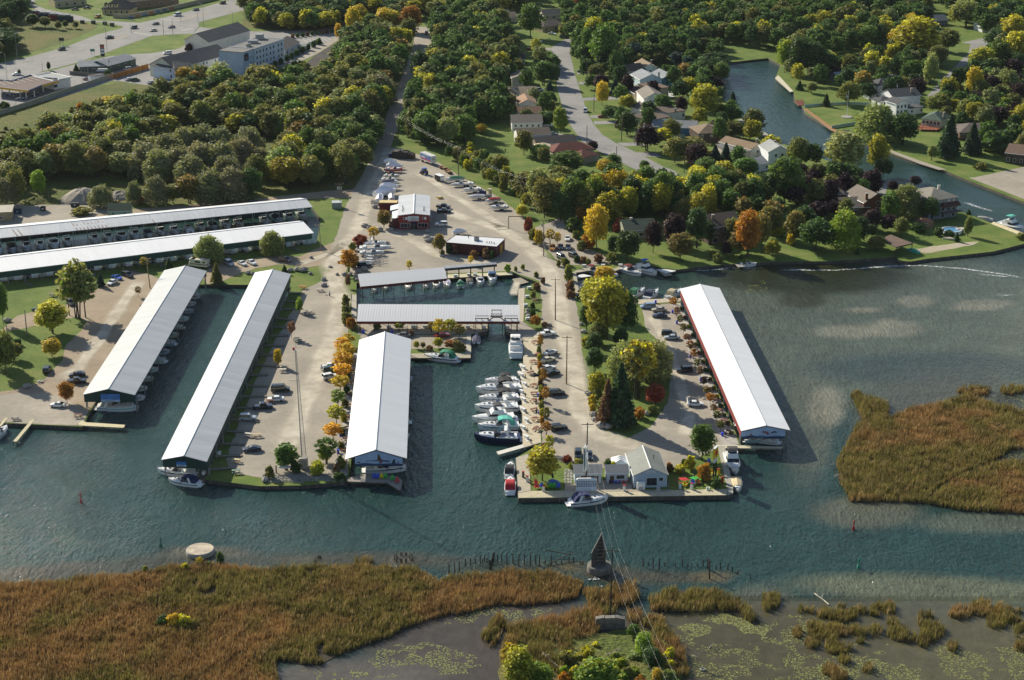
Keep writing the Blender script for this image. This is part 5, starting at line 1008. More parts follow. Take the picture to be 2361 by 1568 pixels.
for k,x in enumerate((978,1025,1074)):p=P(*f(x,62),5.4);t=thing('dormer',f'{ORD[k]} cream dormer from the left on the dark estate office roof','dormer',p,0,'dormers of the estate office');MB().box(0,0,.8,1.8,2.4,1.8).build('dormer_wall',M['wall'],t,C('cfc196'));MB().box(0,-1.22,.9,.9,.06,1.0).build('pane',M['glass2'],t);MB().hexa([(-1.2,-1.4,1.7),(1.2,-1.4,1.7),(1.2,1.4,1.7),(-1.2,1.4,1.7)],[(-.05,-1.4,2.6),(.05,-1.4,2.6),(.05,1.4,2.6),(-.05,1.4,2.6)]).build('dormer_roof',M['shingle'],t,C('33343a'))
bldg('office_building','long tan building with dark roof at the top left',f(510,75),f(800,50),14,4.2,'gable','x',2.6,'b5a984','3d3d42',cat='building',win=row(4,1.8,1.4,1.4));bldg('model_home','dark brown building behind the estate wall',f(1210,90),f(1650,40),18,5,'gable','x',3.0,'7a6a54','4a3a30',cat='building',win=row(4,2,1.4,1.6))
def wall_run(name,label,pts,h,col,cat,n=0,th=.3,mat='wall'):
 t=thing(name,label,cat);w=[P(*p,0) for p in pts]
 for a,b in zip(w,w[1:]):
  m=max(1,int((b-a).length/4.5))
  for k in range(m):
   p,r=a.lerp(b,k/m),a.lerp(b,(k+1)/m);c=(p+r)/2;MB().box(c.x,c.y,h/2,(r-p).length-.05,th,h-.1,math.atan2(r.y-p.y,r.x-p.x)).build('fence_panel',M[mat],t,C(col));MB().box(p.x,p.y,h/2+.05,.42,.42,h+.2).build('pillar',M[mat],t,C(col))
 return t
ew=wall_run('estate_wall','tan panelled wall of the housing estate along the highway',[f(1045,165),f(1180,172),f(1500,112),f(1800,42),f(2000,-5)],2.6,'b3a488','wall')
for k in range(7):p=P(*f(1210+k*62,160-k*14),1.5)+Vector((0,-.35,0));MB().box(p.x,p.y,p.z,2.6,.06,1.0,.22).build('hoarding_poster',M['plastic'],ew,C(('3d5a8f','b06a3a','3d7ba8','b5622e','4a6f9f','3f5a86','a84a3a')[k]))
wall_run('plank_fence','long grey panel fence below the filling station',[f(-40,1075),f(250,985),f(640,850),f(830,790),f(1050,712)],2.4,'a5a08c','fence',th=.15,mat='wood');wall_run('plank_fence','orange-brown timber fence behind the restaurant',[f(1050,730),f(1215,680),f(1370,632)],2.6,'9a6a2c','fence',th=.15,mat='wood');wall_run('yard_fence','grey timber fence of the restaurant yard',[f(648,690),f(800,705),f(960,715),f(1040,700)],2.0,'6b6a60','fence',th=.15,mat='wood')
def sign_on_posts(name,label,base,w,h,z,col,n=2,text_=None):
 t=thing(name,label,'sign',P(*base))
 for k in range(n):MB().tube(((k-(n-1)/2)*w*.6,0,0),((k-(n-1)/2)*w*.6,0,z+h),.1,.1,5).build('post',M['steel'],t)
 MB().box(0,-.15,z+h/2,w,.15,h).build('sign_face',M['plastic'],t,C(col)); return t
t=sign_on_posts('pylon_sign','tall dark pylon sign beside the restaurant',f(950,538),2.2,6.5,1.0,'1d2026',1)
for k,(z,col) in enumerate(((6.2,'b5493c'),(4.6,'c9cdd4'),(3.0,'d2d5da'))):MB().box(0,-.25,z,1.7,.06,1.1).build('sign_panel',M['plastic'],t,C(col))
sign_on_posts('road_sign','green direction sign by the highway',f(857,512),2.4,1.4,2.2,'2f7a6a');sign_on_posts('road_sign','back of a dark billboard beside the far lane of the highway',f(572,420),2.8,1.8,2.6,'33363a')
t=sign_on_posts('pylon_sign','dark blue inn pylon sign by the drive entrance',f(2152,345),3.2,3.8,.5,'2a2c44',1);text('BEST',.5,M['yellowtxt'],t,Matrix.Translation((0,-.28,3.0))@Matrix.Rotation(R(90),4,'X'))
for k,(x,y,w,h,col) in enumerate(((355,160,9,3,'6a2028'),(430,172,9,3,'2b3044'),(520,185,9,3,'7a2430'),(605,195,9,3,'2f3a3c'))):
 t=thing('shipping_box',f'{("dark red", "navy blue", "crimson", "black")[k]} box stand with chairs on top in the row at the side street','container',P(*f(x,y)),-.12,'boxes in the row at the side street');MB().box(0,0,h/2,w,3,h).build('box_body',M['siding_v'],t,C(col));
 for q_ in range(2):MB().box(-2.5+q_*4,0,h+.6,3,2.2,1.0).build('roof_unit',M['steel'],t)
def leaf_cloud(pts,nrm,size,seed,squash=.0):
 """a small bent leaf clump at each point"""
 g=np.random.default_rng(seed);n=len(pts)
 a=g.normal(size=(n,3))*.75+nrm;a/=np.linalg.norm(a,axis=1,keepdims=True)+1e-9
 r=g.normal(size=(n,3));u=np.cross(a,r);u/=np.linalg.norm(u,axis=1,keepdims=True)+1e-9;w=np.cross(a,u)
 s=(size*g.uniform(.6,1.35,n))[:,None]
 q=np.stack([pts-u*s-w*s*.6,pts+u*s*.9-w*s*.7+a*s*.25,pts+u*s+w*s*.7,pts-u*s*.8+w*s*.8+a*s*.3],1)
 V=q.reshape(-1,3);F=np.arange(n*4).reshape(n,4);v=np.repeat(g.uniform(0,1,n),4); return V,F,v
def crown(kind,seed,N):
 """unit crown: radius about 1, from z 0 to 1 (z is scaled by the tree height)"""
 g=np.random.default_rng(seed);P_,Q_=[],[]
 def lobe(c,r,n):
  d=g.normal(size=(n,3));d/=np.linalg.norm(d,axis=1,keepdims=True);rr=(1-.55*g.uniform(0,1,n)**2.2+.14*g.normal(size=n))[:,None]
  P_.append(np.array(c)+d*rr*np.array(r));e=d/np.array(r);Q_.append(e/np.linalg.norm(e,axis=1,keepdims=True)+np.array([0,0,.25]))
 if kind in ('round','tall','willow','bush','sparse'):
  nl={'round':22,'tall':18,'willow':28,'bush':10,'sparse':20}[kind];z0,zc={'round':(.2,.6),'tall':(.14,.56),'willow':(.1,.58),'bush':(.0,.45),'sparse':(.3,.64)}[kind]
  hh=1-z0
  lobe((0,0,zc),(.62,.62,hh*.4),N//6 if kind!='sparse' else 4)
  for k in range(nl):
   a=k*2.399+g.uniform(-.4,.4);t=(k+.5)/nl;z=z0+hh*(.14+.74*t);rad=.62*math.sin(math.pi*min(.97,max(.06,(.2+.72*t))))**.75*g.uniform(.75,1.1)
   r=g.uniform(.22,.44)*(1.0 if kind!='sparse' else .8);lobe((math.cos(a)*rad,math.sin(a)*rad,z),(r,r,r*hh*(.46 if kind not in ('tall','sparse') else .55 if kind=='tall' else .28)),int(N*5/6/nl))
  if kind=='willow':
   m=N//2;a=g.uniform(0,2*math.pi,m);rr=g.uniform(.7,1.02,m);z=g.uniform(.06,.62,m);P_.append(np.stack([np.cos(a)*rr,np.sin(a)*rr,z],1));Q_.append(np.stack([np.cos(a),np.sin(a),np.zeros(m)],1))
 else:
  for k in range(13):
   t=k/13;z=.08+.9*t;r=(1-t)**.85;n=int(N*(1-t)*.19)+12;a=g.uniform(0,2*math.pi,n);rr=r*np.sqrt(g.uniform(.12,1,n))*(1+.16*np.sin(a*5+k))
   P_.append(np.stack([np.cos(a)*rr,np.sin(a)*rr,z+.06*(1-rr/max(r,.01))],1));Q_.append(np.stack([np.cos(a)*.5,np.sin(a)*.5,np.ones(n)],1))
 return np.concatenate(P_),np.concatenate(Q_)
LS={'round':.066,'tall':.072,'willow':.052,'bush':.11,'sparse':.085,'conifer':.085}
def crown_arrays(kind,seed,N,asp=1.45,ls=1.0):
 p,q=crown(kind,seed,N);p2=p.copy();p2[:,2]*=2*asp
 V,F,v=leaf_cloud(p2,q,LS[kind]*ls,seed+1);V[:,2]/=2*asp; return V,F,v
CR={}
for kd,cnt,N in (('round',6,3300),('tall',3,2800),('willow',3,4200),('bush',3,700),('sparse',3,900),('conifer',3,2600)):
 CR[kd]=[]
 for s in range(cnt):
  V,F,v=crown_arrays(kd,31*s+len(kd)*7,N,1.45 if kd not in ('conifer','bush') else (1.5 if kd=='conifer' else .6))
  me=np_mesh('crown',V,F,M['leaf']);vflt(me,'v',v);vflt(me,'up',np.clip((V[:,2]-.25)/.75,0,1));CR[kd].append(me)
def trunk_mesh(seed,lean=0,multi=1,top=.75):
 g=random.Random(seed);mb=MB()
 for m in range(multi):
  ang=g.uniform(0,6.28);b=Vector((math.cos(ang)*.06*(multi>1),math.sin(ang)*.06*(multi>1),-.01));t=Vector((g.uniform(-.12,.12)+math.cos(ang)*.2*(multi>1),g.uniform(-.12,.12)+math.sin(ang)*.2*(multi>1),top));mid=b.lerp(t,.45)
  mb.tube(b,mid,.055,.04,7);mb.tube(mid,t,.04,.012,6)
  for k in range(4):s=b.lerp(t,.4+.13*k);a=g.uniform(0,6.28);mb.tube(s,s+Vector((math.cos(a)*.42,math.sin(a)*.42,.12)),.02,.006,4)
 return mb.mesh('trunk',M['bark'])
TK=[trunk_mesh(k,multi=1+(k==2)) for k in range(3)];TKC=MB().tube((0,0,-.01),(0,0,.95),.06,.01,6).mesh('trunk',M['bark'])
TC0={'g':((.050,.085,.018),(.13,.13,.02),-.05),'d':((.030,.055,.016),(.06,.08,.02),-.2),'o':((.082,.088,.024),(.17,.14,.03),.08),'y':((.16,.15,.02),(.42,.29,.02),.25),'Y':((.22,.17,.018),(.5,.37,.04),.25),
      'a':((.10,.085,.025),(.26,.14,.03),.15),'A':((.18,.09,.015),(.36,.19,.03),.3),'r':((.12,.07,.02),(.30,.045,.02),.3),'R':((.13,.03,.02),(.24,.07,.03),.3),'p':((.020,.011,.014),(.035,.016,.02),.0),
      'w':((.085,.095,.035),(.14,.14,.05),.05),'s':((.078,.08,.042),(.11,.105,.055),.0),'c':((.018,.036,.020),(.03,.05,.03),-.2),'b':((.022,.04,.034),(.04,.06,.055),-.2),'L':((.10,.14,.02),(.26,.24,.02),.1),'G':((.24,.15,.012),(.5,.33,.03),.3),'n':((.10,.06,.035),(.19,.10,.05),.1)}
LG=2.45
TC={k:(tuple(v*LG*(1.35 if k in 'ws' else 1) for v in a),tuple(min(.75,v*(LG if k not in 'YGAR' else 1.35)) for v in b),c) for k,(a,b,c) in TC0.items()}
CN={'g':'green','d':'dark green','o':'olive','y':'yellow-green','Y':'yellow','a':'russet-tipped','A':'orange','r':'red-tipped','R':'crimson','p':'dark purple','w':'grey-green','s':'grey-olive','c':'dark evergreen','b':'blue-green','L':'light green','G':'golden','n':'brown'}
KN={'round':'maple_tree','tall':'poplar_tree','willow':'willow_tree','bush':'shrub','sparse':'locust_tree','conifer':'spruce_tree'}
TREES=[]
def tr(i,j,where,group,*items):
 """items: x, y of the foot, width, height in enlargement units, colour, kind"""
 f=T(i,j)
 for x,y,w,h,c,kd in items:
  X,Y=f(x,y);p=P(X,Y);TREES.append((p.x,p.y,w/4/SC(Y),h/4/VS(Y),c,{'r':'round','t':'tall','w':'willow','b':'bush','s':'sparse','c':'conifer'}[kd],where,group))
tr(2,1,'in the island garden right of the gravel road',None,(850,1060,220,170,'Y','r'),(760,1330,300,330,'y','r'),(880,1560,420,560,'y','r'),(1050,1530,260,400,'d','r'),(690,1470,180,220,'d','r'),(800,1600,200,180,'o','r'),(650,1150,90,70,'o','b'))
tr(2,2,'in the island garden right of the gravel road',None,(1130,545,360,540,'w','s'),(1170,540,380,560,'y','s'),(1020,420,300,400,'w','w'),(1310,340,320,340,'w','w'),(1240,400,280,330,'y','s'),(760,300,190,230,'d','r'),(760,130,180,200,'d','r'),(690,60,110,90,'y','b'),(780,520,190,220,'y','r'),(1000,790,270,590,'c','c'),(880,780,200,430,'n','c'),(1320,600,200,190,'R','r'),(1330,470,160,150,'o','r'),(1170,720,130,100,'A','b'),(1290,680,110,80,'o','b'),(740,600,100,90,'Y','b'),(745,660,80,70,'Y','b'),(790,560,120,100,'o','b'),(1150,440,200,200,'o','r'),(1000,60,180,160,'d','r'),(860,700,190,150,'o','b'))
tr(2,2,'near the fuel dock',None,(280,1295,350,300,'y','r'),(1750,1110,260,330,'g','r'),(345,1045,120,170,'y','s'),(315,880,130,130,'A','s'),(505,1120,95,55,'R','b'),(620,1170,110,75,'o','b'),(880,1165,90,70,'d','b'),(1455,1215,80,85,'r','b'),(1550,1225,130,70,'y','b'),(1640,1190,120,120,'y','b'),(1770,1290,150,150,'A','b'),(1880,1370,110,110,'d','b'),(545,1185,60,50,'y','b'),(1590,1160,70,60,'d','b'),(300,1010,90,60,'R','b'),(930,1180,60,60,'y','b'))
tr(2,2,'in the planting strip behind the boardwalk picnic tables','shrubs of the boardwalk strip',*[(250+k*3,130+k*72,55,75,'oyAonya'[k%7],'b') for k in range(10)])
tr(2,2,'in the planting strip behind the boardwalk picnic tables','young locusts of the boardwalk strip',(262,100,80,160,'A','s'),(290,430,90,180,'A','s'),(310,600,90,180,'A','s'),(320,780,80,170,'o','s'))
tr(2,1,'along the basin path','shrubs of the basin path',(100,920,45,50,'L','b'),(225,990,60,50,'o','b'),(285,1050,60,60,'n','b'),(230,1110,90,70,'n','b'),(195,1180,70,60,'o','b'),(190,1280,60,60,'d','b'),(190,1350,70,70,'d','b'),(215,1450,110,110,'A','s'),(300,1450,70,50,'n','b'),(35,935,40,45,'L','b'))
tr(2,1,'between the road and the inlet','shrubs between the road and the inlet',(520,1020,90,140,'o','b'),(535,1130,90,110,'n','b'),(520,950,80,80,'o','b'),(490,880,90,70,'o','b'),(540,1180,90,70,'n','b'),(600,850,70,60,'d','b'),(660,860,80,60,'n','b'),(700,870,70,50,'o','b'),(800,850,110,70,'n','b'),(920,850,130,80,'o','b'),(430,890,50,60,'o','b'))
pts=[(1390,1290),(1470,1290,),(1530,1340),(1560,1400)]
f21,f22=T(2,1),T(2,2)
A5,B5=f21(1490,1250),f22(1960,900)
for k in range(15):
 u=(k+.3)/15;x=A5[0]+(B5[0]-A5[0])*u;y=A5[1]+(B5[1]-A5[1])*u;p=P(x,y);TREES.append((p.x-.5,p.y,random.uniform(2.4,3.4),random.uniform(3.0,4.2),'AnoanrAonpaAnoo'[k],'sparse','on the terrace along the red-sided shed','small trees of the red shed terrace'))
 TREES.append((p.x+2.2,p.y-1.8,random.uniform(1.4,2.2),random.uniform(.9,1.4),'onydonodnoydono'[k],'bush','on the terrace along the red-sided shed','shrubs of the red shed terrace'))
tr(1,2,'in the golden row left of the wide white shed','golden locusts beside the wide shed',(800,130,220,160,'G','s'),(830,200,230,180,'Y','s'),(810,290,240,180,'G','s'),(800,380,230,170,'G','s'),(780,480,200,160,'Y','s'),(760,640,180,190,'L','s'),(745,790,210,200,'y','s'),(715,930,220,170,'G','s'),(850,60,160,120,'Y','s'))
tr(1,2,'at the water end of the middle lot',None,(290,1200,270,250,'g','s'),(270,1195,200,200,'g','r'),(650,1140,250,240,'g','s'),(640,1130,140,150,'L','r'),(130,1275,110,110,'o','b'),(370,1225,110,110,'d','b'),(565,1240,160,120,'y','b'),(205,235,90,150,'Y','t'),(740,1230,80,90,'n','b'),(790,1180,110,90,'o','b'),(770,1290,130,70,'d','b'))
tr(1,2,'between the wide shed and its terrace','shrubs of the wide shed terrace',*[(860-k*12,230+k*130,70,75,'dodoydo'[k%7],'b') for k in range(8)])
tr(1,1,'on the bank of the second green shed',None,(400,1310,85,130,'L','t'),(330,1550,110,160,'n','s'))
tr(1,1,'around the marina yard',None,(1180,535,140,165,'a','r'),(1085,640,140,120,'Y','s'),(960,690,150,90,'R','b'),(860,960,230,230,'A','s'),(850,930,200,180,'G','s'),(900,900,120,120,'r','b'),(890,740,80,70,'o','b'),(1690,770,130,180,'a','r'),(1780,770,70,90,'d','b'),(1840,780,70,90,'n','b'),(2120,820,90,100,'n','b'),(2010,815,90,70,'n','b'),(2170,820,60,70,'d','b'),(1980,880,70,90,'Y','s'),(1415,930,90,100,'Y','s'),(1250,540,60,70,'n','b'),(1720,790,60,50,'o','b'))
tr(1,1,'at the left end of the inner basin','shrubs at the left end of the inner basin',(850,1090,60,130,'n','s'),(830,1260,80,110,'o','b'),(830,1330,90,80,'o','b'),(840,1420,120,110,'o','b'),(880,1460,110,100,'A','b'))
tr(1,1,'in the garden between the ribbed shed and the wide shed','small trees of the basin garden',(1120,1470,90,70,'o','b'),(1320,1490,140,100,'y','s'),(1620,1510,110,110,'a','s'),(1690,1560,160,190,'Y','s'),(1790,1530,180,160,'y','s'),(1880,1560,130,140,'a','s'),(1430,1530,80,50,'n','b'),(2320,940,70,70,'L','b'))
tr(1,2,'in the garden behind the cruiser with green canopy','shrubs of the cruiser garden',(1480,80,70,70,'y','s'),(1540,80,60,60,'a','s'),(1680,70,110,90,'y','s'),(1790,80,120,80,'r','s'),(1850,90,110,90,'a','s'),(1900,100,80,70,'o','b'),(1600,100,80,50,'n','b'))
tr(0,1,'on the left lawns',None,(730,1365,330,540,'w','s'),(790,1360,330,440,'w','s'),(640,1340,260,420,'w','s'),(700,1362,300,480,'L','s'),(490,1510,330,300,'y','r'),(480,1500,270,260,'Y','r'),(1930,860,260,260,'w','w'),(160,1620,100,60,'d','b'),(930,1075,80,130,'b','c'),(2000,1040,110,190,'o','c'),(1330,920,110,120,'Y','s'),(1560,920,90,110,'d','c'),(1275,1170,70,100,'a','s'),(30,1420,140,380,'g','r'))
tr(1,1,'on the lawn by the road fork',None,(150,780,230,220,'w','w'),(265,955,65,80,'d','c'))
tr(0,2,'at the left shore',None,(60,330,260,400,'o','r'),(480,150,200,160,'Y','r'),(620,585,160,200,'A','r'),(0,230,220,300,'d','r'),(140,180,160,150,'o','r'))
tr(0,1,'at the edge of the wood behind the long sheds',None,(930,340,220,200,'s','w'),(1240,310,150,210,'s','w'),(1440,320,240,270,'s','w'),(1600,310,200,180,'o','r'),(1750,310,280,260,'a','r'),(1940,300,300,300,'s','w'),(2150,290,300,320,'s','w'),(360,230,160,220,'L','t'),(60,330,220,260,'s','w'),(160,300,200,300,'o','r'),(1300,310,90,60,'r','b'),(1080,330,110,50,'a','b'),(760,410,220,60,'o','b'),(2330,280,240,300,'d','r'))
tr(0,0,'in the grey willow clump of the wood','grey willows in the wood',*[(x,y,320,330,'s','w') for x,y in ((1350,1640),(1560,1560),(1720,1500),(1880,1480),(2030,1500),(1650,1680),(1850,1640),(2050,1640),(2230,1600),(1480,1700),(2300,1500),(1770,1760),(2100,1760))])
tr(1,0,'in the grey willow clump of the wood','grey willows in the wood',(1120,960,380,280,'s','w'),(960,1080,260,200,'s','w'),(180,1640,200,200,'s','w'),(50,1600,200,240,'s','w'))
tr(1,0,'along the gravel road',None,(250,1560,200,250,'A','r'),(540,1540,150,150,'Y','r'),(900,330,180,260,'Y','r'),(1180,280,200,200,'Y','t'),(1430,300,230,240,'A','r'),(1260,290,200,190,'y','r'),(1060,320,200,190,'g','r'),(760,360,80,140,'Y','t'),(860,720,180,120,'Y','r'),(1000,740,220,140,'y','r'),(950,250,200,200,'Y','r'))
tr(2,0,'along the street',None,(170,350,250,310,'g','r'),(490,330,150,120,'w','b'),(600,150,140,170,'r','r'),(740,150,180,170,'g','r'),(740,230,110,110,'A','r'),(250,570,160,150,'w','r'),(290,790,260,220,'g','r'),(345,950,130,210,'b','c'),(350,1050,150,130,'o','r'),(345,1170,150,140,'d','r'),(445,1230,160,240,'L','t'),(600,510,130,200,'d','c'),(660,600,80,90,'d','b'),(690,560,140,300,'g','r'),(760,470,250,300,'y','r'),(850,640,290,400,'g','r'),(960,680,230,170,'d','r'),(810,700,180,120,'d','r'),(820,850,170,160,'p','r'),(830,970,150,210,'Y','t'),(1065,880,140,190,'p','r'),(950,870,90,150,'b','c'),(1060,1240,210,210,'d','r'),(990,1190,90,90,'p','b'),(1240,1390,270,240,'p','r'),(1470,1310,210,210,'o','r'),(1130,1000,90,50,'o','b'),(740,1400,120,100,'p','r'),(545,1310,50,70,'b','c'),(490,1310,30,50,'d','c'),(290,1320,80,100,'w','r'),(1210,1170,70,50,'o','b'),(110,1430,200,230,'o','r'),(500,1600,360,200,'g','r'),(860,1600,200,130,'Y','r'),(1220,1580,120,100,'g','r'))
tr(2,0,'between the houses and the canal',None,(1590,740,200,150,'a','r'),(1740,780,160,200,'d','c'),(1920,760,200,180,'g','r'),(1860,840,180,130,'p','r'),(1620,880,220,160,'y','r'),(1775,1110,310,330,'y','r'),(2030,1060,130,220,'c','c'),(1560,1060,130,170,'p','r'),(1900,1230,180,130,'p','r'),(2130,1280,130,90,'w','s'),(2270,1280,130,90,'w','s'),(1910,1030,100,80,'w','s'),(1500,1500,260,230,'o','r'),(1700,1560,260,230,'p','r'),(1870,1520,140,190,'b','c'),(1970,1510,130,200,'b','c'),(1650,1400,320,130,'o','r'),(1790,1640,280,180,'g','r'),(2150,1630,300,170,'g','r'),(1640,690,120,120,'d','r'))
tr(3,0,'around the flagpole lawn',None,(400,860,120,100,'w','r'),(290,830,80,90,'d','c'),(740,970,240,210,'o','r'),(870,880,220,220,'a','r'),(1035,780,140,150,'d','r'),(535,980,80,120,'d','c'),(1015,990,60,80,'d','c'),(1240,840,160,130,'o','r'),(1340,800,150,120,'d','r'),(1370,910,200,190,'p','r'),(1490,790,170,290,'w','t'),(750,690,170,190,'o','r'),(1000,1290,380,330,'w','w'),(1240,1340,300,290,'d','r'),(280,690,240,340,'d','r'),(150,670,180,300,'L','r'),(400,690,280,300,'d','r'),(560,690,200,200,'d','r'),(620,720,120,110,'p','r'))
tr(3,0,'on the right bank of the canal',None,(1570,1060,270,190,'o','r'),(1890,910,190,290,'Y','r'),(1830,910,60,130,'b','c'),(1960,960,50,110,'d','c'),(1760,850,100,80,'o','b'),(2100,1170,190,190,'p','r'),(1980,1140,200,180,'o','r'),(1830,1110,260,190,'o','r'),(2030,1110,140,150,'p','r'),(1660,1450,230,410,'c','c'),(1880,1420,180,300,'c','c'),(1510,1480,110,140,'w','r'),(2100,1400,360,190,'d','b'),(2250,1330,200,180,'d','b'),(2200,880,260,240,'w','w'),(2310,940,150,170,'p','r'),(2060,900,150,80,'o','b'),(2260,1020,110,80,'p','r'),(2180,1020,140,120,'L','r'),(2320,1200,220,230,'y','r'),(1960,1560,150,60,'o','b'),(2340,1440,170,210,'w','w'),(270,1545,230,280,'o','r'),(700,1600,420,380,'w','r'),(1000,1590,240,350,'y','r'),(1060,1640,200,180,'d','r'))
tr(3,0,'by the right street',None,(1360,540,470,380,'y','r'),(1240,480,250,250,'Y','r'),(1310,330,170,200,'Y','r'),(1660,480,240,210,'o','r'),(1820,240,340,230,'w','r'),(1960,680,300,240,'y','r'),(2120,640,240,270,'g','r'),(2280,620,260,330,'y','r'),(2250,420,260,280,'y','r'),(2100,440,220,170,'d','r'),(1560,620,220,200,'o','r'),(1420,600,160,150,'d','r'),(1200,560,180,160,'o','r'))
tr(2,1,'on the north shore',None,(1300,765,180,290,'p','r'),(1550,830,260,250,'a','r'),(1480,620,180,180,'n','r'),(1700,720,240,370,'d','r'),(2170,800,280,420,'A','r'),(2300,740,190,340,'a','r'),(1975,800,110,130,'p','r'),(2030,360,160,80,'R','b'),(2110,340,160,190,'R','r'),(1825,400,120,210,'b','c'),(1060,850,260,290,'d','r'),(950,790,170,180,'d','r'),(990,560,130,110,'R','r'),(970,570,100,70,'R','b'),(780,740,250,420,'Y','r'),(700,720,160,120,'A','b'),(640,480,140,140,'A','r'),(570,560,170,120,'d','b'),(250,690,120,140,'Y','b'),(350,690,110,150,'Y','s'),(420,700,80,130,'Y','s'),(190,640,90,100,'o','b'),(150,570,90,130,'R','b'),(590,630,90,70,'o','b'),(640,740,110,90,'o','b'),(90,430,140,110,'y','r'),(1900,850,120,80,'o','b'),(1860,800,90,50,'o','b'),(2110,820,50,40,'d','b'),(300,440,280,360,'o','r'),(240,330,270,340,'w','r'),(450,470,220,260,'d','r'),(560,430,260,360,'g','r'),(760,420,230,380,'L','r'),(800,330,240,300,'Y','r'),(960,340,300,330,'Y','r'),(900,440,260,280,'d','r'),(1100,400,260,340,'d','r'),(1250,430,240,320,'d','r'),(1380,420,260,400,'g','r'),(1500,420,200,320,'d','c'),(1580,480,200,220,'o','r'),(1720,260,230,240,'g','r'),(1900,300,260,320,'g','r'),(2060,200,230,200,'o','r'),(2220,350,250,300,'y','r'),(2340,330,200,280,'d','r'),(1950,120,240,200,'y','r'),(1700,130,200,170,'y','r'))
tr(3,1,'on the north shore',None,(150,310,400,420,'g','r'),(380,260,200,200,'p','r'),(600,180,260,260,'d','r'),(960,215,160,120,'o','r'),(1150,200,120,100,'p','r'),(1355,150,130,95,'p','r'),(1270,430,310,300,'w','w'),(1480,460,240,200,'d','r'),(1225,620,170,180,'o','r'),(440,740,380,280,'d','r'),(700,720,300,350,'L','w'),(830,690,230,260,'d','r'),(1000,740,210,130,'o','r'),(1840,610,100,180,'o','t'),(1670,620,120,60,'d','b'),(1570,610,100,80,'d','b'),(1740,660,50,90,'d','c'),(950,560,200,190,'p','r'),(500,330,190,110,'p','r'),(610,430,220,150,'p','r'),(40,800,170,150,'y','r'),(210,690,100,100,'Y','b'),(90,610,150,90,'y','b'),(240,580,110,110,'b','c'),(600,210,90,110,'b','c'),(530,280,160,130,'y','r'),(825,780,50,70,'d','c'),(1850,410,50,50,'d','c'),(1390,570,160,80,'d','b'),(330,540,260,200,'d','r'),(80,480,200,220,'d','r'),(950,630,120,130,'d','r'),(2340,640,120,60,'o','b'))
def inpoly(x,y,poly):
 c=False;n=len(poly);j=n-1
 for i in range(n):
  xi,yi=poly[i];xj,yj=poly[j]
  if (yi>y)!=(yj>y) and x<(xj-xi)*(y-yi)/(yj-yi)+xi:c= not c
  j=i
 return c
def wood(poly,step,cols,kinds,where,group,hmin=9,hmax=15.5,wmin=9.5,wmax=14.5,clear=()):
 w=[P(*p) for p in poly];pl=[(p.x,p.y) for p in w];x0,x1=min(p[0] for p in pl),max(p[0] for p in pl);y0,y1=min(p[1] for p in pl),max(p[1] for p in pl);rw=0
 yy=y0
 while yy<y1:
  xx=x0+(step/2 if rw%2 else 0)
  while xx<x1:
   x,y=xx+random.uniform(-.35,.35)*step,yy+random.uniform(-.35,.35)*step;xx+=step
   if not inpoly(x,y,pl):continue
   if any((x-tx)**2+(y-ty)**2<9 for tx,ty,*_ in TREES[-400:] if _[3]!='bush'):continue
   c=random.choice(cols);TREES.append((x,y,random.uniform(wmin,wmax),random.uniform(hmin,hmax),c,random.choice(kinds),where,group))
  yy+=step*.87;rw+=1
RT=['round']*5+['tall']
wood([(-40,385),(0,375),(110,332),(190,312),(285,264),(370,243),(430,250),(380,350),(330,400),(250,415),(140,412),(60,440),(-40,450)],8.8,'oogowyowgoaow',RT,'in the left part of the wood behind the long sheds','trees in the left part of the wood')
wood([(370,243),(440,218),(590,210),(700,208),(780,165),(800,100),(945,95),(935,155),(888,262),(858,335),(818,428),(700,436),(560,444),(480,440),(640,420),(640,330),(520,310),(420,290)],9.0,'gogowogyogdwooga',RT,'in the wood between the inn and the gravel road','trees in the wood left of the gravel road')
wood([(990,135),(1005,70),(1150,50),(1175,110),(1160,190),(1150,285),(1085,300),(1065,350),(1000,350),(945,330),(930,300),(958,200)],9.0,'ggdggwogyggdo',RT,'in the tree belt between the gravel road and the houses','trees in the belt right of the gravel road',10,15,9,13)
wood([(1330,145),(1420,180),(1450,152),(1655,140),(1655,100),(1780,118),(1790,150),(1900,140),(2040,120),(2140,60),(2130,0),(2130,-40),(1250,-40),(1300,40)],10.5,'gggdddyggoggwo',['round'],'in the far tree canopy beyond the canal','trees of the far canopy',9,15,9,13)
wood([(2200,60),(2361,110),(2420,110),(2420,-50),(2140,-50),(2170,20)],11,'gddddyg',['round'],'in the far right tree canopy','trees of the far right canopy',9,14,9,13)
wood([(590,64),(700,78),(790,60),(800,0),(800,-40),(560,-40),(570,20)],8,'ddddoogy',RT,'in the dark wood beyond the inn drive','trees beyond the inn drive',9,14)
wood([(-60,100),(20,60),(60,40),(50,0),(-60,-20)],8,'ddd',['round'],'in the dark grove at the top left corner','trees of the top left grove',8,13);wood([(-60,150),(0,140),(25,115),(15,80),(-60,80)],8,'ddo',['round'],'in the dark grove at the left edge','trees of the left edge grove',7,11)
wood([(1070,350),(1130,375),(1190,430),(1230,470),(1215,480),(1150,440),(1080,400),(1020,365)],5.0,'oyogwo',['round','bush'],'in the hedge along the yard of stored boats','trees of the yard hedge',4,7,3.5,5)
wood([(1200,470),(1235,430),(1330,440),(1320,480),(1250,500)],7,'ogdy',['round'],'in the trees above the yard corner','trees above the yard corner',7,11)
wood([(1330,470),(1420,440),(1540,445),(1640,455),(1790,465),(1770,500),(1640,520),(1480,510),(1400,520),(1340,510)],8.5,'gdygdoy',RT,'in the belt of trees behind the north shore houses','trees behind the north shore houses',9,14,8,11)
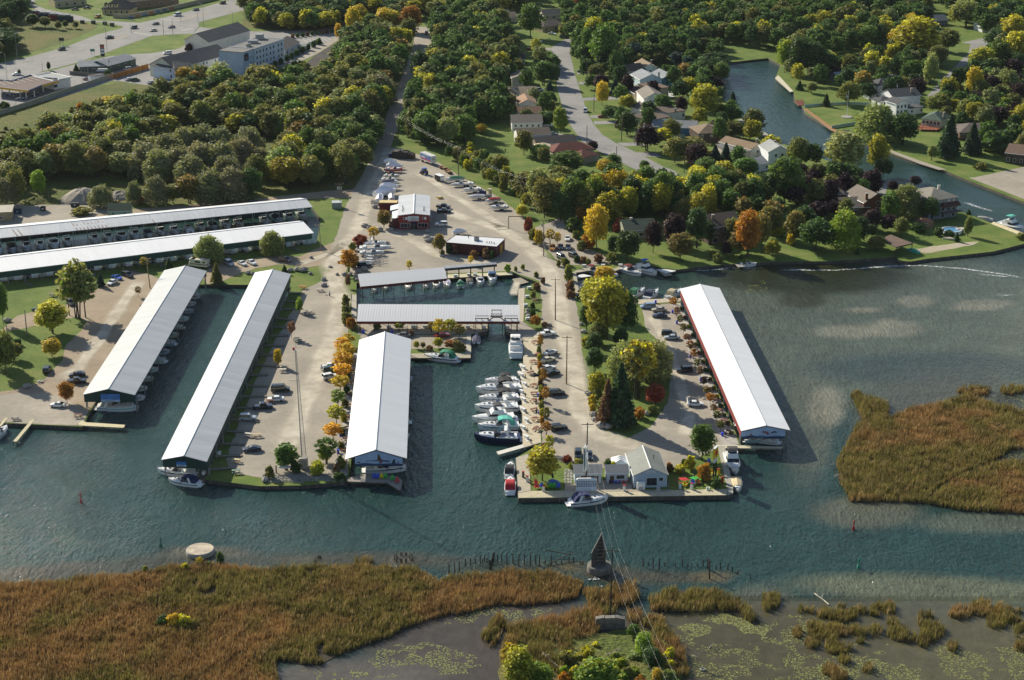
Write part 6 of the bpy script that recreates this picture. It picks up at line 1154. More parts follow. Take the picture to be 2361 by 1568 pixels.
wood([(1830,430),(1960,420),(2040,450),(1990,470),(1850,490),(1800,470)],8,'gdpdo',RT,'around the brick-gabled house','trees around the brick-gabled house',8,12,7,10)
wood([(1610,170),(1655,150),(1660,190),(1600,215)],8,'dgd',RT,'at the upper end of the canal','trees at the canal end',8,12)
wood([(800,40),(950,50),(1000,30),(1000,-40),(800,-40)],9,'odgwoy',RT,'in the wood at the top of the gravel road','trees at the top of the gravel road',8,13);wood([(1000,60),(1230,20),(1250,-40),(1000,-40)],9,'gdoygy',RT,'in the wood left of the street head','trees left of the street head',8,13)
STREETS=[[P(*p) for p in street[0]],[P(*p) for p in street[1]]]
def town(poly,step,cols,where,group):
 n0=len(TREES);wood(poly,step,cols,['round','round','tall'],where,group,6,12,6.5,10.5);keep=[]
 for t in TREES[n0:]:
  v=Vector((t[0],t[1],0))
  if any((v-c).length<r*.85+2 for c,r in FOOT):continue
  if any((v-p).length<9 for s in STREETS for p in s) or any(inpoly(t[0],t[1],[(p.x,p.y) for p in a+b[::-1]]) for a,b in [STREETS]):continue
  if any(abs(t[0]-q[0])+abs(t[1]-q[1])<5 for q in TREES[:n0] if q[5]!='bush'):continue
  keep.append(t)
 del TREES[n0:];TREES.extend(keep)
town([(1320,130),(1450,140),(1650,150),(1655,210),(1690,270),(1770,330),(1900,385),(1760,400),(1560,370),(1420,300),(1340,220)],14.5,'gdgoypgdgyb','between the street and the canal','garden trees between the street and the canal')
town([(1165,130),(1260,110),(1290,200),(1330,320),(1440,400),(1250,400),(1190,340),(1160,250)],15,'gdgoywgd','among the houses left of the street','garden trees left of the street')
town([(1800,160),(1960,150),(2150,110),(2140,200),(2020,240),(1880,200),(1830,200)],11,'gdgoydwgd','in the gardens above the flagpole lawn','garden trees above the flagpole lawn')
town([(2160,230),(2280,120),(2400,130),(2400,360),(2250,330),(2180,290)],11,'gydgopwd','in the gardens at the right edge','garden trees at the right edge')
town([(1480,560),(1700,520),(1900,500),(2080,510),(2060,570),(1900,580),(1700,585),(1500,590)],15,'gdoap','on the shore gardens','garden trees of the shore')
wood([(0,300),(160,250),(280,215),(360,205),(270,258),(180,305),(0,360)],7,'oodw',['bush'],'in the rough field below the filling station','shrubs of the rough field',.8,1.8,2,4)
wood([(600,172),(700,150),(720,170),(640,195)],4.5,'wgw',['bush'],'on the rough slope below the inn','shrubs below the inn',2,3.5,3,5)
tr(0,0,'in the field left of the highway',None,(540,275,80,80,'o','r'),(605,260,60,70,'d','r'),(700,265,70,65,'o','r'),(420,255,120,100,'o','r'),(300,250,160,120,'d','r'),(1745,475,80,70,'p','b'),(1845,440,60,60,'p','b'),(1900,410,50,50,'p','b'),(705,660,60,70,'d','c'),(995,715,80,70,'d','b'),(180,690,40,50,'d','t'),(450,650,40,80,'d','t'),(40,1030,130,90,'d','b'),(1700,740,190,120,'Y','r'),(1870,740,180,130,'o','r'),(2080,660,80,60,'d','b'),(1000,1000,180,110,'Y','r'),(740,1000,80,50,'A','b'),(1150,990,160,100,'r','b'),(1280,950,260,100,'n','b'),(2260,100,200,140,'o','r'),(500,1300,150,200,'Y','t'))
tr(1,0,'beside the inn car park','shrubs of the inn car park',*[(340+k*45,352-k*6,45,40,'nddndgn'[k%7],'b') for k in range(9)]);tr(1,0,'against the inn','shrubs against the inn',*[(180+k*50,620-k*26,60,60,'dd'[k%2],'b') for k in range(9)]);tr(1,0,'on the back lawn by the tree belt',None,(2080,1230,120,90,'Y','r'),(1960,1390,110,80,'d','b'),(2230,1100,180,220,'w','r'),(2160,800,170,130,'a','r'),(2320,1100,130,140,'g','r'),(2250,1600,200,170,'o','r'))
for k,(x,y) in enumerate(((2070,1423),(2096,1424),(2124,1423),(2152,1420),(2210,1404),(2240,1407),(2268,1402),(2300,1398))):tr(1,0,'in the row on the back lawn','young cedars on the back lawn',(x,y,12,30,'d','c'))
tr(2,3,'on the islet in front',None,(60,1640,330,400,'y','r'),(-20,1480,200,300,'Y','s'),(780,1680,420,320,'L','r'),(250,1600,300,210,'L','r'),(1120,1150,130,130,'g','r'),(1210,1330,200,220,'L','r'),(1290,1420,220,180,'d','r'),(1340,1590,130,160,'Y','r'),(1450,1600,170,150,'w','b'),(1180,1620,140,130,'A','s'),(480,1590,150,120,'A','b'),(620,1610,140,180,'L','s'),(520,1370,110,70,'o','b'),(770,1230,90,50,'y','b'),(770,1390,150,70,'o','b'),(560,1500,90,70,'o','b'),(1000,1420,160,90,'L','b'),(880,1490,140,90,'L','b'),(1060,1500,130,90,'o','b'),*[(random.uniform(420,1500),random.uniform(1330,1640),random.uniform(90,190),random.uniform(50,120),random.choice('yLowLy'),'b') for k in range(34)])
tr(0,3,'in the reeds',None,(1500,1035,150,90,'d','b'),(1600,1040,170,120,'Y','b'),(1690,1045,170,110,'y','b'),(1800,1040,110,60,'o','b'),(2030,445,90,90,'d','b'),(1700,520,100,60,'y','b'),(1840,490,90,90,'Y','s'),(1930,500,110,50,'d','b'),(1340,540,70,60,'o','b'))
def pxsize(t):d=math.hypot(t[1],CAMH); return t[2]*t[3]/d/d
big=[t for t in TREES if t[5]!='bush'];small=[t for t in TREES if t[5]=='bush']
hero=[t for t in big if t[7] is None or 'grey willow' in t[7] or 'locust' in t[7] or 'small tree' in t[7]];rest=sorted([t for t in big if t not in hero],key=pxsize,reverse=True)
NT_KEEP=max(0,470-len(hero));single=hero+rest[:NT_KEEP];mass=rest[NT_KEEP:]
seen_lab={}
def place_tree(t,k):
 x,y,w,h,c,kd,where,group=t;g=random.Random(k*17+3);sz=('small' if h<4 else 'tall' if h>13 else 'broad' if w>11 else 'slender' if w<h*.45 else 'rounded')
 z=0.0 if y>P(0,1170).y or where.startswith(('near','at the water','in the golden','between the wide')) else WATER+.1
 lab=f"{sz} {CN[c]} {'shrub' if kd == 'bush' else 'conifer' if kd == 'conifer' else 'willow' if kd == 'willow' else 'tree'} {where}";grp=group or f"{'shrubs' if kd == 'bush' else 'trees'} {where}"
 nm=KN[kd];o=thing(nm,lab,'shrub' if kd=='bush' else 'tree',(x,y,z),g.uniform(0,6.28),grp)
 mul=g.uniform(.82,1.2);base,tip,mx=TC[c]
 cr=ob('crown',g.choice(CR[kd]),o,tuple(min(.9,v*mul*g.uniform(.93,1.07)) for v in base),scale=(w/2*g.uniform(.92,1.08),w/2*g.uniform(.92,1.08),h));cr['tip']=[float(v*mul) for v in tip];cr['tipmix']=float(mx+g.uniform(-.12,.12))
 if kd!='bush':ob('trunk',TKC if kd=='conifer' else g.choice(TK),o,scale=(w/2*.75,w/2*.75,h))
 else:ob('stem',TKC,o,scale=(w*.2,w*.2,h*.6))
 return o
made=[place_tree(t,k) for k,t in enumerate(single+small)];byl={}
for o in made:byl.setdefault(o['label'],[]).append(o)
for lab,os_ in byl.items():
 if 1<len(os_)<=28 and len(lab.split())<16:
  for k,o in enumerate(sorted(os_,key=lambda q:q.location.x/q.location.y)):o['label']=f'{ORD[k]}-from-left {lab}'
def wood_mass(items):
 lib=[crown_arrays('round',900+s,1100,1.45,1.55) for s in range(5)];Vs,Fs,Cs=[],[],[];off=0;g=np.random.default_rng(5)
 for x,y,w,h,c,kd,*_ in items:
  V,F,v=lib[g.integers(5)];a=g.uniform(0,6.28);ca,sa=math.cos(a),math.sin(a);q=V*np.array([w/2,w/2,h]);q=np.stack([q[:,0]*ca-q[:,1]*sa+x,q[:,0]*sa+q[:,1]*ca+y,q[:,2]],1)
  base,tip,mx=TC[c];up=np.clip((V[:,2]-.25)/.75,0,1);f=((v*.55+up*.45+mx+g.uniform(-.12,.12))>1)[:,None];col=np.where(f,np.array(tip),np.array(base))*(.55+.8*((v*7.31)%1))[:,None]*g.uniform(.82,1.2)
  Vs.append(q);Fs.append(F+off);off+=len(q);Cs.append(col)
 V=np.concatenate(Vs);me=np_mesh('far_wood',V,np.concatenate(Fs),M['woodleaf']);C_=np.concatenate(Cs);vcol(me,'col',np.concatenate([C_,np.ones((len(C_),1))],1))
 stuff(ob('far_wood',me),'dense autumn wood of merging crowns beyond the single trees','wood')
if mass:wood_mass(mass)
print('trees',len(big),'single',len(single),'mass',len(mass),'shrubs',len(small))
def scatter(polys,dens,seed,keep=None):
 g=np.random.default_rng(seed);out=[]
 for poly in polys:
  w=[P(*p,WATER) for p in poly];X=np.array([p.x for p in w]);Y=np.array([p.y for p in w]);n=int((X.max()-X.min())*(Y.max()-Y.min())*dens)
  x=g.uniform(X.min(),X.max(),n);y=g.uniform(Y.min(),Y.max(),n);c=np.zeros(n,bool);j=len(w)-1
  for i in range(len(w)):
   with np.errstate(divide='ignore',invalid='ignore'):c^=((Y[i]>y)!=(Y[j]>y))&(x<(X[j]-X[i])*(y-Y[i])/(Y[j]-Y[i])+X[i])
   j=i
  out.append(np.stack([x[c],y[c]],1))
 return np.concatenate(out)
def vnoise(p,s,seed):
 """smooth value noise"""
 g=np.random.default_rng(seed);tab=g.uniform(0,1,(256,256));q=p/s;i=np.floor(q).astype(int);f=q-i;f=f*f*(3-2*f);a=tab[i[:,0]%256,i[:,1]%256];b=tab[(i[:,0]+1)%256,i[:,1]%256];c=tab[i[:,0]%256,(i[:,1]+1)%256];d=tab[(i[:,0]+1)%256,(i[:,1]+1)%256]
 return (a*(1-f[:,0])+b*f[:,0])*(1-f[:,1])+(c*(1-f[:,0])+d*f[:,0])*f[:,1]
def reed_bed(name,label,polys,dens,seed,hgt=2.1,greenish=.35,ragged=.0):
 p=scatter(polys,dens,seed);g=np.random.default_rng(seed+1)
 big=vnoise(p,14,seed+2)*.6+vnoise(p,5,seed+3)*.4;fine=vnoise(p,2.2,seed+6)
 if ragged:p,big,fine=(q[big*.5+fine*.5>ragged] for q in (p,big,fine))
 n=len(p);H=hgt*(.7+.5*fine)*g.uniform(.75,1.2,n);nb=5;Vs,Cs=[],[]
 gr=np.array([.23,.195,.055]);br=np.array([.34,.21,.08]);st=np.array([.46,.33,.16]);dk=np.array([.07,.04,.018])
 mixv=np.clip((big-.5)*4+.5-greenish,0,1)[:,None];base=gr*(1-mixv)+br*mixv;base=base*(.72+.55*vnoise(p,3.0,seed+9))[:,None];base=np.where((g.uniform(0,1,n)<.12)[:,None],st,base)
 for k in range(nb):
  a=g.uniform(0,6.28,n);r=g.uniform(.0,.34,n);bx=p[:,0]+np.cos(a)*r;by=p[:,1]+np.sin(a)*r;b2=g.uniform(0,6.28,n);wd=g.uniform(.035,.08,n);hx,hy=np.cos(b2)*wd,np.sin(b2)*wd;h=H*g.uniform(.6,1.1,n);lx,ly=g.normal(0,.16,n)*h*.5+.06*h,g.normal(0,.16,n)*h*.5;z0=np.full(n,WATER)
  Vs.append(np.stack([np.stack([bx-hx,by-hy,z0],1),np.stack([bx+hx,by+hy,z0],1),np.stack([bx+lx+hx*.8,by+ly+hy*.8,z0+h*.72],1),np.stack([bx+lx*1.6,by+ly*1.6,z0+h],1)],1).reshape(-1,3))
  m=g.uniform(.7,1.3,n)[:,None];c=base*m;Cs.append(np.stack([c,c,c,c*1.1],1).reshape(-1,3))
 V=np.concatenate(Vs);me=np_mesh(name,V,np.arange(len(V)).reshape(-1,4),M['reed']);C_=np.clip(np.concatenate(Cs),0,.9);vcol(me,'col',np.concatenate([C_,np.ones((len(C_),1))],1));stuff(ob(name,me),label,'reeds')
reed_bed('reed_bed','broad brown reed bed filling the lower left foreground',[MARSH[0]],7.5,3,1.7,.12,.2)
reed_bed('reed_bed','brown reed island in the bay on the right',MARSH[6:8],6,13,1.9,.25,.2)
reed_bed('reed_bed','ragged reed clumps around the bridge pier and block in front',[MARSH[1],MARSH[2],MARSH[3],MARSH[5]],5.5,23,2.1,.32,.36)
reed_bed('reed_bed','reeds fringing the islet in front',[[(1165,1470),(1240,1445),(1310,1462),(1320,1500),(1290,1560),(1180,1590),(1150,1520)],[(1480,1430),(1530,1440),(1575,1500),(1590,1560),(1540,1570),(1500,1500),(1470,1460)],[(1380,1400),(1430,1410),(1370,1440),(1320,1460),(1330,1430)]],5,33,2.0,.35,.3)
tf=[]
for x,y,rx,ry in ((40,850,60,60),(360,940,60,40),(500,960,50,40),(680,960,120,60),(430,1090,70,60),(560,1120,90,60),(700,1090,90,70),(280,1140,40,40),(420,1230,60,50),(600,1270,60,60),(680,1290,80,40),(840,950,60,40),(1010,930,60,50),(1120,920,50,50),(990,1110,50,40),(1150,1060,40,40),(1180,1150,80,50),(1450,1020,70,70),(1520,1120,90,70),(1430,1220,50,50),(1760,960,90,50),(1960,920,80,60),(2130,1000,110,80),(2250,980,80,50),(2330,1100,50,70),(1700,1270,40,40),(560,1470,60,50),(640,1540,80,40),(915,1470,35,40),(700,1390,40,30),(2340,1260,50,40),(855,1140,40,40),(1290,1180,60,40),(850,1240,30,30)):
 f=T(3,3);tf.append([f(x+rx*math.cos(a)*random.uniform(1.0,1.6),y+ry*math.sin(a)*random.uniform(.9,1.5)) for a in np.linspace(0,6.28,9)[:-1]])
reed_bed('reed_bed','scattered green-brown reed tufts in the shallow lower right',tf,6.5,43,1.6,.4,.34)
tf=[]
for x,y,rx,ry in ((2230,1070,90,60),(2150,1180,80,50),(1000,480,100,20)):f=T(1,3);tf.append([f(x+rx*math.cos(a),y+ry*math.sin(a)) for a in np.linspace(0,6.28,9)[:-1]])
for x,y,rx,ry in ((1130,990,80,60),(1310,1040,100,60),(2340,860,40,90)):f=T(2,3);tf.append([f(x+rx*math.cos(a),y+ry*math.sin(a)) for a in np.linspace(0,6.28,9)[:-1]])
for x,y,rx,ry in ((1900,480,160,40),(2250,470,120,40),(820,520,60,40),(1040,740,60,40)):f=T(3,2);tf.append([f(x+rx*math.cos(a),y+ry*math.sin(a)) for a in np.linspace(0,6.28,9)[:-1]])
reed_bed('reed_bed','small separate reed clumps in open shallow water',tf,5.5,53,1.7,.6,.25)
def lilies():
 g=np.random.default_rng(77);polys=[tl(2,3,(1470,960),(1700,880),(2000,900),(2250,1010),(2361,1050),(2361,1180),(2250,1210),(1900,1200),(1600,1150),(1500,1060)),tl(2,3,(1500,1150),(2361,1200),(2361,1568),(1650,1568)),tl(3,3,(0,950),(350,980),(420,1250),(900,1230),(1600,1250),(2361,1270),(2361,1568),(0,1568)),tl(1,3,(900,1360),(1480,1190),(1700,1250),(2200,1400),(2150,1500),(1500,1530),(850,1560)),tl(1,3,(1700,1050),(2361,800),(2361,1000),(1950,1060)),tl(2,3,(0,880),(480,870),(300,960),(150,1060),(0,1060)),tl(1,3,(400,1480),(760,1470),(900,1568),(500,1568)),tl(2,1,(2100,1040),(2330,1020),(2361,1120),(2150,1130)),tl(3,2,(2200,560),(2361,530),(2361,640),(2260,620)),tl(3,2,(2220,960),(2361,940),(2361,1080),(2150,1090))]
 dens=(2.4,.9,1.1,1.2,1.0,.9,.8,.35,.8,.5);P2=[]
 for k,(pl,d) in enumerate(zip(polys,dens)):
  p=scatter([pl],d*6.5,300+k);q=vnoise(p,4.5,400)*.6+vnoise(p,1.7,401)*.4;P2.append(p[q>.47])
 p=np.concatenate(P2);n=len(p);r=g.uniform(.08,.2,n);an=np.linspace(0,2*np.pi,7)[:-1];V=np.stack([np.stack([p[:,0]+np.cos(a)*r,p[:,1]+np.sin(a)*r*.95,np.full(n,WATER+.02)+g.uniform(0,.015,n)],1) for a in an],1).reshape(-1,3)
 me=np_mesh('lily_pads',V,np.arange(len(V)).reshape(-1,6),M['reed']);c=np.array([.24,.27,.10])*g.uniform(.6,1.4,(n,1))+np.array([.05,.03,0])*g.uniform(0,1,(n,1));C_=np.repeat(c,6,0);vcol(me,'col',np.concatenate([C_,np.ones((len(C_),1))],1));stuff(ob('lily_pads',me),'pale green lily pads floating on the dark shallows','lily pads'); print('lilies',n)
lilies()
CK={'white':'e6e6e2','black':'14161a','navy':'1b2436','silver':'a9aeb2','grey':'6c7074','cream':'cfc6a8','tan':'b0a68c','green':'26402f','dkgreen':'1c2a24','red':'8e1c1c','maroon':'4a1d1d','blue':'2a5cc0','ltblue':'8a9fbd','gold':'b57a34','brown':'6a4a3c','olive':'4c4f3c'}
def car(i,j,kind,col,tail,nose,label,group=None,z=.06):
 f=T(i,j);a,b=P(*f(*tail)),P(*f(*nose));c=(a+b)/2;rz=math.atan2(b.y-a.y,b.x-a.x)
 place(kind,{'pickup':'pickup_truck','suv':'sport_utility_car','minivan':'minivan','van':'van'}.get(kind,'car'),label,{'pickup':'truck','van':'van','minivan':'van'}.get(kind,'car'),(c.x,c.y,z),rz,group,None,[C(CK[col])])
for a in (
 (0,0,'pickup','dkgreen',(1048,348),(974,362),'dark green pickup on the highway above the pylon sign'),(0,0,'suv','black',(604,456),(534,472),'black car on the highway below the back of the billboard'),(0,0,'suv','dkgreen',(1270,256),(1202,274),'dark van entering the junction from the left'),(0,0,'sedan','green',(1468,222),(1404,234),'green sedan in the middle of the junction'),(0,0,'sedan','cream',(1440,284),(1384,294),'cream sedan nearest the stop line of the junction'),(0,0,'sedan','grey',(1612,252),(1552,264),'grey sedan at the right side of the junction'),(0,0,'van','white',(1668,142),(1604,154),'white delivery van waiting above the junction'),(0,0,'suv','maroon',(2084,30),(2024,44),'maroon car farthest up the highway'),(0,0,'sedan','green',(1834,92),(1778,104),'green car behind the white van on the highway'),(0,0,'sedan','white',(180,690),(120,698),'white car beside the filling station entrance'),(0,0,'minivan','white',(1584,496),(1502,504),'white minivan on the lot between restaurant and inn'),(0,0,'sedan','brown',(782,740),(835,736),'brown car beside the open-top container'),(0,0,'sedan','white',(1168,748),(1212,738),'white car at the left end of the inn parking row'),(0,0,'minivan','green',(1212,752),(1280,744),'green minivan next to the white car of the inn parking'),(0,0,'sedan','silver',(1372,780),(1424,766),'silver car leftmost of three parked at the wood edge'),(0,0,'minivan','black',(1416,784),(1480,770),'black van between two pale cars at the wood edge'),(0,0,'sedan','white',(1456,790),(1524,776),'white car rightmost of three parked at the wood edge'),(0,0,'sedan','white',(214,22),(174,28),'white car on the side street at the top left corner'),(0,0,'suv','gold',(930,158),(876,172),'yellow-topped utility vehicle at the estate office'),(0,0,'sedan','grey',(730,92),(654,96),'grey car parked at the long tan building'),(0,0,'sedan','black',(838,78),(764,84),'black car between tan building and estate office'),(0,0,'sedan','red',(64,972),(4,976),'red car at the left edge by the grey panel fence'),(0,0,'minivan','silver',(1206,646),(1142,652),'silver van under the restaurant eave'),
 (1,0,'sedan','white',(484,412),(540,410),'white car in the inn rear parking'),(1,0,'suv','black',(548,402),(600,400),'black car beside the white one in the inn rear parking'),(1,0,'suv','maroon',(1574,300),(1572,334),'dark maroon car driving down the gravel road'),
 (2,0,'pickup','olive',(690,664),(604,666),'olive pickup in a driveway right of the street'),(2,0,'minivan','silver',(676,1016),(674,1048),'silver van driving up the street'),(2,0,'sedan','red',(876,1082),(796,1084),'red sedan in the driveway beside the white van'),(2,0,'minivan','white',(990,1078),(900,1080),'white minivan in the driveway behind the red sedan'),(2,0,'suv','grey',(1092,1072),(1164,1074),'grey car at the garage of the mansard house'),(2,0,'suv','silver',(228,840),(280,842),'silver car beside the tan-roofed house'),(2,0,'suv','grey',(358,1255),(396,1252),'grey car beside the white and brick house'),(2,0,'sedan','black',(604,1350),(660,1352),'black car behind the charcoal-roofed house'),(2,0,'suv','black',(444,350),(506,352),'black car in front of the hip-roofed brown house'),(2,0,'sedan','white',(352,318),(388,322),'white car at the hip-roofed brown house'),(2,0,'pickup','silver',(204,392),(268,396),'silver pickup in shade at the street head'),(2,0,'sedan','maroon',(152,466),(186,468),'small dark red car half hidden left of the street'),(2,0,'van','white',(288,1168),(354,1170),'white camper beside the small-windowed white house'),
 (3,0,'suv','green',(1194,680),(1258,686),'green car parked on the shaded lane beyond the flag lawn'),
 (0,1,'coupe','blue',(1034,990),(1126,1022),'bright blue car at the corner of the dirt lane'),(0,1,'suv','black',(1140,970),(1220,1000),'black car right of the bright blue one'),(0,1,'sedan','white',(1076,1030),(998,1074),'white car below the bright blue one on the dirt lane'),(0,1,'coupe','dkgreen',(316,1300),(380,1322),'small dark green car on the left dirt lane'),(0,1,'minivan','cream',(478,1262),(542,1298),'cream minivan on the left dirt lane'),(0,1,'suv','olive',(630,1218),(676,1262),'olive car half behind the tall willow'),(0,1,'suv','silver',(2088,862),(2142,892),'silver car leftmost of three by the long shed'),(0,1,'coupe','white',(2208,862),(2262,888),'white sports car middle of three by the long shed'),(0,1,'sedan','white',(2292,852),(2352,882),'white sedan rightmost of three by the long shed'),(0,1,'sedan','black',(2312,306),(2346,302),'black car on the back lane behind the rusty shed'),(0,1,'sedan','grey',(0,552),(70,548),'grey car at the left end of the back lane'),
 (1,1,'minivan','brown',(224,836),(306,852),'brown van in the shade of the lawn willow'),(1,1,'pickup','black',(1680,350),(1778,358),'black pickup beside the red marina store, upper one'),(1,1,'pickup','black',(1690,392),(1780,394),'black pickup with white toolbox beside the red marina store, lower one'),(1,1,'suv','white',(1766,516),(1652,516),'white old wagon in the shade of the marina store'),(1,1,'suv','navy',(952,896),(1030,890),'dark blue car parked behind the golden bush'),(1,1,'sedan','grey',(1404,1542),(1314,1538),'grey-green car behind the wide white shed'),(1,1,'sedan','red',(1690,1544),(1746,1536),'red car behind the yellow basin garden trees'),
 (2,1,'pickup','gold',(374,712),(372,752),'gold pickup leftmost of three under the hedge'),(2,1,'sedan','navy',(448,706),(450,742),'navy car middle of three under the hedge'),(2,1,'sedan','grey',(516,706),(520,746),'dark grey car rightmost of three under the hedge'),(2,1,'suv','dkgreen',(432,808),(484,836),'dark green off-roader at the inlet corner'),(2,1,'suv','black',(540,796),(606,822),'black car with roof rack at the inlet corner'),(2,1,'sedan','white',(510,630),(512,660),'white car among the yellow shrubs above the inlet'),(2,1,'sedan','black',(545,552),(600,556),'black car in deep shade above the inlet'),(2,1,'pickup','white',(240,1535),(404,1520),'white pickup beside the boardwalk planting'),(2,1,'minivan','ltblue',(1324,1272),(1184,1276),'pale blue minivan topmost in the island lot'),(2,1,'sedan','tan',(1422,1304),(1294,1306),'tan sedan below the pale blue minivan'),(2,1,'sedan','navy',(1424,1358),(1298,1360),'dark navy sedan below the tan one'),(2,1,'suv','black',(1376,1528),(1518,1530),'dark grey sport utility car by the terrace of the red-sided shed'),(2,1,'sedan','silver',(1540,1560),(1406,1562),'silver sedan below the dark sport utility car'),
 (2,2,'sedan','white',(296,150),(414,112),'white sedan topmost on the boardwalk lot'),(2,2,'sedan','cream',(272,216),(396,182),'cream sedan second on the boardwalk lot'),(2,2,'sedan','white',(268,292),(400,262),'white car with dark sunroof on the boardwalk lot'),(2,2,'sedan','dkgreen',(308,338),(436,306),'dark green sedan below the white car with sunroof'),(2,2,'minivan','black',(336,512),(488,504),'black minivan alone on the boardwalk lot'),(2,2,'suv','black',(360,838),(498,822),'black sport utility car lowest on the boardwalk lot'),(2,2,'suv','black',(1664,292),(1510,298),'big black car in the middle of the island lot'),(2,2,'sedan','white',(1606,608),(1778,606),'white sedan with open boot in the island lot'),(2,2,'suv','dkgreen',(608,1052),(612,1106),'dark green open off-roader behind the fuel kiosk'),(2,2,'sedan','navy',(708,1056),(718,1110),'navy car behind the fuel kiosk'),
 (1,2,'pickup','white',(604,272),(760,266),'white pickup with black bed beside the golden locusts'),(1,2,'suv','green',(640,300),(740,290),'green car below the white pickup'),(1,2,'suv','white',(640,366),(730,350),'white sport utility car lowest beside the golden locusts'),(1,2,'van','dkgreen',(152,478),(300,472),'dark green van on the bank of the second green shed'),(1,2,'sedan','white',(258,560),(108,566),'white sedan on the bank below the dark green van'),(1,2,'pickup','navy',(-10,640),(134,628),'navy pickup on the bank below the white sedan'),(0,2,'suv','silver',(2212,738),(2366,738),'silver car on the bank below the navy pickup'),(0,2,'sedan','navy',(2392,1020),(2258,1030),'dark blue car lowest on the bank of the second green shed'),
 (0,2,'suv','black',(420,322),(452,262),'black car towing a small trailer on the dirt lane'),(0,2,'sedan','black',(790,330),(634,342),'black car in the shade beside the first green shed'),(0,2,'pickup','black',(620,402),(798,396),'black pickup below the black car beside the first green shed'),(0,2,'coupe','white',(618,618),(454,614),'white convertible on the gravel below the orange tree')):
 car(*a)
p=P(*T(2,2)(1616,602));MB().box(p.x,p.y,1.55,.06,1.4,.9,.1).build('tmp',M['white']).name='boot_lid'
bl=bpy.data.objects['boot_lid'];par=next(o for o in COL.objects if o.get('label','').startswith('white sedan with open boot'));bl.parent=par;bl.matrix_parent_inverse=(Matrix.Translation(par.location)@par.rotation_euler.to_matrix().to_4x4()).inverted()
f=T(0,1);a,b=P(*f(1925,908)),P(*f(1742,890));c=(a+b)/2;t=thing('motorhome','cream motorhome with brown stripes behind the first green shed','motorhome',(c.x,c.y,.05),math.atan2(b.y-a.y,b.x-a.x))
MB().box(-.6,0,1.9,6.2,2.4,2.4).box(2.0,0,2.6,2.0,2.3,1.0).build('body',M['gel'],t,C('ddd6c2'));MB().hexa([(2.5,-1,.5),(3.9,-1,.5),(3.9,1,.5),(2.5,1,.5)],[(2.5,-1,1.9),(3.2,-.9,1.9),(3.2,.9,1.9),(2.5,1,1.9)]).build('cab',M['gel'],t,C('ddd6c2'));MB().box(-.6,0,1.5,6.24,2.44,.3).build('stripe',M['gel'],t,C('7a4a34'));MB().box(-.2,0,2.3,2.0,2.46,.6).box(-2.6,0,2.3,.8,2.46,.6).build('window',M['glass'],t);MB().box(-1.5,0,3.2,1.0,1.0,.3).build('roof_vent',M['white'],t)
for x in (-2.2,2.7):
 for s in (-1,1):MB().tube((x,s*1.0,.38),(x,s*1.24,.38),.38,.38,9).build('wheel',M['tyre'],t)
lz=FR(1560,540,4.722);a,b=P(*lz(570,500)),P(*lz(775,585));c2=P(*lz(880,560));u=(b-a).normalized();t=thing('cargo_trailer','white box trailer with blue and pink graphics at the top of the yard','trailer',a,math.atan2(u.y,u.x));L=(b-a).length
MB().box(L/2,1.3,2.6,L,2.5,3.0).build('box',M['gel'],t,C('dcdcd4'));MB().box(L/2,.02,3.0,L-.6,.04,1.5).build('graphic_panel',M['plastic'],t,C('4a7fc0'));MB().box(L/2,.0,1.95,L-.9,.04,.7).build('graphic_band',M['plastic'],t,C('c45a86'));MB().box(L/2-2,-.02,2.5,3,.04,.5).build('graphic_boat',M['plastic'],t,C('dfe4e8'))
text('BOAT RENTALS',.7,M['white'],t,Matrix.Translation((L/2,-.03,3.1))@Matrix.Rotation(R(90),4,'X'));text('SALES',.5,M['black'],t,Matrix.Translation((L+.02,1.3,3.2))@Matrix.Rotation(R(90),4,'Z')@Matrix.Rotation(R(90),4,'X'));text('SERVICE',.5,M['black'],t,Matrix.Translation((L+.02,1.3,2.6))@Matrix.Rotation(R(90),4,'Z')@Matrix.Rotation(R(90),4,'X'))
for x in (1.2,2.2):
 for s in (.2,2.4):MB().tube((x,s-.15,.48),(x,s+.15,.48),.48,.48,9).build('wheel',M['tyre'],t)
for s in (.5,2.1):MB().box(L-1.5,s,.6,.15,.15,1.2).build('landing_leg',M['steel'],t)
a=P(*lz(640,745));t=thing('tractor','blue farm tractor seen from behind in the yard','tractor',(a.x,a.y,.05),2.1)
MB().box(1.0,0,1.25,1.9,.9,.8).build('bonnet',M['paint'],t,C('1f4fb0'));MB().box(-.5,0,1.9,1.4,1.4,1.5).build('cab',M['glass'],t);MB().box(-.5,0,2.72,1.6,1.6,.16).build('roof',M['paint'],t,C('2a66cc'));MB().box(-.6,0,1.1,1.4,1.7,.5).build('fender',M['paint'],t,C('1f4fb0'))
for s in (-1,1):MB().tube((-.7,s*.75,.85),(-.7,s*1.25,.85),.85,.85,12).build('wheel',M['tyre'],t);MB().tube((1.5,s*.65,.5),(1.5,s*.95,.5),.5,.5,10).build('wheel',M['tyre'],t)
a=P(*lz(935,870));t=thing('utility_trailer','small dark enclosed trailer with white roof in the yard','trailer',(a.x,a.y,.05),2.2);MB().box(0,0,1.4,4.0,2.0,2.0).build('box',M['wall'],t,C('2e2a26'));MB().box(0,0,2.5,4.2,2.2,.15).build('roof',M['white'],t);MB().box(-2.02,0,1.4,.05,1.7,1.7).build('door_frame',M['white'],t)
for s in (-1,1):MB().tube((0,s*1.0,.35),(0,s*1.25,.35),.35,.35,9).build('wheel',M['tyre'],t)
a=P(*lz(940,1200));t=thing('pedal_boat','yellow twin-hulled pedal boat on the yard beside the store','pedal boat',(a.x,a.y,.05),.3)
for s in (-1,1):MB().ell((0,s*.7,.4),(1.3,.35,.4),8,5).build('float',M['gel'],t,C('e0b21c'))
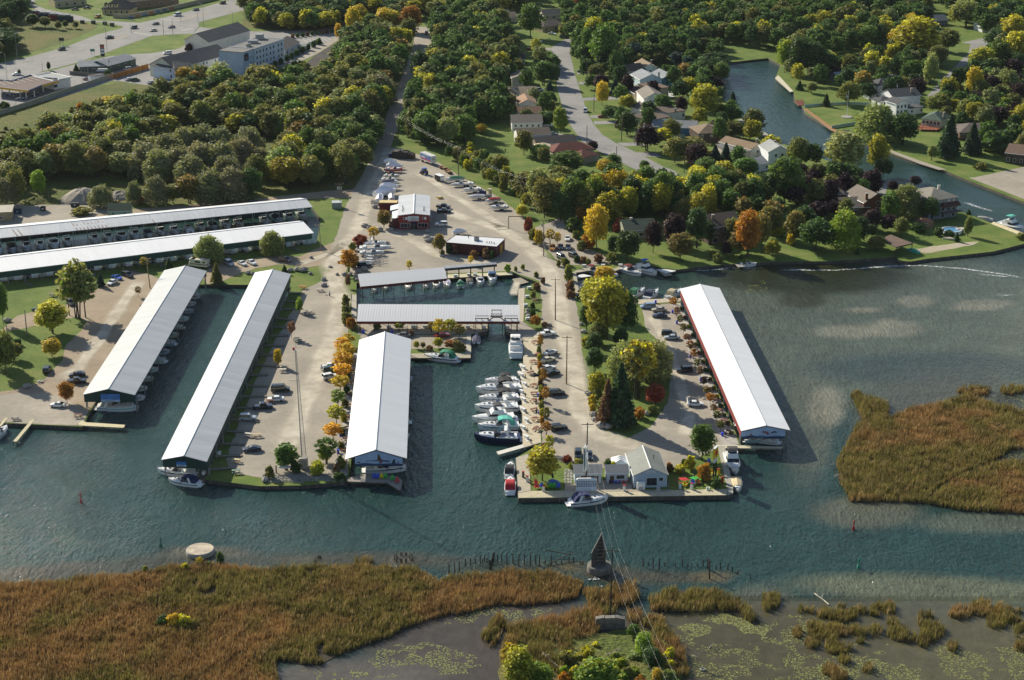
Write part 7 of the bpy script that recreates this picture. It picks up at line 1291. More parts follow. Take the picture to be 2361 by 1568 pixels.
MB().box(0,0,.7,1.4,.9,.3).build('seat',M['gel'],t,C('d8d8d0'))
tf_=T(1,1)
for k,(x,y) in enumerate(((1080,800),(1090,826),(1085,852),(1090,874))):
 a,b=P(*tf_(x-140,y-6)),P(*tf_(x+130,y+6));c=(a+b)/2;place('trailer','boat_trailer',f'{ORD[k]} empty boat trailer from the back in the stack below the speedboats','trailer',(c.x,c.y,.04),math.atan2(b.y-a.y,b.x-a.x),'empty trailers below the speedboats',1.25)
a=P(*T(0,2)(385,385));place('trailer','boat_trailer','small trailer behind the black car on the dirt lane','trailer',(a.x,a.y,.04),1.2,None,.6)
W_,CRM,NVY,TEAL,BLK,MRN,GRN,GRY=C('e9e9e6'),C('cfc7b0'),C('1c2244'),C('58b8a4'),C('1a1a1c'),C('6e2226'),C('1f6a4c'),C('8d9094')
LEN={'cruiser':10.0,'cruiser_curtain':10.0,'cruiser_open':9.5,'flybridge':11.5,'runabout':6.2,'runabout_covered':6.2,'speedboat':9.0,'wrapped':8.5}
def boat(fr,kind,stern,bow,label,top=BLK,stripe=NVY,hull=W_,z=WATER,group=None,length=None,deck=W_):
 a,b=P(*fr(*stern),z),P(*fr(*bow),z);c=(a+b)/2;L=length or (b-a).length;k=L/LEN[kind]
 return place(kind,{'runabout':'runabout','runabout_covered':'covered_runabout','speedboat':'speedboat','wrapped':'wrapped_boat','flybridge':'flybridge_cruiser'}.get(kind,'cabin_cruiser'),label,'boat',c,math.atan2(b.y-a.y,b.x-a.x),group,k,[hull,top,stripe,deck,C('9a9080')])
boat(z3,'cruiser',(900,290),(345,325),'white cruiser with black canopy topmost at the boardwalk',BLK,GRY);boat(z3,'cruiser',(970,430),(190,490),'white cruiser with black canopy second at the boardwalk',BLK,GRY);boat(z3,'cruiser',(930,600),(240,645),'white cruiser with tan bow pad and black canopy at the boardwalk',BLK,GRY);boat(z3,'cruiser_open',(920,770),(165,800),'white cruiser with navy bow pad and white arch at the boardwalk',BLK,NVY);boat(z3,'flybridge',(860,950),(120,1000),'white flybridge cruiser with grey bridge canopy at the boardwalk',C('3a3c40'),GRY);boat(z3,'cruiser_curtain',(940,1095),(220,1125),'white cruiser with teal canopy at the boardwalk',TEAL,TEAL);boat(z3,'cruiser_open',(960,1320),(160,1310),'navy-hulled cruiser lowest at the boardwalk',BLK,NVY,C('20254a'))
t11,t12,t21,t22_,t01,t02,t31,t30=T(1,1),T(1,2),T(2,1),T(2,2),T(0,1),T(0,2),T(3,1),T(3,0)
g1=FR(1400,1040,3.279)
for k,(x,y,kd,col) in enumerate(((320,425,'runabout_covered',GRN),(465,400,'runabout_covered',NVY),(765,390,'runabout',GRY),(995,375,'runabout_covered',NVY),(1130,370,'runabout',BLK))):boat(g1,kd,(x-8,y-75),(x+12,y+10),f'{ORD[k]} small boat from the left under the dull grey basin shed',col,GRY,group='boats under the dull grey basin shed',length=6.5)
boat(g1,'runabout_covered',(1265,290),(1290,375),'white runabout with pale cover at the end of the grey basin shed',C('c9c4d8'),NVY,length=6.6);boat(g1,'runabout_covered',(1455,385),(1440,285),'white runabout with bright green cover in the open basin slips',GRN,GRN,length=6.6);boat(g1,'runabout_covered',(1560,265),(1592,345),'brown-covered runabout in the open basin slips',C('4a4036'),GRY,length=6);boat(g1,'runabout',(1690,250),(1738,345),'white bow-rider with brown seats in the open basin slips',BLK,GRY,length=6.6);boat(g1,'cruiser_curtain',(1850,200),(1885,335),'white cruiser with blue canopy nearest the basin corner',C('3a5f8f'),GRY,length=9)
boat(t21,'cruiser',(690,930),(815,968),'beige cruiser with maroon canopy at the inlet head',MRN,MRN,CRM,length=8.5);boat(t21,'runabout_covered',(870,950),(965,985),'small maroon-covered boat beside the beige cruiser',MRN,GRY,length=6.5);boat(t21,'cruiser',(1015,930),(1180,980),'white cruiser with maroon canopy on the inlet north dock',MRN,NVY,length=9.5);boat(t21,'flybridge',(1150,915),(1325,975),'white flybridge boat with blue sunshade on the inlet north dock',C('2f6fc4'),GRY,length=10.5);boat(t21,'runabout',(655,1125),(640,1075),'small pale blue boat at the left side of the inlet',BLK,C('4fa0b0'),C('bcd6de'),length=5.5)
boat(t21,'cruiser_curtain',(1090,1185),(1222,1118),'cruiser with dark green canopy behind the island garden',GRN,GRY,length=9);boat(t21,'cruiser_curtain',(1235,1205),(1348,1128),'cruiser with dark blue canopy behind the island lot',C('2a3550'),GRY,length=9);boat(t21,'cruiser_curtain',(1440,1195),(1552,1130),'cruiser with beige canopy beside the red-sided shed',C('b5a888'),GRY,length=9);boat(t21,'runabout',(2090,890),(2252,880),'white speedboat passing the north shore',BLK,GRY,length=6.5)
boat(t12,'cruiser_curtain',(1868,200),(1548,170),'cruiser with green canopy beside the garden dock',C('1f7a5a'),NVY,length=10.5);boat(g1,'runabout_covered',(1655,1118),(1660,990),'white boat with dark navy cover below the arched gate',C('3b3d58'),GRY,length=6.8);boat(g1,'flybridge',(2180,1360),(2165,1030),'white flybridge yacht with red flag alone beside the boardwalk',W_,GRY,length=13)
boat(lambda x,y:(x,y),'cruiser_curtain',(1173,1105),(1178,1072),'white boat with dark canopy behind the red canopy boat',C('2c2e36'),GRY,length=8);boat(lambda x,y:(x,y),'cruiser_curtain',(1176,1146),(1177,1104),'white boat with bright red canopy left of the fuel dock',C('b01f2a'),NVY,length=8.6)
fz=FR(2040,1800,4.54);boat(fz,'cruiser_curtain',(1085,1000),(1760,930),'white cruiser with navy canopy moored at the fuel dock',C('28305c'),NVY,length=9.8);rz2=FR(2500,1760,4.54);boat(rz2,'flybridge',(1890,300),(2010,660),'white flybridge cruiser with grey canopy beside the oil company sign',C('4a4a48'),BLK,length=11.5);boat(rz2,'runabout_covered',(2000,720),(2060,985),'white runabout with beige cover at the dock corner',C('c9b692'),GRY,length=7.6)
s2z=FR(620,1820,9.838);boat(s2z,'cruiser_curtain',(1760,1230),(540,1080),'white cruiser with dark navy canopy at the end of the second green shed',C('1d2550'),NVY,length=8.6);boat(s2z,'cruiser_open',(1500,800),(150,720),'white cruiser poking out under the end of the second green shed',BLK,NVY,length=9.5);boat(t02,'cruiser_open',(880,640),(1258,630),'pale cruiser inside the open end of the first green shed',BLK,GRY,length=10);boat(t02,'cruiser',(-60,930),(60,830),'white boat cut by the left edge beside the short finger dock',BLK,GRY,length=8.5)
boat(t12,'cruiser_open',(1000,1215),(1400,1200),'white cruiser under the mural of the wide shed',BLK,NVY,length=10.5);sh5=FR(2880,1640,7.378);boat(sh5,'cruiser',(1640,990),(900,900),'white boat inside the open end of the red-sided shed',BLK,GRY,length=8)
def under(A,B,n,side,off,label,kinds,cols,length,group,start=.02,jit=.3,skip=()):
 d=(B-A).normalized();nrm=Vector((-d.y,d.x,0))*side
 for k in range(n):
  if k in skip:continue
  p=A.lerp(B,start+(k+.5)/n*(1-start))+nrm*(off+random.uniform(-jit,jit));kd=kinds[k%len(kinds)];L=length*random.uniform(.88,1.1);p.z=WATER;q=nrm if random.random()<.75 else -nrm
  if off<0 and q is nrm:pass
  place(kd,{'runabout':'runabout','runabout_covered':'covered_runabout','flybridge':'flybridge_cruiser'}.get(kd,'cabin_cruiser'),f'{ORD[k]} boat from {label}','boat',p,math.atan2(q.y,q.x),group,L/LEN[kd],[random.choice([W_,W_,CRM,C('b9c0c8')]),random.choice(cols),random.choice([NVY,GRY,MRN,TEAL]),W_,C('9a9080')])
KC=['cruiser_open','runabout_covered','cruiser','runabout','cruiser_open','runabout_covered'];CC=[NVY,BLK,GRY,C('c9c4b8'),MRN]
BL,BR,FL,FR1=k1[:4];under(BR,FR1,14,1 if ((FR1-BR).cross(BR-BL)).z>0 else -1,-4.3,'the back along the water side of the first green shed',KC,CC,8.0,'boats under the first green shed',.06)
BL,BR,FL,FR1=k3[:4];under(BR,FR1,8,1 if ((FR1-BR).cross(BR-BL)).z>0 else -1,-4.2,'the back along the water side of the wide shed',KC,CC,8.6,'boats under the wide shed',.05)
BL,BR,FL,FR1=k5[:4];under(BL,FL,10,1 if ((FL-BL).cross(BR-BL)).z>0 else -1,6.0,'the back under the red-sided shed',KC,CC,8,'boats under the red-sided shed',.05)
A,B=P(-20,575),P(712,495);under(A,B,24,-1,-.4,'the left under the rust-streaked long shed',['cruiser_open','runabout_covered','cruiser','cruiser_open','runabout'],CC,9.0,'boats under the rust-streaked long shed',0,.5,(6,19))
A,B=P(10,648),P(715,560);under(A,B,20,1,6.6,'the left under the long white-roofed shed',['cruiser_open','runabout_covered','cruiser','runabout'],CC,7.6,'boats under the long white-roofed shed',0,.5)
boat(t31,'flybridge',(2090,500),(2420,590),'white flybridge boat with teal sunshade at the right edge',TEAL,GRY,length=12);boat(t31,'runabout_covered',(1945,450),(2062,470),'small grey-covered boat behind the canal point house',C('8f8f8a'),GRY,length=6);boat(t30,'cruiser',(760,1235),(660,1290),'white cruiser with black canopy below the flag lawn',BLK,GRY,length=9);boat(t30,'runabout_covered',(410,1415),(525,1452),'white runabout with red canopy on the canal',C('a83038'),GRY,length=8);boat(t31,'runabout_covered',(1310,745),(1395,775),'small teal boat on the beach beside the boathouse',C('4fae96'),TEAL,C('4fae96'),z=.0,length=5.5);boat(t31,'runabout_covered',(1640,640),(1720,655),'beige overturned skiff beside the pool',C('b5ab94'),GRY,C('b5ab94'),z=-.2,length=5)
def dry(fr,kind,stern,bow,label,top,stripe=GRY,hull=W_,length=None,zz=.75,trail=True):
 a,b=P(*fr(*stern)),P(*fr(*bow));boat(fr,kind,stern,bow,label,top,stripe,hull,zz,None,length)
 o=COL.objects[-1];c=(a+b)/2;th=[q for q in COL.objects if q.get('label')==label][0];th.location=(c.x,c.y,zz)
 if trail:place('trailer','boat_trailer','trailer under the '+label,'trailer',(c.x,c.y,.04),math.atan2(b.y-a.y,b.x-a.x),None,(length or 7)/6.4)
dry(t11,'cruiser_open',(1035,710),(1178,705),'white cabin boat topmost of three by the red bushes',BLK,length=7.5);dry(t11,'speedboat',(955,752),(1245,745),'long slim white speedboat in the middle of three',BLK,length=11);dry(t11,'speedboat',(965,790),(1178,785),'white open speedboat lowest of three above the empty trailers',BLK,NVY,length=8.5)
dry(t11,'runabout',(1205,22),(1340,20),'red and white speedboat in the row left of the yard',C('b02a2a'),C('b02a2a'),C('c23a34'),6.5);dry(t11,'runabout',(1185,80),(1320,82),'cream open boat in the row left of the yard',BLK,GRY,CRM,6.5);dry(t11,'runabout',(1165,112),(1290,112),'low white open boat below the cream one',BLK,NVY,W_,6);dry(t11,'runabout_covered',(1160,142),(1305,136),'white boat with navy cover below the open boats',NVY,NVY,W_,6.8);dry(t11,'wrapped',(1160,185),(1300,178),'white shrink-wrapped boat with high peak, upper in the row',C('f0f0f4'),GRY,W_,7.5);dry(t11,'wrapped',(1095,262),(1292,225),'large shrink-wrapped boat behind the store',C('e6e6f2'),GRY,W_,10,1.0);dry(t11,'wrapped',(1125,330),(1160,262),'shrink-wrapped boat nearest the red container',C('f2f2f2'),GRY,W_,8.5,1.0);dry(t11,'wrapped',(1255,305),(1240,262),'shrink-wrapped boat with open arch beside the store',C('f2f2f2'),GRY,W_,7,1.0)
t10=T(1,0);dry(t10,'wrapped',(1195,1515),(1285,1512),'small white wrapped boat topmost of the yard row',C('f0f0f0'),GRY,W_,5.5);dry(t10,'wrapped',(1215,1560),(1340,1558),'white tented boat above the red speedboat',C('e8e8f0'),GRY,W_,7);dry(t10,'runabout',(1200,1590),(1345,1588),'bright red speedboat at the top of the yard row',C('b02a2a'),C('c9c9c4'),C('b5302c'),7)
dry(lz,'runabout_covered',(1370,870),(1055,900),'green-covered boat on a trailer right of the yard',C('1f6a4c'),GRN,W_,7.5);dry(lz,'speedboat',(1560,960),(1160,985),'long white speedboat right of the yard',C('d8d8d0'),GRY,W_,9,.6);dry(lz,'runabout',(1690,1080),(1400,1095),'white and bronze wakeboard boat right of the yard',BLK,C('8a7440'),W_,7);dry(lz,'runabout_covered',(1750,1210),(1520,1225),'boat with pale grey tent cover right of the yard',C('c6c6cc'),GRY,W_,6.2);dry(lz,'runabout_covered',(2050,1265),(1820,1305),'boat with red cover right of the yard',C('a82a34'),MRN,W_,6.4);dry(lz,'runabout',(2190,1415),(1910,1420),'white jet boat lowest in the row right of the yard',BLK,NVY,W_,6.6);dry(lz,'runabout_covered',(1870,1180),(1790,1195),'small grey dinghy behind the red-covered boat',GRY,GRY,C('7d8288'),3.8,.5);dry(t11,'wrapped',(1840,600),(1915,592),'small white wrapped boat behind the low workshop',C('f0f0f0'),GRY,W_,5.5,.7)
def pole(name,label,base,top,arms=1,col='6b5a48',trans=0,cat='utility pole',group=None):
 b=P(*base);h=(base[1]-top[1])/VS(base[1]);t=thing(name,label,cat,b,0,group);lx=(top[0]-base[0]-(base[0]-CX)*0)/SC(base[1])*.4
 MB().tube((0,0,-.2),(lx,0,h),.2,.13,7).build('shaft',M['wood'],t,C(col));tips=[]
 for k in range(arms):
  z=h-.5-k*1.3;MB().box(lx,0,z,3.0,.15,.15).build('crossarm',M['wood'],t,C(col))
  for s in (-1.35,0,1.35):MB().tube((lx+s,0,z),(lx+s,0,z+.35),.06,.06,5).build('insulator',M['plastic'],t,C('c9c9c4'));tips.append(b+Vector((lx+s,0,z+.38)))
 for k in range(trans):MB().tube((lx-.6+k*.6,-.35,h-2.6),(lx-.6+k*.6,-.35,h-1.5),.28,.28,8).build('transformer',M['steel'],t)
 return tips
def wire(a,b,sag,label,r=.006):
 m=14;pts=[a.lerp(b,k/m)-Vector((0,0,sag*4*(k/m)*(1-k/m))) for k in range(m+1)];o=MB().path(pts,r,4).build('power_line',M['steel']);tag(o,label,'wire','overhead wires'); return o
f10,f11,f20,f21_,f22_,f01=T(1,0),T(1,1),T(2,0),T(2,1),T(2,2),T(0,1)
pa=pole('utility_pole','utility pole beside the gravel road at the tree belt',f10(1312,1275),f10(1305,1050),1);pb=pole('utility_pole','tall utility pole over the stored boats',f11(1870,62),f10(1852,1362),1);pc=pole('utility_pole','utility pole in the hedge at the corner of the yard',f21_(82,305),f21_(86,68),1);pd=pole('utility_pole','utility pole with grey transformer above the three hedge cars',f21_(292,795),f21_(290,458),1,trans=1);pe=pole('utility_pole','utility pole beside the gravel road below the basin corner',f21_(400,1385),f21_(393,1002),1);pf=pole('utility_pole','utility pole beside the cream sedan on the boardwalk lot',f22_(502,408),f21_(505,1536),1,'8a6a48');pg=pole('utility_pole','dark utility pole with white fin sign behind the picture board',f22_(684,1335),f22_(693,772),1,'3a322c')
chain=[pa,pb,pc,pd,pe,pf,pg]
names=['from the tree belt to the yard','over the row of stored boats','above the yard hedge','over the basin corner','beside the gravel road','over the boardwalk lot']
for n,(a,b) in enumerate(zip(chain,chain[1:])):
 for k in range(min(len(a),len(b))):wire(a[k],b[k],1.2+.2*k,f'{ORD[k]} wire {names[n]}',.006)
f23=T(2,3);ph=pole('utility_pole','tall dark pole rising from the concrete block in the reeds',f23(905,985),f23(925,372),1,'3a342e')
for k in range(3):wire(pg[k],ph[k],2.5,f'{ORD[k]} wire across the channel to the pole in the reeds',.006);wire(ph[k],Vector((ph[k].x+9+k,ph[k].y-60,ph[k].z-4)),1.5,f'{ORD[k]} wire over the islet in front',.006)
p1=pole('utility_pole','pole with three transformers on the lawn by the road',f11(778,345),f11(772,122),1,trans=3);p2=pole('utility_pole','leaning pole on the lawn at the end of the long sheds',f11(598,740),f11(583,500),1,'9a8a6c');p3=pole('utility_pole','left one of two poles in the wood edge',f10(914,1540),f10(912,1330),2);p4=pole('utility_pole','right one of two poles in the wood edge',f10(940,1520),f10(938,1300),2);p5=pole('utility_pole','wooden pole on the dirt lane behind the first green shed',f01(1385,1090),f01(1345,808),1,'a08a5c');p6=pole('utility_pole','far pole at the top of the gravel road',f10(1500,120),f10(1490,20),1)
for k in range(3):wire(p1[k],p3[k],1,f'{ORD[k]} wire from the transformer pole to the wood');wire(p6[k],pa[k],3,f'{ORD[k]} wire along the upper gravel road')
def lamp(label,base,top,arm=1,col='8f9296',group='lamp posts of the highway',double=False):
 b=P(*base);h=(base[1]-top[1])/VS(base[1]);t=thing('lamp_post',label,'lamp post',b,0,group);MB().tube((0,0,0),(0,0,h),.13,.07,6).build('shaft',M['steel'],t)
 for s in ((arm,) if not double else (1,-1)):MB().tube((0,0,h),(s*1.8,0,h+.35),.06,.05,5).build('arm',M['steel'],t);MB().box(s*2.1,0,h+.35,.8,.3,.14).build('lamp_head',M['plastic'],t,C('d0d2d4'))
f00=T(0,0)
for k,(x,y0,y1,s) in enumerate(((988,482,80,1),(1880,252,34,-1),(2150,280,108,-1),(66,730,495,-1),(1212,312,190,1),(1828,212,45,1),(1667,190,40,1),(878,215,130,1),(815,712,605,1),(395,660,575,1),(762,795,720,1),(150,990,910,1),(160,545,310,1))):lamp(f'{ORD[k]} tall grey lamp post of the highway corner' if k else 'tallest lamp post between pylon sign and dark green pickup',f00(x,y0),f00(x,y1),s)
for k,(x,y0,y1) in enumerate(((1510,322,205),(1595,320,200))):
 b=P(*f00(x,y0));h=9;t=thing('traffic_light',f'{("left", "right")[k]} one of two signal poles at the junction corner','traffic light',b);MB().tube((0,0,0),(0,0,h),.16,.12,6).build('shaft',M['steel'],t);MB().box(0,-.25,5.5,.4,.3,1.1).build('signal_head',M['plastic'],t,C('c08a2a'))
f30=T(3,0)
for k,(x,y0,y1) in enumerate(((1470,775,655),(1640,622,482))):lamp(f'{("lower", "upper")[k]} street lamp beside the right street',f30(x,y0),f30(x,y1),1,group='lamps of the right street')
for k,(x,y0,y1) in enumerate(((690,798,565),(755,1032,865),(1010,1298,1060),(690,1332,1160),(963,1487,1350),(1587,1590,1400),(440,1000,900))):pole('utility_pole',f'{ORD[k]} pole along the street in the order of the wires',f20(x,y0),f20(x,y1),1 if k==0 else 0,'5a4c40',group='poles of the street')
for k,(x,y0,y1) in enumerate(((250,1528,1290),(76,1600,1435))):pole('lamp_pole',f'{("right", "left")[k]} thin pole on the left lane near the yellow tree',f01(x,y0),f01(x,y1),0,'8d8676',cat='lamp post')
b=P(*f30(728,1080));t=thing('flagpole','white flagpole with red and white flag on the round stone bed','flagpole',b);h=(1080-835)/4/VS(270);MB().tube((0,0,0),(0,0,h),.12,.06,6).build('pole',M['white'],t);MB().box(-.5,0,h-2.6,.9,.06,1.6).build('flag',M['canvas'],t,C('c9c4c6'));MB().box(-.35,.01,h-2.2,.5,.08,.8).build('flag_band',M['canvas'],t,C('b01f2a'));MB().lathe([(2.6,0),(2.6,.25),(2.3,.3)],18).build('stone_bed',M['rock'],t)
t=wall_run('mesh_fence','pale mesh fence along the top of the flagpole lawn',[f30(340,990),f30(540,972),f30(700,965),f30(980,970)],1.3,'9fb8a8','fence',th=.06);t=wall_run('mesh_fence','pale mesh fence at the lower end of the flagpole lawn',[f30(590,1185),f30(740,1160),f30(860,1140)],1.3,'9fb8a8','fence',th=.06)
f12=T(1,2);b=P(*f12(445,1160));t=thing('radio_mast','tall lattice radio mast on a grey plinth at the middle lot','mast',(b.x,b.y,0));bt=P(*f12(443,1235));MB().box(0,-1,1.4,2.0,2.0,2.8).build('plinth',M['concrete'],t);h=(1160-175)/4/VS(1074)+2
legs=[(.75,-1.0),(-.38,-.35),(-.38,-1.65)];ttop=(-.9,-1.0)
def lp(k,u):x,y=legs[k];s=1-u*.78; return Vector(((x)*s+ttop[0]*u*.9,-1+(y+1)*s,2.6+(h-2.6)*u))
for k in range(3):MB().tube(lp(k,0),lp(k,1),.075,.05,5).build('leg',M['steel'],t)
n=30
for q in range(n):
 mb=MB()
 for k in range(3):mb.tube(lp(k,q/n),lp((k+1)%3,(q+1)/n),.035,.035,3);mb.tube(lp(k,q/n),lp((k+1)%3,q/n),.03,.03,3)
 mb.build('lattice_bay',M['steel'],t)
e=lp(0,1);MB().tube(e,e+Vector((0,0,3.2)),.04,.03,4).build('aerial',M['steel'],t);MB().box(e.x-.6,e.y,e.z+.3,.5,.5,.6).build('beacon',M['plastic'],t,C('c01818'));MB().box(e.x-.4,e.y,e.z-.1,1.2,.5,.1).build('top_plate',M['white'],t);m_=lp(0,.72);MB().box(m_.x-1.2,m_.y,m_.z,2.4,.1,.08).build('side_arm',M['steel'],t)
BRN,CED=C('7a4a34'),C('8a5a3c')
k=0
for (x,y) in ((215,35),(240,150),(200,215),(175,320),(205,435),(205,510),(205,575),(205,660),(215,745),(225,835)):
 k+=1;p=P(*f22_(x,y));place('hextable' if k%2 else 'picnic','picnic_table',f'{ORD[k - 1]} brown picnic table from the top on the cruiser boardwalk','picnic table',(p.x,p.y,.13),random.uniform(0,3),'picnic tables of the cruiser boardwalk',1.1,[BRN])
for k in range(12):
 u=(k+.6)/12.3;a,b=f21(1530,1290),f22(2040,930);x,y=a[0]+(b[0]-a[0])*u,a[1]+(b[1]-a[1])*u;p=P(x,y);place('hextable','picnic_table',f'{ORD[k]} brown octagonal table from the back along the red-sided shed','picnic table',(p.x-.6,p.y,.1),random.uniform(0,1.5),'tables of the red shed terrace',1.05,[random.choice([BRN,CED,C('5e4034')])])
for k in range(10):
 u=(k+.5)/10;a,b=f12(905,150),f12(800,1190);x,y=a[0]+(b[0]-a[0])*u,a[1]+(b[1]-a[1])*u;p=P(x,y);place('hextable' if k%3 else 'picnic','picnic_table',f'{ORD[k]} brown table from the back on the wide shed terrace','picnic table',(p.x,p.y,.1),random.uniform(0,3),'tables of the wide shed terrace',1.0,[random.choice([BRN,CED])])
for x,y,i,j,lab,col in ((435,1095,1,1,'orange picnic table on the lawn at the back of the second green shed','b5753c'),(590,1120,1,1,'grey picnic table beside the gravel at the back of the second green shed','a39b8c'),(470,1340,1,1,'grey picnic tables stacked under the light green young tree','a7a090'),(490,1320,1,1,'upper grey picnic table by the light green young tree','aca594'),(390,25,1,2,'green-topped picnic table on the bank by the brown tree','5c7a72'),(370,8,1,2,'grey picnic table on the bank by the brown tree','a39b8c'),(255,270,1,2,'cream picnic table below the yellow young tree','d2c8a4'),(245,295,1,2,'pale picnic table nearest the dark green van','c9c4b4'),(130,580,1,2,'red-brown picnic table behind the white sedan on the bank','7a4a3c'),(2180,1130,0,2,'pale picnic table at the lower end of the bank','c9b98c'),(2180,1230,0,2,'green and white picnic table at the water end of the bank','6d8a7a'),(2290,890,0,2,'white dock section and table on the bank','c2bcae'),(140,735,0,2,'grey picnic table on the left gravel shore','9a948a'),(720,715,0,2,'red-brown picnic table beside the dock below the first green shed','7a4e3e'),(485,1165,0,1,'dark picnic table on the left lawn','7a7468'),(10,895,1,2,'tan table at the edge of the middle lot','b9a888'),(1910,100,1,2,'brown bench table on the garden dock','7a5a3c'),(965,1475,1,1,'tan picnic table at the left end of the ribbed shed','b9a27a'),(215,1215,2,1,'brown picnic table on the pale basin dock','7a5a44')):
 p=P(*T(i,j)(x,y));place('picnic','picnic_table',lab,'picnic table',(p.x,p.y,.08),random.uniform(-.4,.4),None,1.15,[C(col)])
def chairs(fr,lst,z=.1,scale=1.15):
 for x,y,col,lab in lst:
  cols={'red':'c0202a','blue':'2a56c8','yellow':'e0c21c','green':'2fae3a'};p=P(*fr(x,y));place('deckchair','deck_chair',lab,'chair',(p.x,p.y,z),-1.57+random.uniform(-.2,.2),None,scale,[C(cols[col])])
chairs(f22_,((227,1372,'red','red deck chair left on the small lawn'),(277,1368,'blue','blue deck chair next to the red one on the small lawn'),(312,1368,'yellow','yellow deck chair on the small lawn left of the green pair'),(357,1370,'green','left green deck chair of the pair on the small lawn'),(387,1370,'green','right green deck chair of the pair on the small lawn'),(427,1370,'blue','blue deck chair right of the green pair'),(222,1335,'red','red deck chair at the back of the small lawn'),(945,1325,'blue','left blue deck chair under the kiosk window'),(975,1325,'blue','right blue deck chair under the kiosk window'),(1015,1322,'red','left red deck chair under the kiosk window'),(1045,1322,'red','right red deck chair under the kiosk window'),(1550,1345,'green','green deck chair before the red sunshade table'),(1595,1350,'yellow','yellow deck chair before the red sunshade table'),(1668,1335,'blue','blue deck chair before the green sunshade table'),(1710,1332,'red','red deck chair before the green sunshade table'),(1838,1240,'yellow','yellow deck chair behind the orange bush'),(1815,1140,'blue','blue deck chair on the lawn below the green maple')))
chairs(f12,((1092,1282,'blue','left blue deck chair on the dock below the mural'),(1122,1282,'blue','right blue deck chair on the dock below the mural'),(1157,1284,'yellow','yellow deck chair on the dock below the mural'),(1193,1284,'green','green deck chair beside the yellow one below the mural'),(1257,1300,'green','green deck chair at the bend of the dock below the mural'),(1303,1322,'red','red deck chair at the tip of the dock below the mural')),.13)
for x,y,col,lab in ((375,1335,'2a6ac8','blue octagonal table with closed blue sunshade on the small lawn'),(1580,1318,'c0202a','red octagonal table with closed sunshade right of the store'),(1682,1310,'2fae3a','green octagonal table with closed sunshade right of the store')):
 p=P(*f22_(x,y));t=place('hextable','sunshade_table',lab,'table',(p.x,p.y,.06),.3,None,1.35,[C(col)]);MB().tube((0,0,.7),(0,0,2.6),.04,.04,5).build('sunshade_pole',M['steel'],t);MB().lathe([(.06,1.3),(.2,1.4),(.12,2.2),(.02,2.7)],8).build('sunshade',M['canvas'],t,C('2c3a3a'))
def dark_umbrella(fr,x,y,lab,opened):
 p=P(*fr(x,y));t=thing('sunshade',lab,'sunshade',(p.x,p.y,.1));MB().tube((0,0,0),(0,0,2.4),.05,.05,5).build('pole',M['steel'],t);MB().lathe([(1.5,1.9),(.8,2.3),(.03,2.6)] if opened else [(.1,1.0),(.25,1.2),(.02,2.7)],8).build('canopy',M['canvas'],t,C('17181c'))
dark_umbrella(f22_,205,385,'open black sunshade on the cruiser boardwalk',True);dark_umbrella(f22_,175,310,'closed dark sunshade topmost on the cruiser boardwalk',False);dark_umbrella(f22_,222,610,'closed dark sunshade in the middle of the cruiser boardwalk',False);dark_umbrella(f22_,225,710,'closed dark sunshade low on the cruiser boardwalk',False)
bx_me=MB().box(0,0,.35,1.3,.7,.7).mesh('chest',M['gel']);lid_me=MB().box(0,0,.74,1.36,.76,.08).mesh('lid',M['gel'])
def dock_box(p,z,rz,lab,grp):
 t=thing('dock_box',lab,'dock box',(p.x,p.y,z),rz,grp);ob('chest',bx_me,t,C('d9d9d4'));ob('lid',lid_me,t,C('efefec'))
for k,(x,y) in enumerate(((1000,60),(970,190),(1030,350),(970,480),(1010,620),(1000,800),(1060,980),(1000,1110),(1060,1280))):dock_box(P(*z3(x+15,y+10)),.18,-1.0,f'{ORD[k]} white dock box from the top on the cruiser boardwalk','dock boxes of the cruiser boardwalk')
for k,(x,y) in enumerate(((510,895),(830,870),(830,895),(985,890),(1545,895),(1755,900),(2065,905))):dock_box(P(*g1(x,y)),.1,0,f'{ORD[k]} white dock box from the left under the ribbed shed','dock boxes under the ribbed shed')
for k,(x,y) in enumerate(((1385,225),(1560,210),(1640,205))):dock_box(P(*g1(x,y)),.14,0,f'{ORD[k]} white dock box from the left on the shelter dock','dock boxes of the shelter dock')
for k,(x,y) in enumerate(((665,895),(840,893),(1000,890),(1165,885),(1445,1185),(1110,1190))):dock_box(P(*f21_(x,y)),.12,0,f'{ORD[k]} white dock box of the inlet docks in order from the left head','dock boxes of the inlet')
for k,(x,y) in enumerate(((140,1180),(125,1260),(145,1385),(160,1100))):dock_box(P(*f21_(x,y)),.14,.2,f'{ORD[k]} white dock box on the right side of the inner basin','dock boxes of the basin side')
for k,(x,y,i,j) in enumerate(((2025,1060,0,2),(1880,1240,0,2))):dock_box(P(*T(i,j)(x,y)),.1,1.5,f'{("upper", "lower")[k]} white box at the water end of the second green shed',None)
for k,(x,y) in enumerate(((1050,240),(1050,560),(1065,850),(1080,1180),(1150,1370),(955,260))):p=P(*z3(x,y));t=thing('mooring_post',f'{ORD[k]} short dark mooring post along the cruiser boardwalk','post',(p.x,p.y,.1),0,'mooring posts of the boardwalk');MB().tube((0,0,0),(0,0,1.1),.16,.14,7).build('post',M['wood'],t,C('3a3a40'));MB().lathe([(.18,1.1),(.05,1.3)],7).build('cap',M['plastic'],t,C('2a2a38'))
for k,(x,y) in enumerate(((880,1200),(875,1290),(905,1030),(1055,640),(1090,650))):p=P(*f11(x,y));t=thing('light_post',f'{ORD[k]} dark bollard light around the basin lawn','post',(p.x,p.y,0),0,'bollard lights of the basin');MB().tube((0,0,0),(0,0,2.0),.12,.1,6).build('post',M['wood'],t,C('38342e'));MB().box(0,0,2.05,.3,.3,.12).build('cap',M['black'],t)
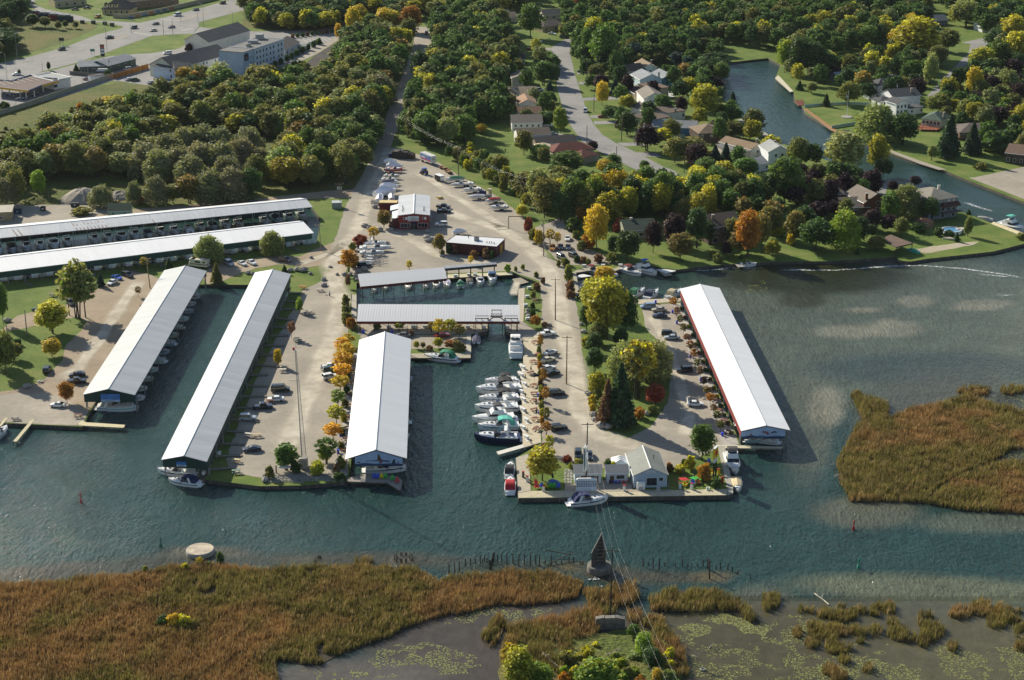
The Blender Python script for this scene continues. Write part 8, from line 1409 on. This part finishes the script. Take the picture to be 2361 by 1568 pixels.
for k,(x,y,i,j) in enumerate(((865,200,1,2),(838,460,1,2),(820,590,1,2),(798,750,1,2),(780,900,1,2),(755,1080,1,2),(742,1200,1,2),(1965,920,2,2),(1395,1510,1,1))):p=P(*T(i,j)(x,y));t=thing('globe_lamp',f'{ORD[k]} white globe lamp post in order around the terraces','lamp post',(p.x,p.y,.08),0,'globe lamps of the terraces');MB().tube((0,0,0),(0,0,2.3),.06,.06,6).build('shaft',M['black'],t);MB().ell((0,0,2.5),(.26,.26,.26),8,6).build('globe',M['white'],t)
for k,(x,y,i,j) in enumerate(((800,735,1,2),(758,1045,1,2),(755,1165,1,2),(780,885,1,2),(245,525,2,2),(253,690,2,2),(1645,160,2,2),(1940,885,2,2),(1740,380,2,2),(1325,1230,2,1),(1480,1320,2,1),(1520,1420,2,1),(990,1505,1,1),(1255,1505,1,1))):p=P(*T(i,j)(x,y));t=thing('recycling_bin',f'{ORD[k]} bright blue bin counted over the terraces','bin',(p.x,p.y,.08),0,'blue bins of the terraces');MB().box(0,0,.45,.6,.6,.9,0,0,.92).build('bin_body',M['plastic'],t,C('1a3ad0'));MB().box(0,0,.93,.64,.64,.07).build('lid',M['plastic'],t,C('2a4ae0'))
p=P(*f22_(684,1400));pl_,pr_=P(*f22_(592,1400)),P(*f22_(778,1398));u=(pr_-pl_).normalized();w=(pr_-pl_).length;t=thing('picture_board','big white picture board with rows of photos at the fuel dock','board',pl_,math.atan2(u.y,u.x));MB().box(w/2,.15,1.6,w,.3,3.2).build('board',M['gel'],t,C('e2e4ea'));MB().hexa([(-.1,-.1,3.2),(w+.1,-.1,3.2),(w+.1,.5,3.2),(-.1,.5,3.2)],[(.4,0,3.6),(w-.4,0,3.6),(w-.4,.4,3.6),(.4,.4,3.6)]).build('cap',M['white'],t)
ph_me=MB().box(0,0,0,.3,.03,.26).mesh('photo',M['plastic'])
for r_ in range(4):
 for c_ in range(11):ob('photo',ph_me,t,C(random.choice(('2f3f5f','3a4a5a','5a6a8a','26304a','4a5a70'))),(w*.06+c_*w*.088,-.015,2.75-r_*.42))
p=P(*f22_(684,1335));t=thing('pole_sign','white angled fin sign fixed to the dark pole','sign',(p.x,p.y,0),1.25);MB().box(-.9,-.25,7.6,1.9,.2,6.4).build('sign_face',M['gel'],t,C('eceee6'));MB().box(-.9,.25,7.6,1.9,.2,6.4).build('sign_face',M['gel'],t,C('eceee6'));text('MARINA',.4,M['redtxt'],t,Matrix.Translation((-.9,-.37,9.6))@Matrix.Rotation(R(90),4,'X'))
p=P(*f22_(1866,1295));t=thing('fuel_sign','tall yellow and red oil company sign on dark posts','sign',(p.x,p.y,0),1.1)
for s in (-.5,.5):MB().box(s*1.6,0,4.5,.3,.3,9.0).build('post',M['metal'],t,C('2a2a2c'))
MB().box(0,0,7.6,2.2,.5,2.6).build('sign_box',M['plastic'],t,C('e8b81c'));MB().lathe([(.75,-.06),(.75,.06)],14).build('shell_emblem',M['plastic'],t,C('d03020')).matrix_local=Matrix.Translation((0,-.28,7.6))@Matrix.Rotation(R(90),4,'X');MB().box(0,0,5.6,2.0,.4,1.0).build('price_panel',M['plastic'],t,C('d9dbdc'));MB().box(0,0,9.0,2.3,.52,.2).build('sign_cap',M['white'],t)
for x,y,lab,col in ((103,1270,'black and orange fuel pump on the left plank dock','33302c'),(1035,1395,'white fuel pump with red top in the middle of the fuel dock','d9d9d6'),(1550,1375,'blue and white hose stand at the right of the fuel dock','c9d0dc'),(1655,1378,'white hose reel on the right of the fuel dock','dcdcd8'),(290,1400,'slim white and red pump at the left of the fuel dock','d6d2cc'),(1905,1245,'yellow pump cabinet on the right dock','e0b81c'),(1938,1320,'red and black hose post on the right dock','8a2a22'),(140,1310,'white water tank with hose on the left plank dock','d0d2d0')):
 p=P(*f22_(x,y));t=thing('fuel_pump',lab,'pump',(p.x,p.y,.12));MB().box(0,0,.75,.6,.5,1.5).build('cabinet',M['gel'],t,C(col));MB().box(0,0,1.55,.66,.56,.2).build('cap',M['plastic'],t,C('a83028'));MB().path([(.3,-.1,1.0),(.7,-.4,.5),(.9,-.8,.1),(.4,-1.2,.05)],.05,5).build('hose',M['black'],t)
for k,(x,y) in enumerate(((720,1400),(1350,1395),(1808,1390),(985,1200))):p=P(*f22_(x,y));t=thing('step_stand',f'{ORD[k]} small white boarding step on the fuel dock','steps',(p.x,p.y,.14),0,'boarding steps of the fuel dock');[MB().box(0,q*.25,.15+q*.22,.8,.28,.06).build('tread',M['white'],t) for q in range(3)];[MB().box(s*.38,.25,.35,.06,.8,.7).build('side',M['white'],t) for s in (-1,1)]
for k,y in enumerate((1130,1150,1168)):p=P(*f22_(1000,y));t=thing('white_tent',f'{ORD[k]} folded white tent top behind the second kiosk','tent',(p.x,p.y,0),0,'white tent tops behind the kiosk');MB().hexa([(-2.4,-1,1.0),(2.4,-1,1.0),(2.4,1,1.0),(-2.4,1,1.0)],[(-.2,-.1,2.0),(.2,-.1,2.0),(.2,.1,2.0),(-.2,.1,2.0)]).build('tent_roof',M['white'],t);MB().box(0,0,.5,4.6,1.9,1.0).build('tent_side',M['white'],t)
st_me=MB().lathe([(.42,0),(.4,.08),(.3,.1)],7).mesh('stone',M['rock']);g_=thing('stone_path','path of pale flat stones across the small lawn','path')
for k in range(34):x,y=492+(k%3)*28+random.uniform(-6,6),1195+(k//3)*12+random.uniform(-3,3);p=P(*f22_(x,y));ob('stone',st_me,g_,None,(p.x,p.y,.02),random.uniform(0,6),(random.uniform(.7,1.2),random.uniform(.6,.9),1))
def rock_mesh(s):
 g=random.Random(s);mb=MB().ell((0,0,.35),(.6,.48,.42),8,5);mb.v=[(x*g.uniform(.85,1.15),y*g.uniform(.85,1.15),z*g.uniform(.85,1.1)) for x,y,z in mb.v]; return mb.mesh('boulder',M['rock'])
RK=[rock_mesh(s) for s in range(4)]
def rocks(lst,where,grp):
 for k,(i,j,x,y,s) in enumerate(lst):p=P(*T(i,j)(x,y));o=ob('boulder',RK[k%4],None,None,(p.x,p.y,-.05),random.uniform(0,6),(s*random.uniform(.9,1.3),s,s*.85));tag(o,f'{ORD[k % 28]} pale boulder {where}','boulder',grp)
rocks(((0,1,2290,960,1.8),(0,1,2335,965,1.6),(1,1,315,935,2.0),(1,1,375,930,2.0),(1,1,440,935,2.4),(1,1,500,962,1.5),(1,1,625,1018,1.7),(1,1,625,1072,1.8),(1,1,508,815,1.6),(1,1,685,900,1.3),(1,1,750,970,1.4),(1,1,820,972,1.8),(1,1,870,970,1.6),(1,1,940,950,2.2),(1,1,1000,930,2.4)),'around the road fork lawns','boulders of the road fork')
rocks(((1,1,1000,525,2.2),(1,1,1045,542,2.2),(1,1,1140,560,2.6),(1,1,1240,562,2.0),(1,1,1575,635,2.4),(1,1,1600,660,2.8),(1,1,1580,575,2.0),(1,1,1080,320,2.0),(1,1,1095,350,2.4),(1,1,1075,300,1.8),(1,1,1720,800,1.5)),'in the marina yard','boulders of the yard')
rocks(((2,2,720,505,2.2),(2,2,730,560,2.0),(2,2,755,700,2.2),(2,2,820,808,2.6),(2,2,890,808,2.6),(2,2,770,745,2.0),(2,2,990,800,2.0),(2,2,1240,690,1.8),(2,2,1300,660,1.8),(2,2,1090,780,1.8),(2,1,660,1500,1.8),(2,1,640,1430,1.6)),'edging the island garden','boulders of the island garden')
rocks(((2,1,150,1300,1.6),(2,1,140,1330,1.6),(2,1,150,1360,1.8),(2,1,340,1440,1.6),(2,1,205,685,1.6),(2,1,265,700,1.6),(0,2,250,440,2.0),(0,1,65,1400,2.0),(1,2,85,1300,1.8),(1,2,85,1260,1.4)),'beside the paths','boulders beside the paths')
rub=MB();gg=random.Random(5)
for k in range(900):
 x,y=f12(gg.uniform(110,800),0)[0],0;yy=784+(1245+gg.uniform(0,75)+(0 if x<700 else -15))/4;p=P(x,yy);s=gg.uniform(.12,.4);rub.box(p.x,p.y,.05+s*.2,s,s*.8,s*.6,gg.uniform(0,3),0,.7)
stuff(rub.build('rubble_bank',M['rock']),'grey stone rubble along the water end of the middle lot','rubble')
def man(i,j,x,y,lab,shirt,trouser,z=.05,rz=None,reach=False,s=1.0):
 p=P(*T(i,j)(x,y));place('person_reach' if reach else 'person','person',lab,'person',(p.x,p.y,z),random.uniform(0,6) if rz is None else rz,None,s,[C(shirt),C(trouser),C('2c2018'),C('b98a6c')])
man(1,1,680,1165,'person in a white jacket walking a small dog on the gravel road','e8e8ec','2c3040',rz=1.3);man(2,2,775,1300,'person in a bright yellow-green vest at the fuel kiosk','b8e01c','20242c',.2);man(2,2,905,1330,'person in black sitting figure by the kiosk door','14161c','14161c',-.3);man(2,1,1470,1235,'person in black at the head of the red-sided shed dock','1a1a20','1c1c24',.15);man(2,1,1485,1230,'person in dark jacket beside the one in black','2a2a30','20202a',.15);man(2,1,1510,1240,'person in red on the red shed terrace head','b0201c','2a2a34',.15);man(2,1,1528,1205,'person in brown by the beige cruiser','5a4434','2a2420',.15);man(2,2,1688,275,'person in grey unloading beside the big black car','7a7a84','30303a');man(2,2,1838,300,'person in black under the red shed eave','16161a','16161a',.1);man(2,2,1815,290,'person in blue beside the red shed','2a62c8','2a2a3a',.1);man(2,2,1770,290,'person in yellow on the red shed terrace','d8c030','3a3a44',.1)
p=P(*f11(645,1155));t=thing('dog','small white dog beside the walking person','dog',(p.x,p.y,.05),1.2);MB().ell((0,0,.32),(.34,.14,.15),8,5).ell((.38,0,.48),(.13,.1,.11),7,5).tube((.2,0,.38),(.36,0,.48),.09,.07,6).tube((-.32,0,.38),(-.48,0,.55),.04,.02,5).tube((.22,.08,.3),(.24,.08,0),.05,.035,5).tube((.22,-.08,.3),(.2,-.08,0),.05,.035,5).tube((-.22,.08,.3),(-.26,.08,0),.06,.035,5).tube((-.22,-.08,.3),(-.2,-.08,0),.06,.035,5).build('body',M['canvas'],t,C('e6e2da'))
PL=C('5b544b');p=P(*f23(806,500),WATER+1.6);t=thing('bridge_pier','round concrete pier carrying a weathered pointed timber fender','pier',(p.x,p.y,WATER));MB().lathe([(2.75,-1),(2.75,1.3),(2.65,1.6)],22).build('pier',M['shaded_old_concrete'],t)
A_,B_,E_=Vector((-1.9,-1.3,1.6)),Vector((1.3,-1.0,1.6)),Vector((.6,2.2,1.6));hA,hB,hE=3.4,3.8,6.8
nb=16
for k in range(nb):
 u,v=k/nb,(k+.92)/nb;a,b=A_.lerp(E_,u),A_.lerp(E_,v);n_=Vector((.09,-.06,0));z0,z1=hA+(hE-hA)*u,hA+(hE-hA)*v;MB().hexa([a,b,b+n_,a+n_],[a+Vector((0,0,z0)),b+Vector((0,0,z1)),b+n_+Vector((0,0,z1)),a+n_+Vector((0,0,z0))]).build('plank',M['wood'],t,C('544e48'))
for k in range(9):u=k/8;a=B_.lerp(E_,u);MB().box(a.x,a.y,1.6+(hB+(hE-hB)*u)/2,.18,.18,hB+(hE-hB)*u).build('upright',M['wood'],t,C('6b6156'))
for k in range(6):z=2.2+k*.75;u=.15+.1*k;MB().tube(A_.lerp(E_,u)+Vector((0,0,z-1.0)),B_.lerp(E_,u)+Vector((0,0,z-1.0)),.09,.09,4).build('tie_beam',M['wood'],t,C('8a8074'))
MB().tube(A_+Vector((0,0,hA)),E_+Vector((0,0,hE)),.12,.12,4).build('top_rail',M['wood'],t,C('a59c90'));MB().tube(B_+Vector((0,0,hB)),E_+Vector((0,0,hE)),.14,.14,4).build('top_rail',M['wood'],t,C('b0a79a'));MB().tube(A_+Vector((0,0,.4)),B_+Vector((0,0,hB-.6)),.1,.1,4).build('cross_brace',M['wood'],t,C('6b6156'))
q1,q2=P(*f23(768,1105),WATER),P(*f23(1042,1105),WATER);t=thing('concrete_block','broken concrete bridge abutment block with cracked top in the reeds','abutment',q1,math.atan2((q2-q1).y,(q2-q1).x));w=(q2-q1).length
for k,(a,b,h0,h1) in enumerate(((0,.29,2.5,2.9),(.3,.66,2.75,2.8),(.67,1,2.9,2.5))):MB().hexa([(w*a,0,-.5),(w*b,0,-.5),(w*b,1.6,-.5),(w*a,1.6,-.5)],[(w*a+.1,.05,h0),(w*b,.05,h1),(w*b,1.5,h1-.1),(w*a+.1,1.5,h0-.1)]).build('block',M['shaded_old_concrete'],t)
p=P(*T(0,3)(1848,395),WATER);t=thing('round_pier','wide round concrete bridge pier with stained top at the left reeds','pier',p);MB().lathe([(3.25,-1),(3.25,.9),(3.1,1.05)],28).build('pier',M['concrete'],t);MB().lathe([(3.05,1.04),(3.05,1.07)],28).build('top_slab',m_plain('stained_concrete',(.48,.41,.31),.9,0,.4,.5),t)
def pile(i,j,x,y1,y0,k,grp,where,r=.16,lean=0):
 f=T(i,j);X,Y=f(x,y0);b=P(X,Y,WATER);h=max(.5,(y0-y1)/4/VS(Y));t=tag(MB().tube((0,0,-2),(lean,0,h*.94),r,r*.85,7).lathe([(r*.85,h*.94),(r*.6,h)],7,(lean,0,0)).build('wooden_pile',M['wood'],None,C('3c342c'),b),f'{ORD[k % 28]} weathered pile {where}','pile',grp)
L1=[(1780,495,575),(1833,480,585),(1875,470,568),(1930,450,513),(1978,440,508),(2020,430,490),(2068,415,500),(2090,450,492),(2108,415,473),(2130,440,485),(2150,455,492),(2228,400,480),(2265,405,470),(2313,405,500)]
L2=[(8,400,488),(63,405,508),(115,405,502),(168,408,510),(218,412,500),(254,412,508),(305,460,494),(360,415,504),(405,470,490),(458,462,490),(525,425,488),(566,430,490),(627,470,490),(652,465,495)]
L3=[(1035,475,496),(1208,438,515),(1255,478,502),(1300,440,542),(1357,440,548),(1408,478,510),(1505,485,520),(1570,445,520),(1620,490,516),(1658,490,516),(1713,490,520),(1762,460,520),(1880,505,545),(1920,480,545),(1990,490,550),(2030,520,565),(2080,560,585),(2200,590,626)]
for k,(x,a,b) in enumerate(L1):pile(1,3,x,a,b,k,'left run of piles','from the left in the row above the reeds')
for k,(x,a,b) in enumerate(L2):pile(2,3,x,a,b,k,'middle run of piles','from the left in the row left of the pointed pier')
for k,(x,a,b) in enumerate(L3):pile(2,3,x,a,b,k,'right run of piles','from the left in the row right of the pointed pier')
for k,(x,a,b) in enumerate(((2185,390,480),(2175,395,500),(2165,440,540),(2150,460,540))):pile(1,3,x,a,b,k,'leaning dolphin piles','of the leaning cluster in the pile row',.17,.3)
for k,(x,a,b) in enumerate(((1808,450,540),(1825,452,560),(1822,470,632))):pile(2,3,x,a,b,k,'broken dolphin piles','of the broken cluster on the shoal',.2,-.15)
for k in range(18):a=k*2*math.pi/18;pile(1,3,1362+90*math.cos(a)*(1 if k%3 else .6),418+30*math.sin(a),450+36*math.sin(a),k,'ring of pile stumps','of the ring of short stumps on the shoal',.14)
for k,(x,y) in enumerate(((570,440),(550,455),(590,435),(540,475),(560,480),(600,440),(575,430))):pile(1,3,x,y-18,y+8,k,'small group of pile stumps','of the few stumps left of the ring',.14)
for a,b in (((310,420),(560,440)),((320,515),(570,435))):pa_,pb_=P(*f23(*a),WATER),P(*f23(*b),WATER);pa_.z,pb_.z=WATER+(1.4 if a[1]<500 else .2),WATER+(.7 if a[1]<500 else 1.4);tag(MB().tube(pa_,pb_,.12,.1,6).build('fallen_beam',M['wood'],None,C('3c342c')),('upper' if a[1]<500 else 'lower')+' crossed beam hanging between the old piles','beam')
def buoy(i,j,x,y,h,col,lab):p=P(*T(i,j)(x,y),WATER);t=thing('spar_buoy',lab,'buoy',p);MB().lathe([(.3,-.4),(.34,.2),(.28,.7),(.12,1.1),(.14,h-.5),(.24,h-.3),(.22,h)],10).build('body',M['gel'],t,C(col));MB().lathe([(.2,h),(.05,h+.25)],8).build('top_mark',M['gel'],t,C(col))
buoy(3,3,788,182,2.2,'a81c20','red channel buoy right of the pile row');buoy(3,3,835,535,2.2,'1f8a6a','green channel buoy nearest the lower right shallows');buoy(0,2,748,1500,2.5,'a0262a','red channel buoy left below the green sheds');buoy(0,3,1482,335,2.1,'14684a','green channel buoy above the wide round pier')
def snag(i,j,pts,r,lab,col='b9b0a4'):
 f=T(i,j);w=[P(*f(x,y),WATER+z) for x,y,z in pts];t=thing('fallen_trunk',lab,'log');
 for a,b in zip(w,w[1:]):MB().tube(a,b,r,r*.75,6).build('trunk',M['wood'],t,C(col))
 for k in range(5):a=w[0].lerp(w[-1],.15+k*.13);MB().tube(a,a+Vector((random.uniform(-1.2,1.2),random.uniform(-.8,.8),random.uniform(.5,1.6))),r*.4,r*.15,5).build('branch',M['wood'],t,C(col))
snag(2,3,[(285,1320,1.6),(360,1390,1.0),(455,1470,.5)],.2,'bleached fallen trunk at the edge of the islet');snag(2,3,[(870,1335,.9),(930,1320,1.0),(1000,1275,1.3)],.15,'bleached branch lying on the islet meadow','a89f92');snag(2,3,[(180,1420,5.5),(290,1500,2.5),(400,1590,.2)],.28,'dark leaning trunk at the bottom of the islet','3a332c');snag(3,2,[(610,1260,.8),(640,1240,1.2),(680,1245,.6)],.12,'pale driftwood at the left tip of the reed island');snag(3,2,[(575,1150,.3),(615,1140,.5)],.1,'small pale branch in the water left of the reed island');snag(3,3,[(430,770,.1),(500,820,.15),(560,870,.2)],.15,'pale sunken log in the right shallows','d0c8b4');snag(2,3,[(1815,1280,.05),(1838,1250,.1)],.1,'short pale log floating among lily pads');snag(2,3,[(1660,1340,.05),(1720,1362,.1)],.1,'thin pale log on the dark mud')
p=P(*f23(1758,1472),WATER+.1);t=thing('old_tyre','pale old tyre lying on the mud flat','tyre',p);mb=MB()
for k in range(12):a,b=k*math.pi/6,(k+1)*math.pi/6;mb.tube((math.cos(a)*.42,math.sin(a)*.42,.1),(math.cos(b)*.42,math.sin(b)*.42,.1),.14,.14,6)
mb.build('ring',M['plastic'],t,C('a8a49c'))
sw_me=MB().ell((0,0,.15),(.32,.2,.18),8,5).tube((.25,0,.2),(.38,0,.5),.06,.05,5).ell((.42,0,.52),(.1,.06,.06),6,4).mesh('body',M['canvas'])
for k,(x,y) in enumerate(((715,648),(755,646),(772,646),(800,645),(880,708),(828,712))):p=P(*f23(x,y),WATER);t=thing('white_bird',f'{ORD[k]} white bird resting on the water below the pointed pier','bird',p,random.uniform(0,6),'birds below the pointed pier');ob('body',sw_me,t,C('ecece8'));ob('beak',bpy.data.meshes.get('beak') or MB().tube((.5,0,.52),(.62,0,.5),.03,.01,5).mesh('beak',M['plastic']),t,C('d08a2a'))
f10_=T(1,0)
for k,(x,y,w,d,h,col,lab) in enumerate(((1340,1455,7,4,3,'3a3430','dark scrap shed at the top of the yard'),(1410,1460,5,3,2.2,'4a3a30','brown skip of scrap beside the dark shed'),(1260,1450,3,2,1.6,'1c2a6a','dark blue tarpaulin heap at the top of the yard'))):p=P(*f10_(x,y));t=thing('scrap_bin',lab,'skip',(p.x,p.y,0),-.3);MB().box(0,0,h/2,w,d,h,0,0,.95).build('bin_body',M['wall'],t,C(col));[MB().box(random.uniform(-w/3,w/3),random.uniform(-d/3,d/3),h+.2,random.uniform(.8,2),random.uniform(.3,.8),.4,random.uniform(0,3)).build('scrap_piece',M['metal'],t,C(random.choice(('8a8078','5a4a40','a8a49c')))) for q in range(6)]
for k,(x,y) in enumerate(((985,640),(1040,660),(1090,700),(1130,735))):p=P(*lz(x,y));t=thing('pallet_stack',f'{ORD[k]} stack of timber and engine parts beside the small dark trailer','pallets',(p.x,p.y,0),random.uniform(0,1),'stacks beside the small dark trailer');[MB().box(random.uniform(-.3,.3),random.uniform(-.3,.3),.2+q*.3,1.8,1.2,.22,random.uniform(-.2,.2)).build('pallet',M['wood'],t,C(random.choice(('8a7048','6a5a44','a88a58','7a3c28')))) for q in range(4)]
for k,(x,y) in enumerate(((1705,1105),(1750,1110),(1795,1120))):p=P(*lz(x,y));t=thing('drum',f'{ORD[k]} dark blue drum behind the bronze wakeboard boat','drum',(p.x,p.y,0),0,'blue drums of the yard');MB().tube((0,0,0),(0,0,1.3),.5,.5,10).build('drum_body',M['plastic'],t,C('1c2f6a'));MB().lathe([(.52,1.28),(.52,1.36)],10).build('rim',M['plastic'],t,C('10204a'))
p=P(*lz(1890,1165));t=thing('notice_board','wooden notice board at the hedge of the yard','board',(p.x,p.y,0),-.5);MB().box(0,0,1.8,1.4,.2,2.4).build('board',M['wood'],t,C('b5a888'));MB().box(0,0,3.1,1.8,.7,.12).build('roof',M['wood'],t,C('d8d0bc'))
p=P(*f11(2330,540));t=thing('gantry','dark steel gantry frame at the right of the yard','gantry',(p.x,p.y,0));[MB().tube((s*3+3,0,0),(s*3+3,0,4.6),.14,.14,5).build('leg',M['metal'],t,C('2c2c2e')) for s in (-1,1)];MB().tube((0,0,4.6),(6,0,4.6),.16,.16,5).build('beam',M['metal'],t,C('2c2c2e'))
p=P(*f12(268,1225));t=thing('boat_planter','small white rowing boat mounted on dark posts by the bushes','planter',(p.x,p.y,0),.05);MB().ell((0,0,1.6),(1.9,.6,.35),12,5).build('hull',M['gel'],t,C('c9c9c4'));[MB().box(s*2.2,0,1.0,.3,.3,2.0).build('post',M['wood'],t,C('3a332c')) for s in (-1,1)]
for k,(x,y,i,j,lab,w) in enumerate(((1400,380,0,1,'grey-white dumpster in the gravel yard by the wood',2.2),(695,340,0,1,'black dumpster at the wood edge',3),(400,375,0,1,'small black bin at the wood edge',1.6),(165,400,0,1,'blue bin beside the tan block building',3))):
 if k==0:continue
 p=P(*T(i,j)(x,y));t=thing('dumpster',lab,'dumpster',(p.x,p.y,0));MB().box(0,0,.8,w,1.6,1.6,0,0,1.05).build('bin_body',M['plastic'],t,C('24282a' if k<3 else '27486a'));MB().box(0,0,1.65,w*1.06,1.7,.1).build('lid',M['plastic'],t,C('1a1c1e'));MB().box(0,-.82,.9,.5,.04,.5).build('label_plate',M['white'],t)
for k,(x,y) in enumerate(((760,215),(862,218),(968,228),(1035,240))):p=P(*f00(x,y));t=thing('bin',f'{ORD[k]} dark bin from the left along the side street verge','bin',(p.x,p.y,0),0,'bins of the side street');MB().box(0,0,.9,2.4,1.4,1.8).build('bin_body',M['plastic'],t,C('3a4038'));MB().box(0,0,1.85,2.5,1.5,.1).build('lid',M['plastic'],t,C('5a605a'))
def heap(i,j,x,y,r,h,lab,mat):
 p=P(*T(i,j)(x,y));mb=MB().lathe([(r,0),(r*.8,h*.35),(r*.5,h*.7),(r*.2,h*.95),(.1,h)],16);mb.v=[(a+random.uniform(-.5,.5),b+random.uniform(-.5,.5),max(0,c+random.uniform(-.2,.2))) for a,b,c in mb.v];tag(mb.build('gravel_heap',M[mat],None,None,(p.x,p.y,-.05)),lab,'heap')
heap(0,1,760,270,9,4.5,'big grey gravel heap at the wood edge','gravel');heap(0,1,1100,250,6,2.5,'low gravel heap behind the pale green hut','gravel');heap(0,1,320,290,6,2,'brown brush heap at the left wood edge','meadow')
k=NT('foam');k.base((.75,.78,.78));k.set(.6);at=k.new('Attribute',attribute_name='a');tr_=k.new('BsdfTransparent');mx=k.new('MixShader');k.l.new(k.math('MULTIPLY',at.outputs['Fac'],k.ramp(k.noise(1.2,4,.7),[(.42,(0,0,0)),(.62,(1,1,1))])),mx.inputs[0]);k.l.new(tr_.outputs[0],mx.inputs[1]);k.l.new(k.p.outputs[0],mx.inputs[2]);k.l.new(mx.outputs[0],k.n['Material Output'].inputs[0]);M['foam']=k.m
_t=M['track'];M['track']=M['foam']
def foam(pts,w):track('wake_foam',pts,w,WATER+.03)
def pw(pts,z=0.0): return [P(x,y,WATER)-Vector((0,0,WATER)) for x,y in pts]
foam(tl(2,1,(1540,925),(1800,925),(2000,905),(2080,900),(2361,918)),1.4);foam(tl(3,1,(0,920),(300,922),(610,925),(1130,888),(1400,880),(1800,910),(2200,965),(2361,1000),(2500,1020)),1.6);foam(tl(3,1,(1800,940),(2000,965),(2361,1000)),1.2);foam(tl(3,1,(1760,275),(1900,330),(2150,405)),2.0);foam(tl(3,1,(1480,822),(1750,795),(2050,750),(2290,700)),1.6);foam(tl(3,1,(1960,1152),(2200,1155),(2400,1150)),1.0);foam(tl(2,1,(2000,900),(2080,890)),3.0)
M['track']=_t
hz_=NT('haze');hz_.n.remove(hz_.p);pv=hz_.new('VolumePrincipled');pv.inputs['Color'].default_value=(.82,.9,1.0,1);pv.inputs['Density'].default_value=.000016;pv.inputs['Anisotropy'].default_value=.1
hz_.l.new(pv.outputs[0],hz_.n['Material Output'].inputs['Volume']);o=MB().box(0,3400,93,9000,7200,200).build('haze',hz_.m);stuff(o,'thin pale haze filling the air over the bay','haze')
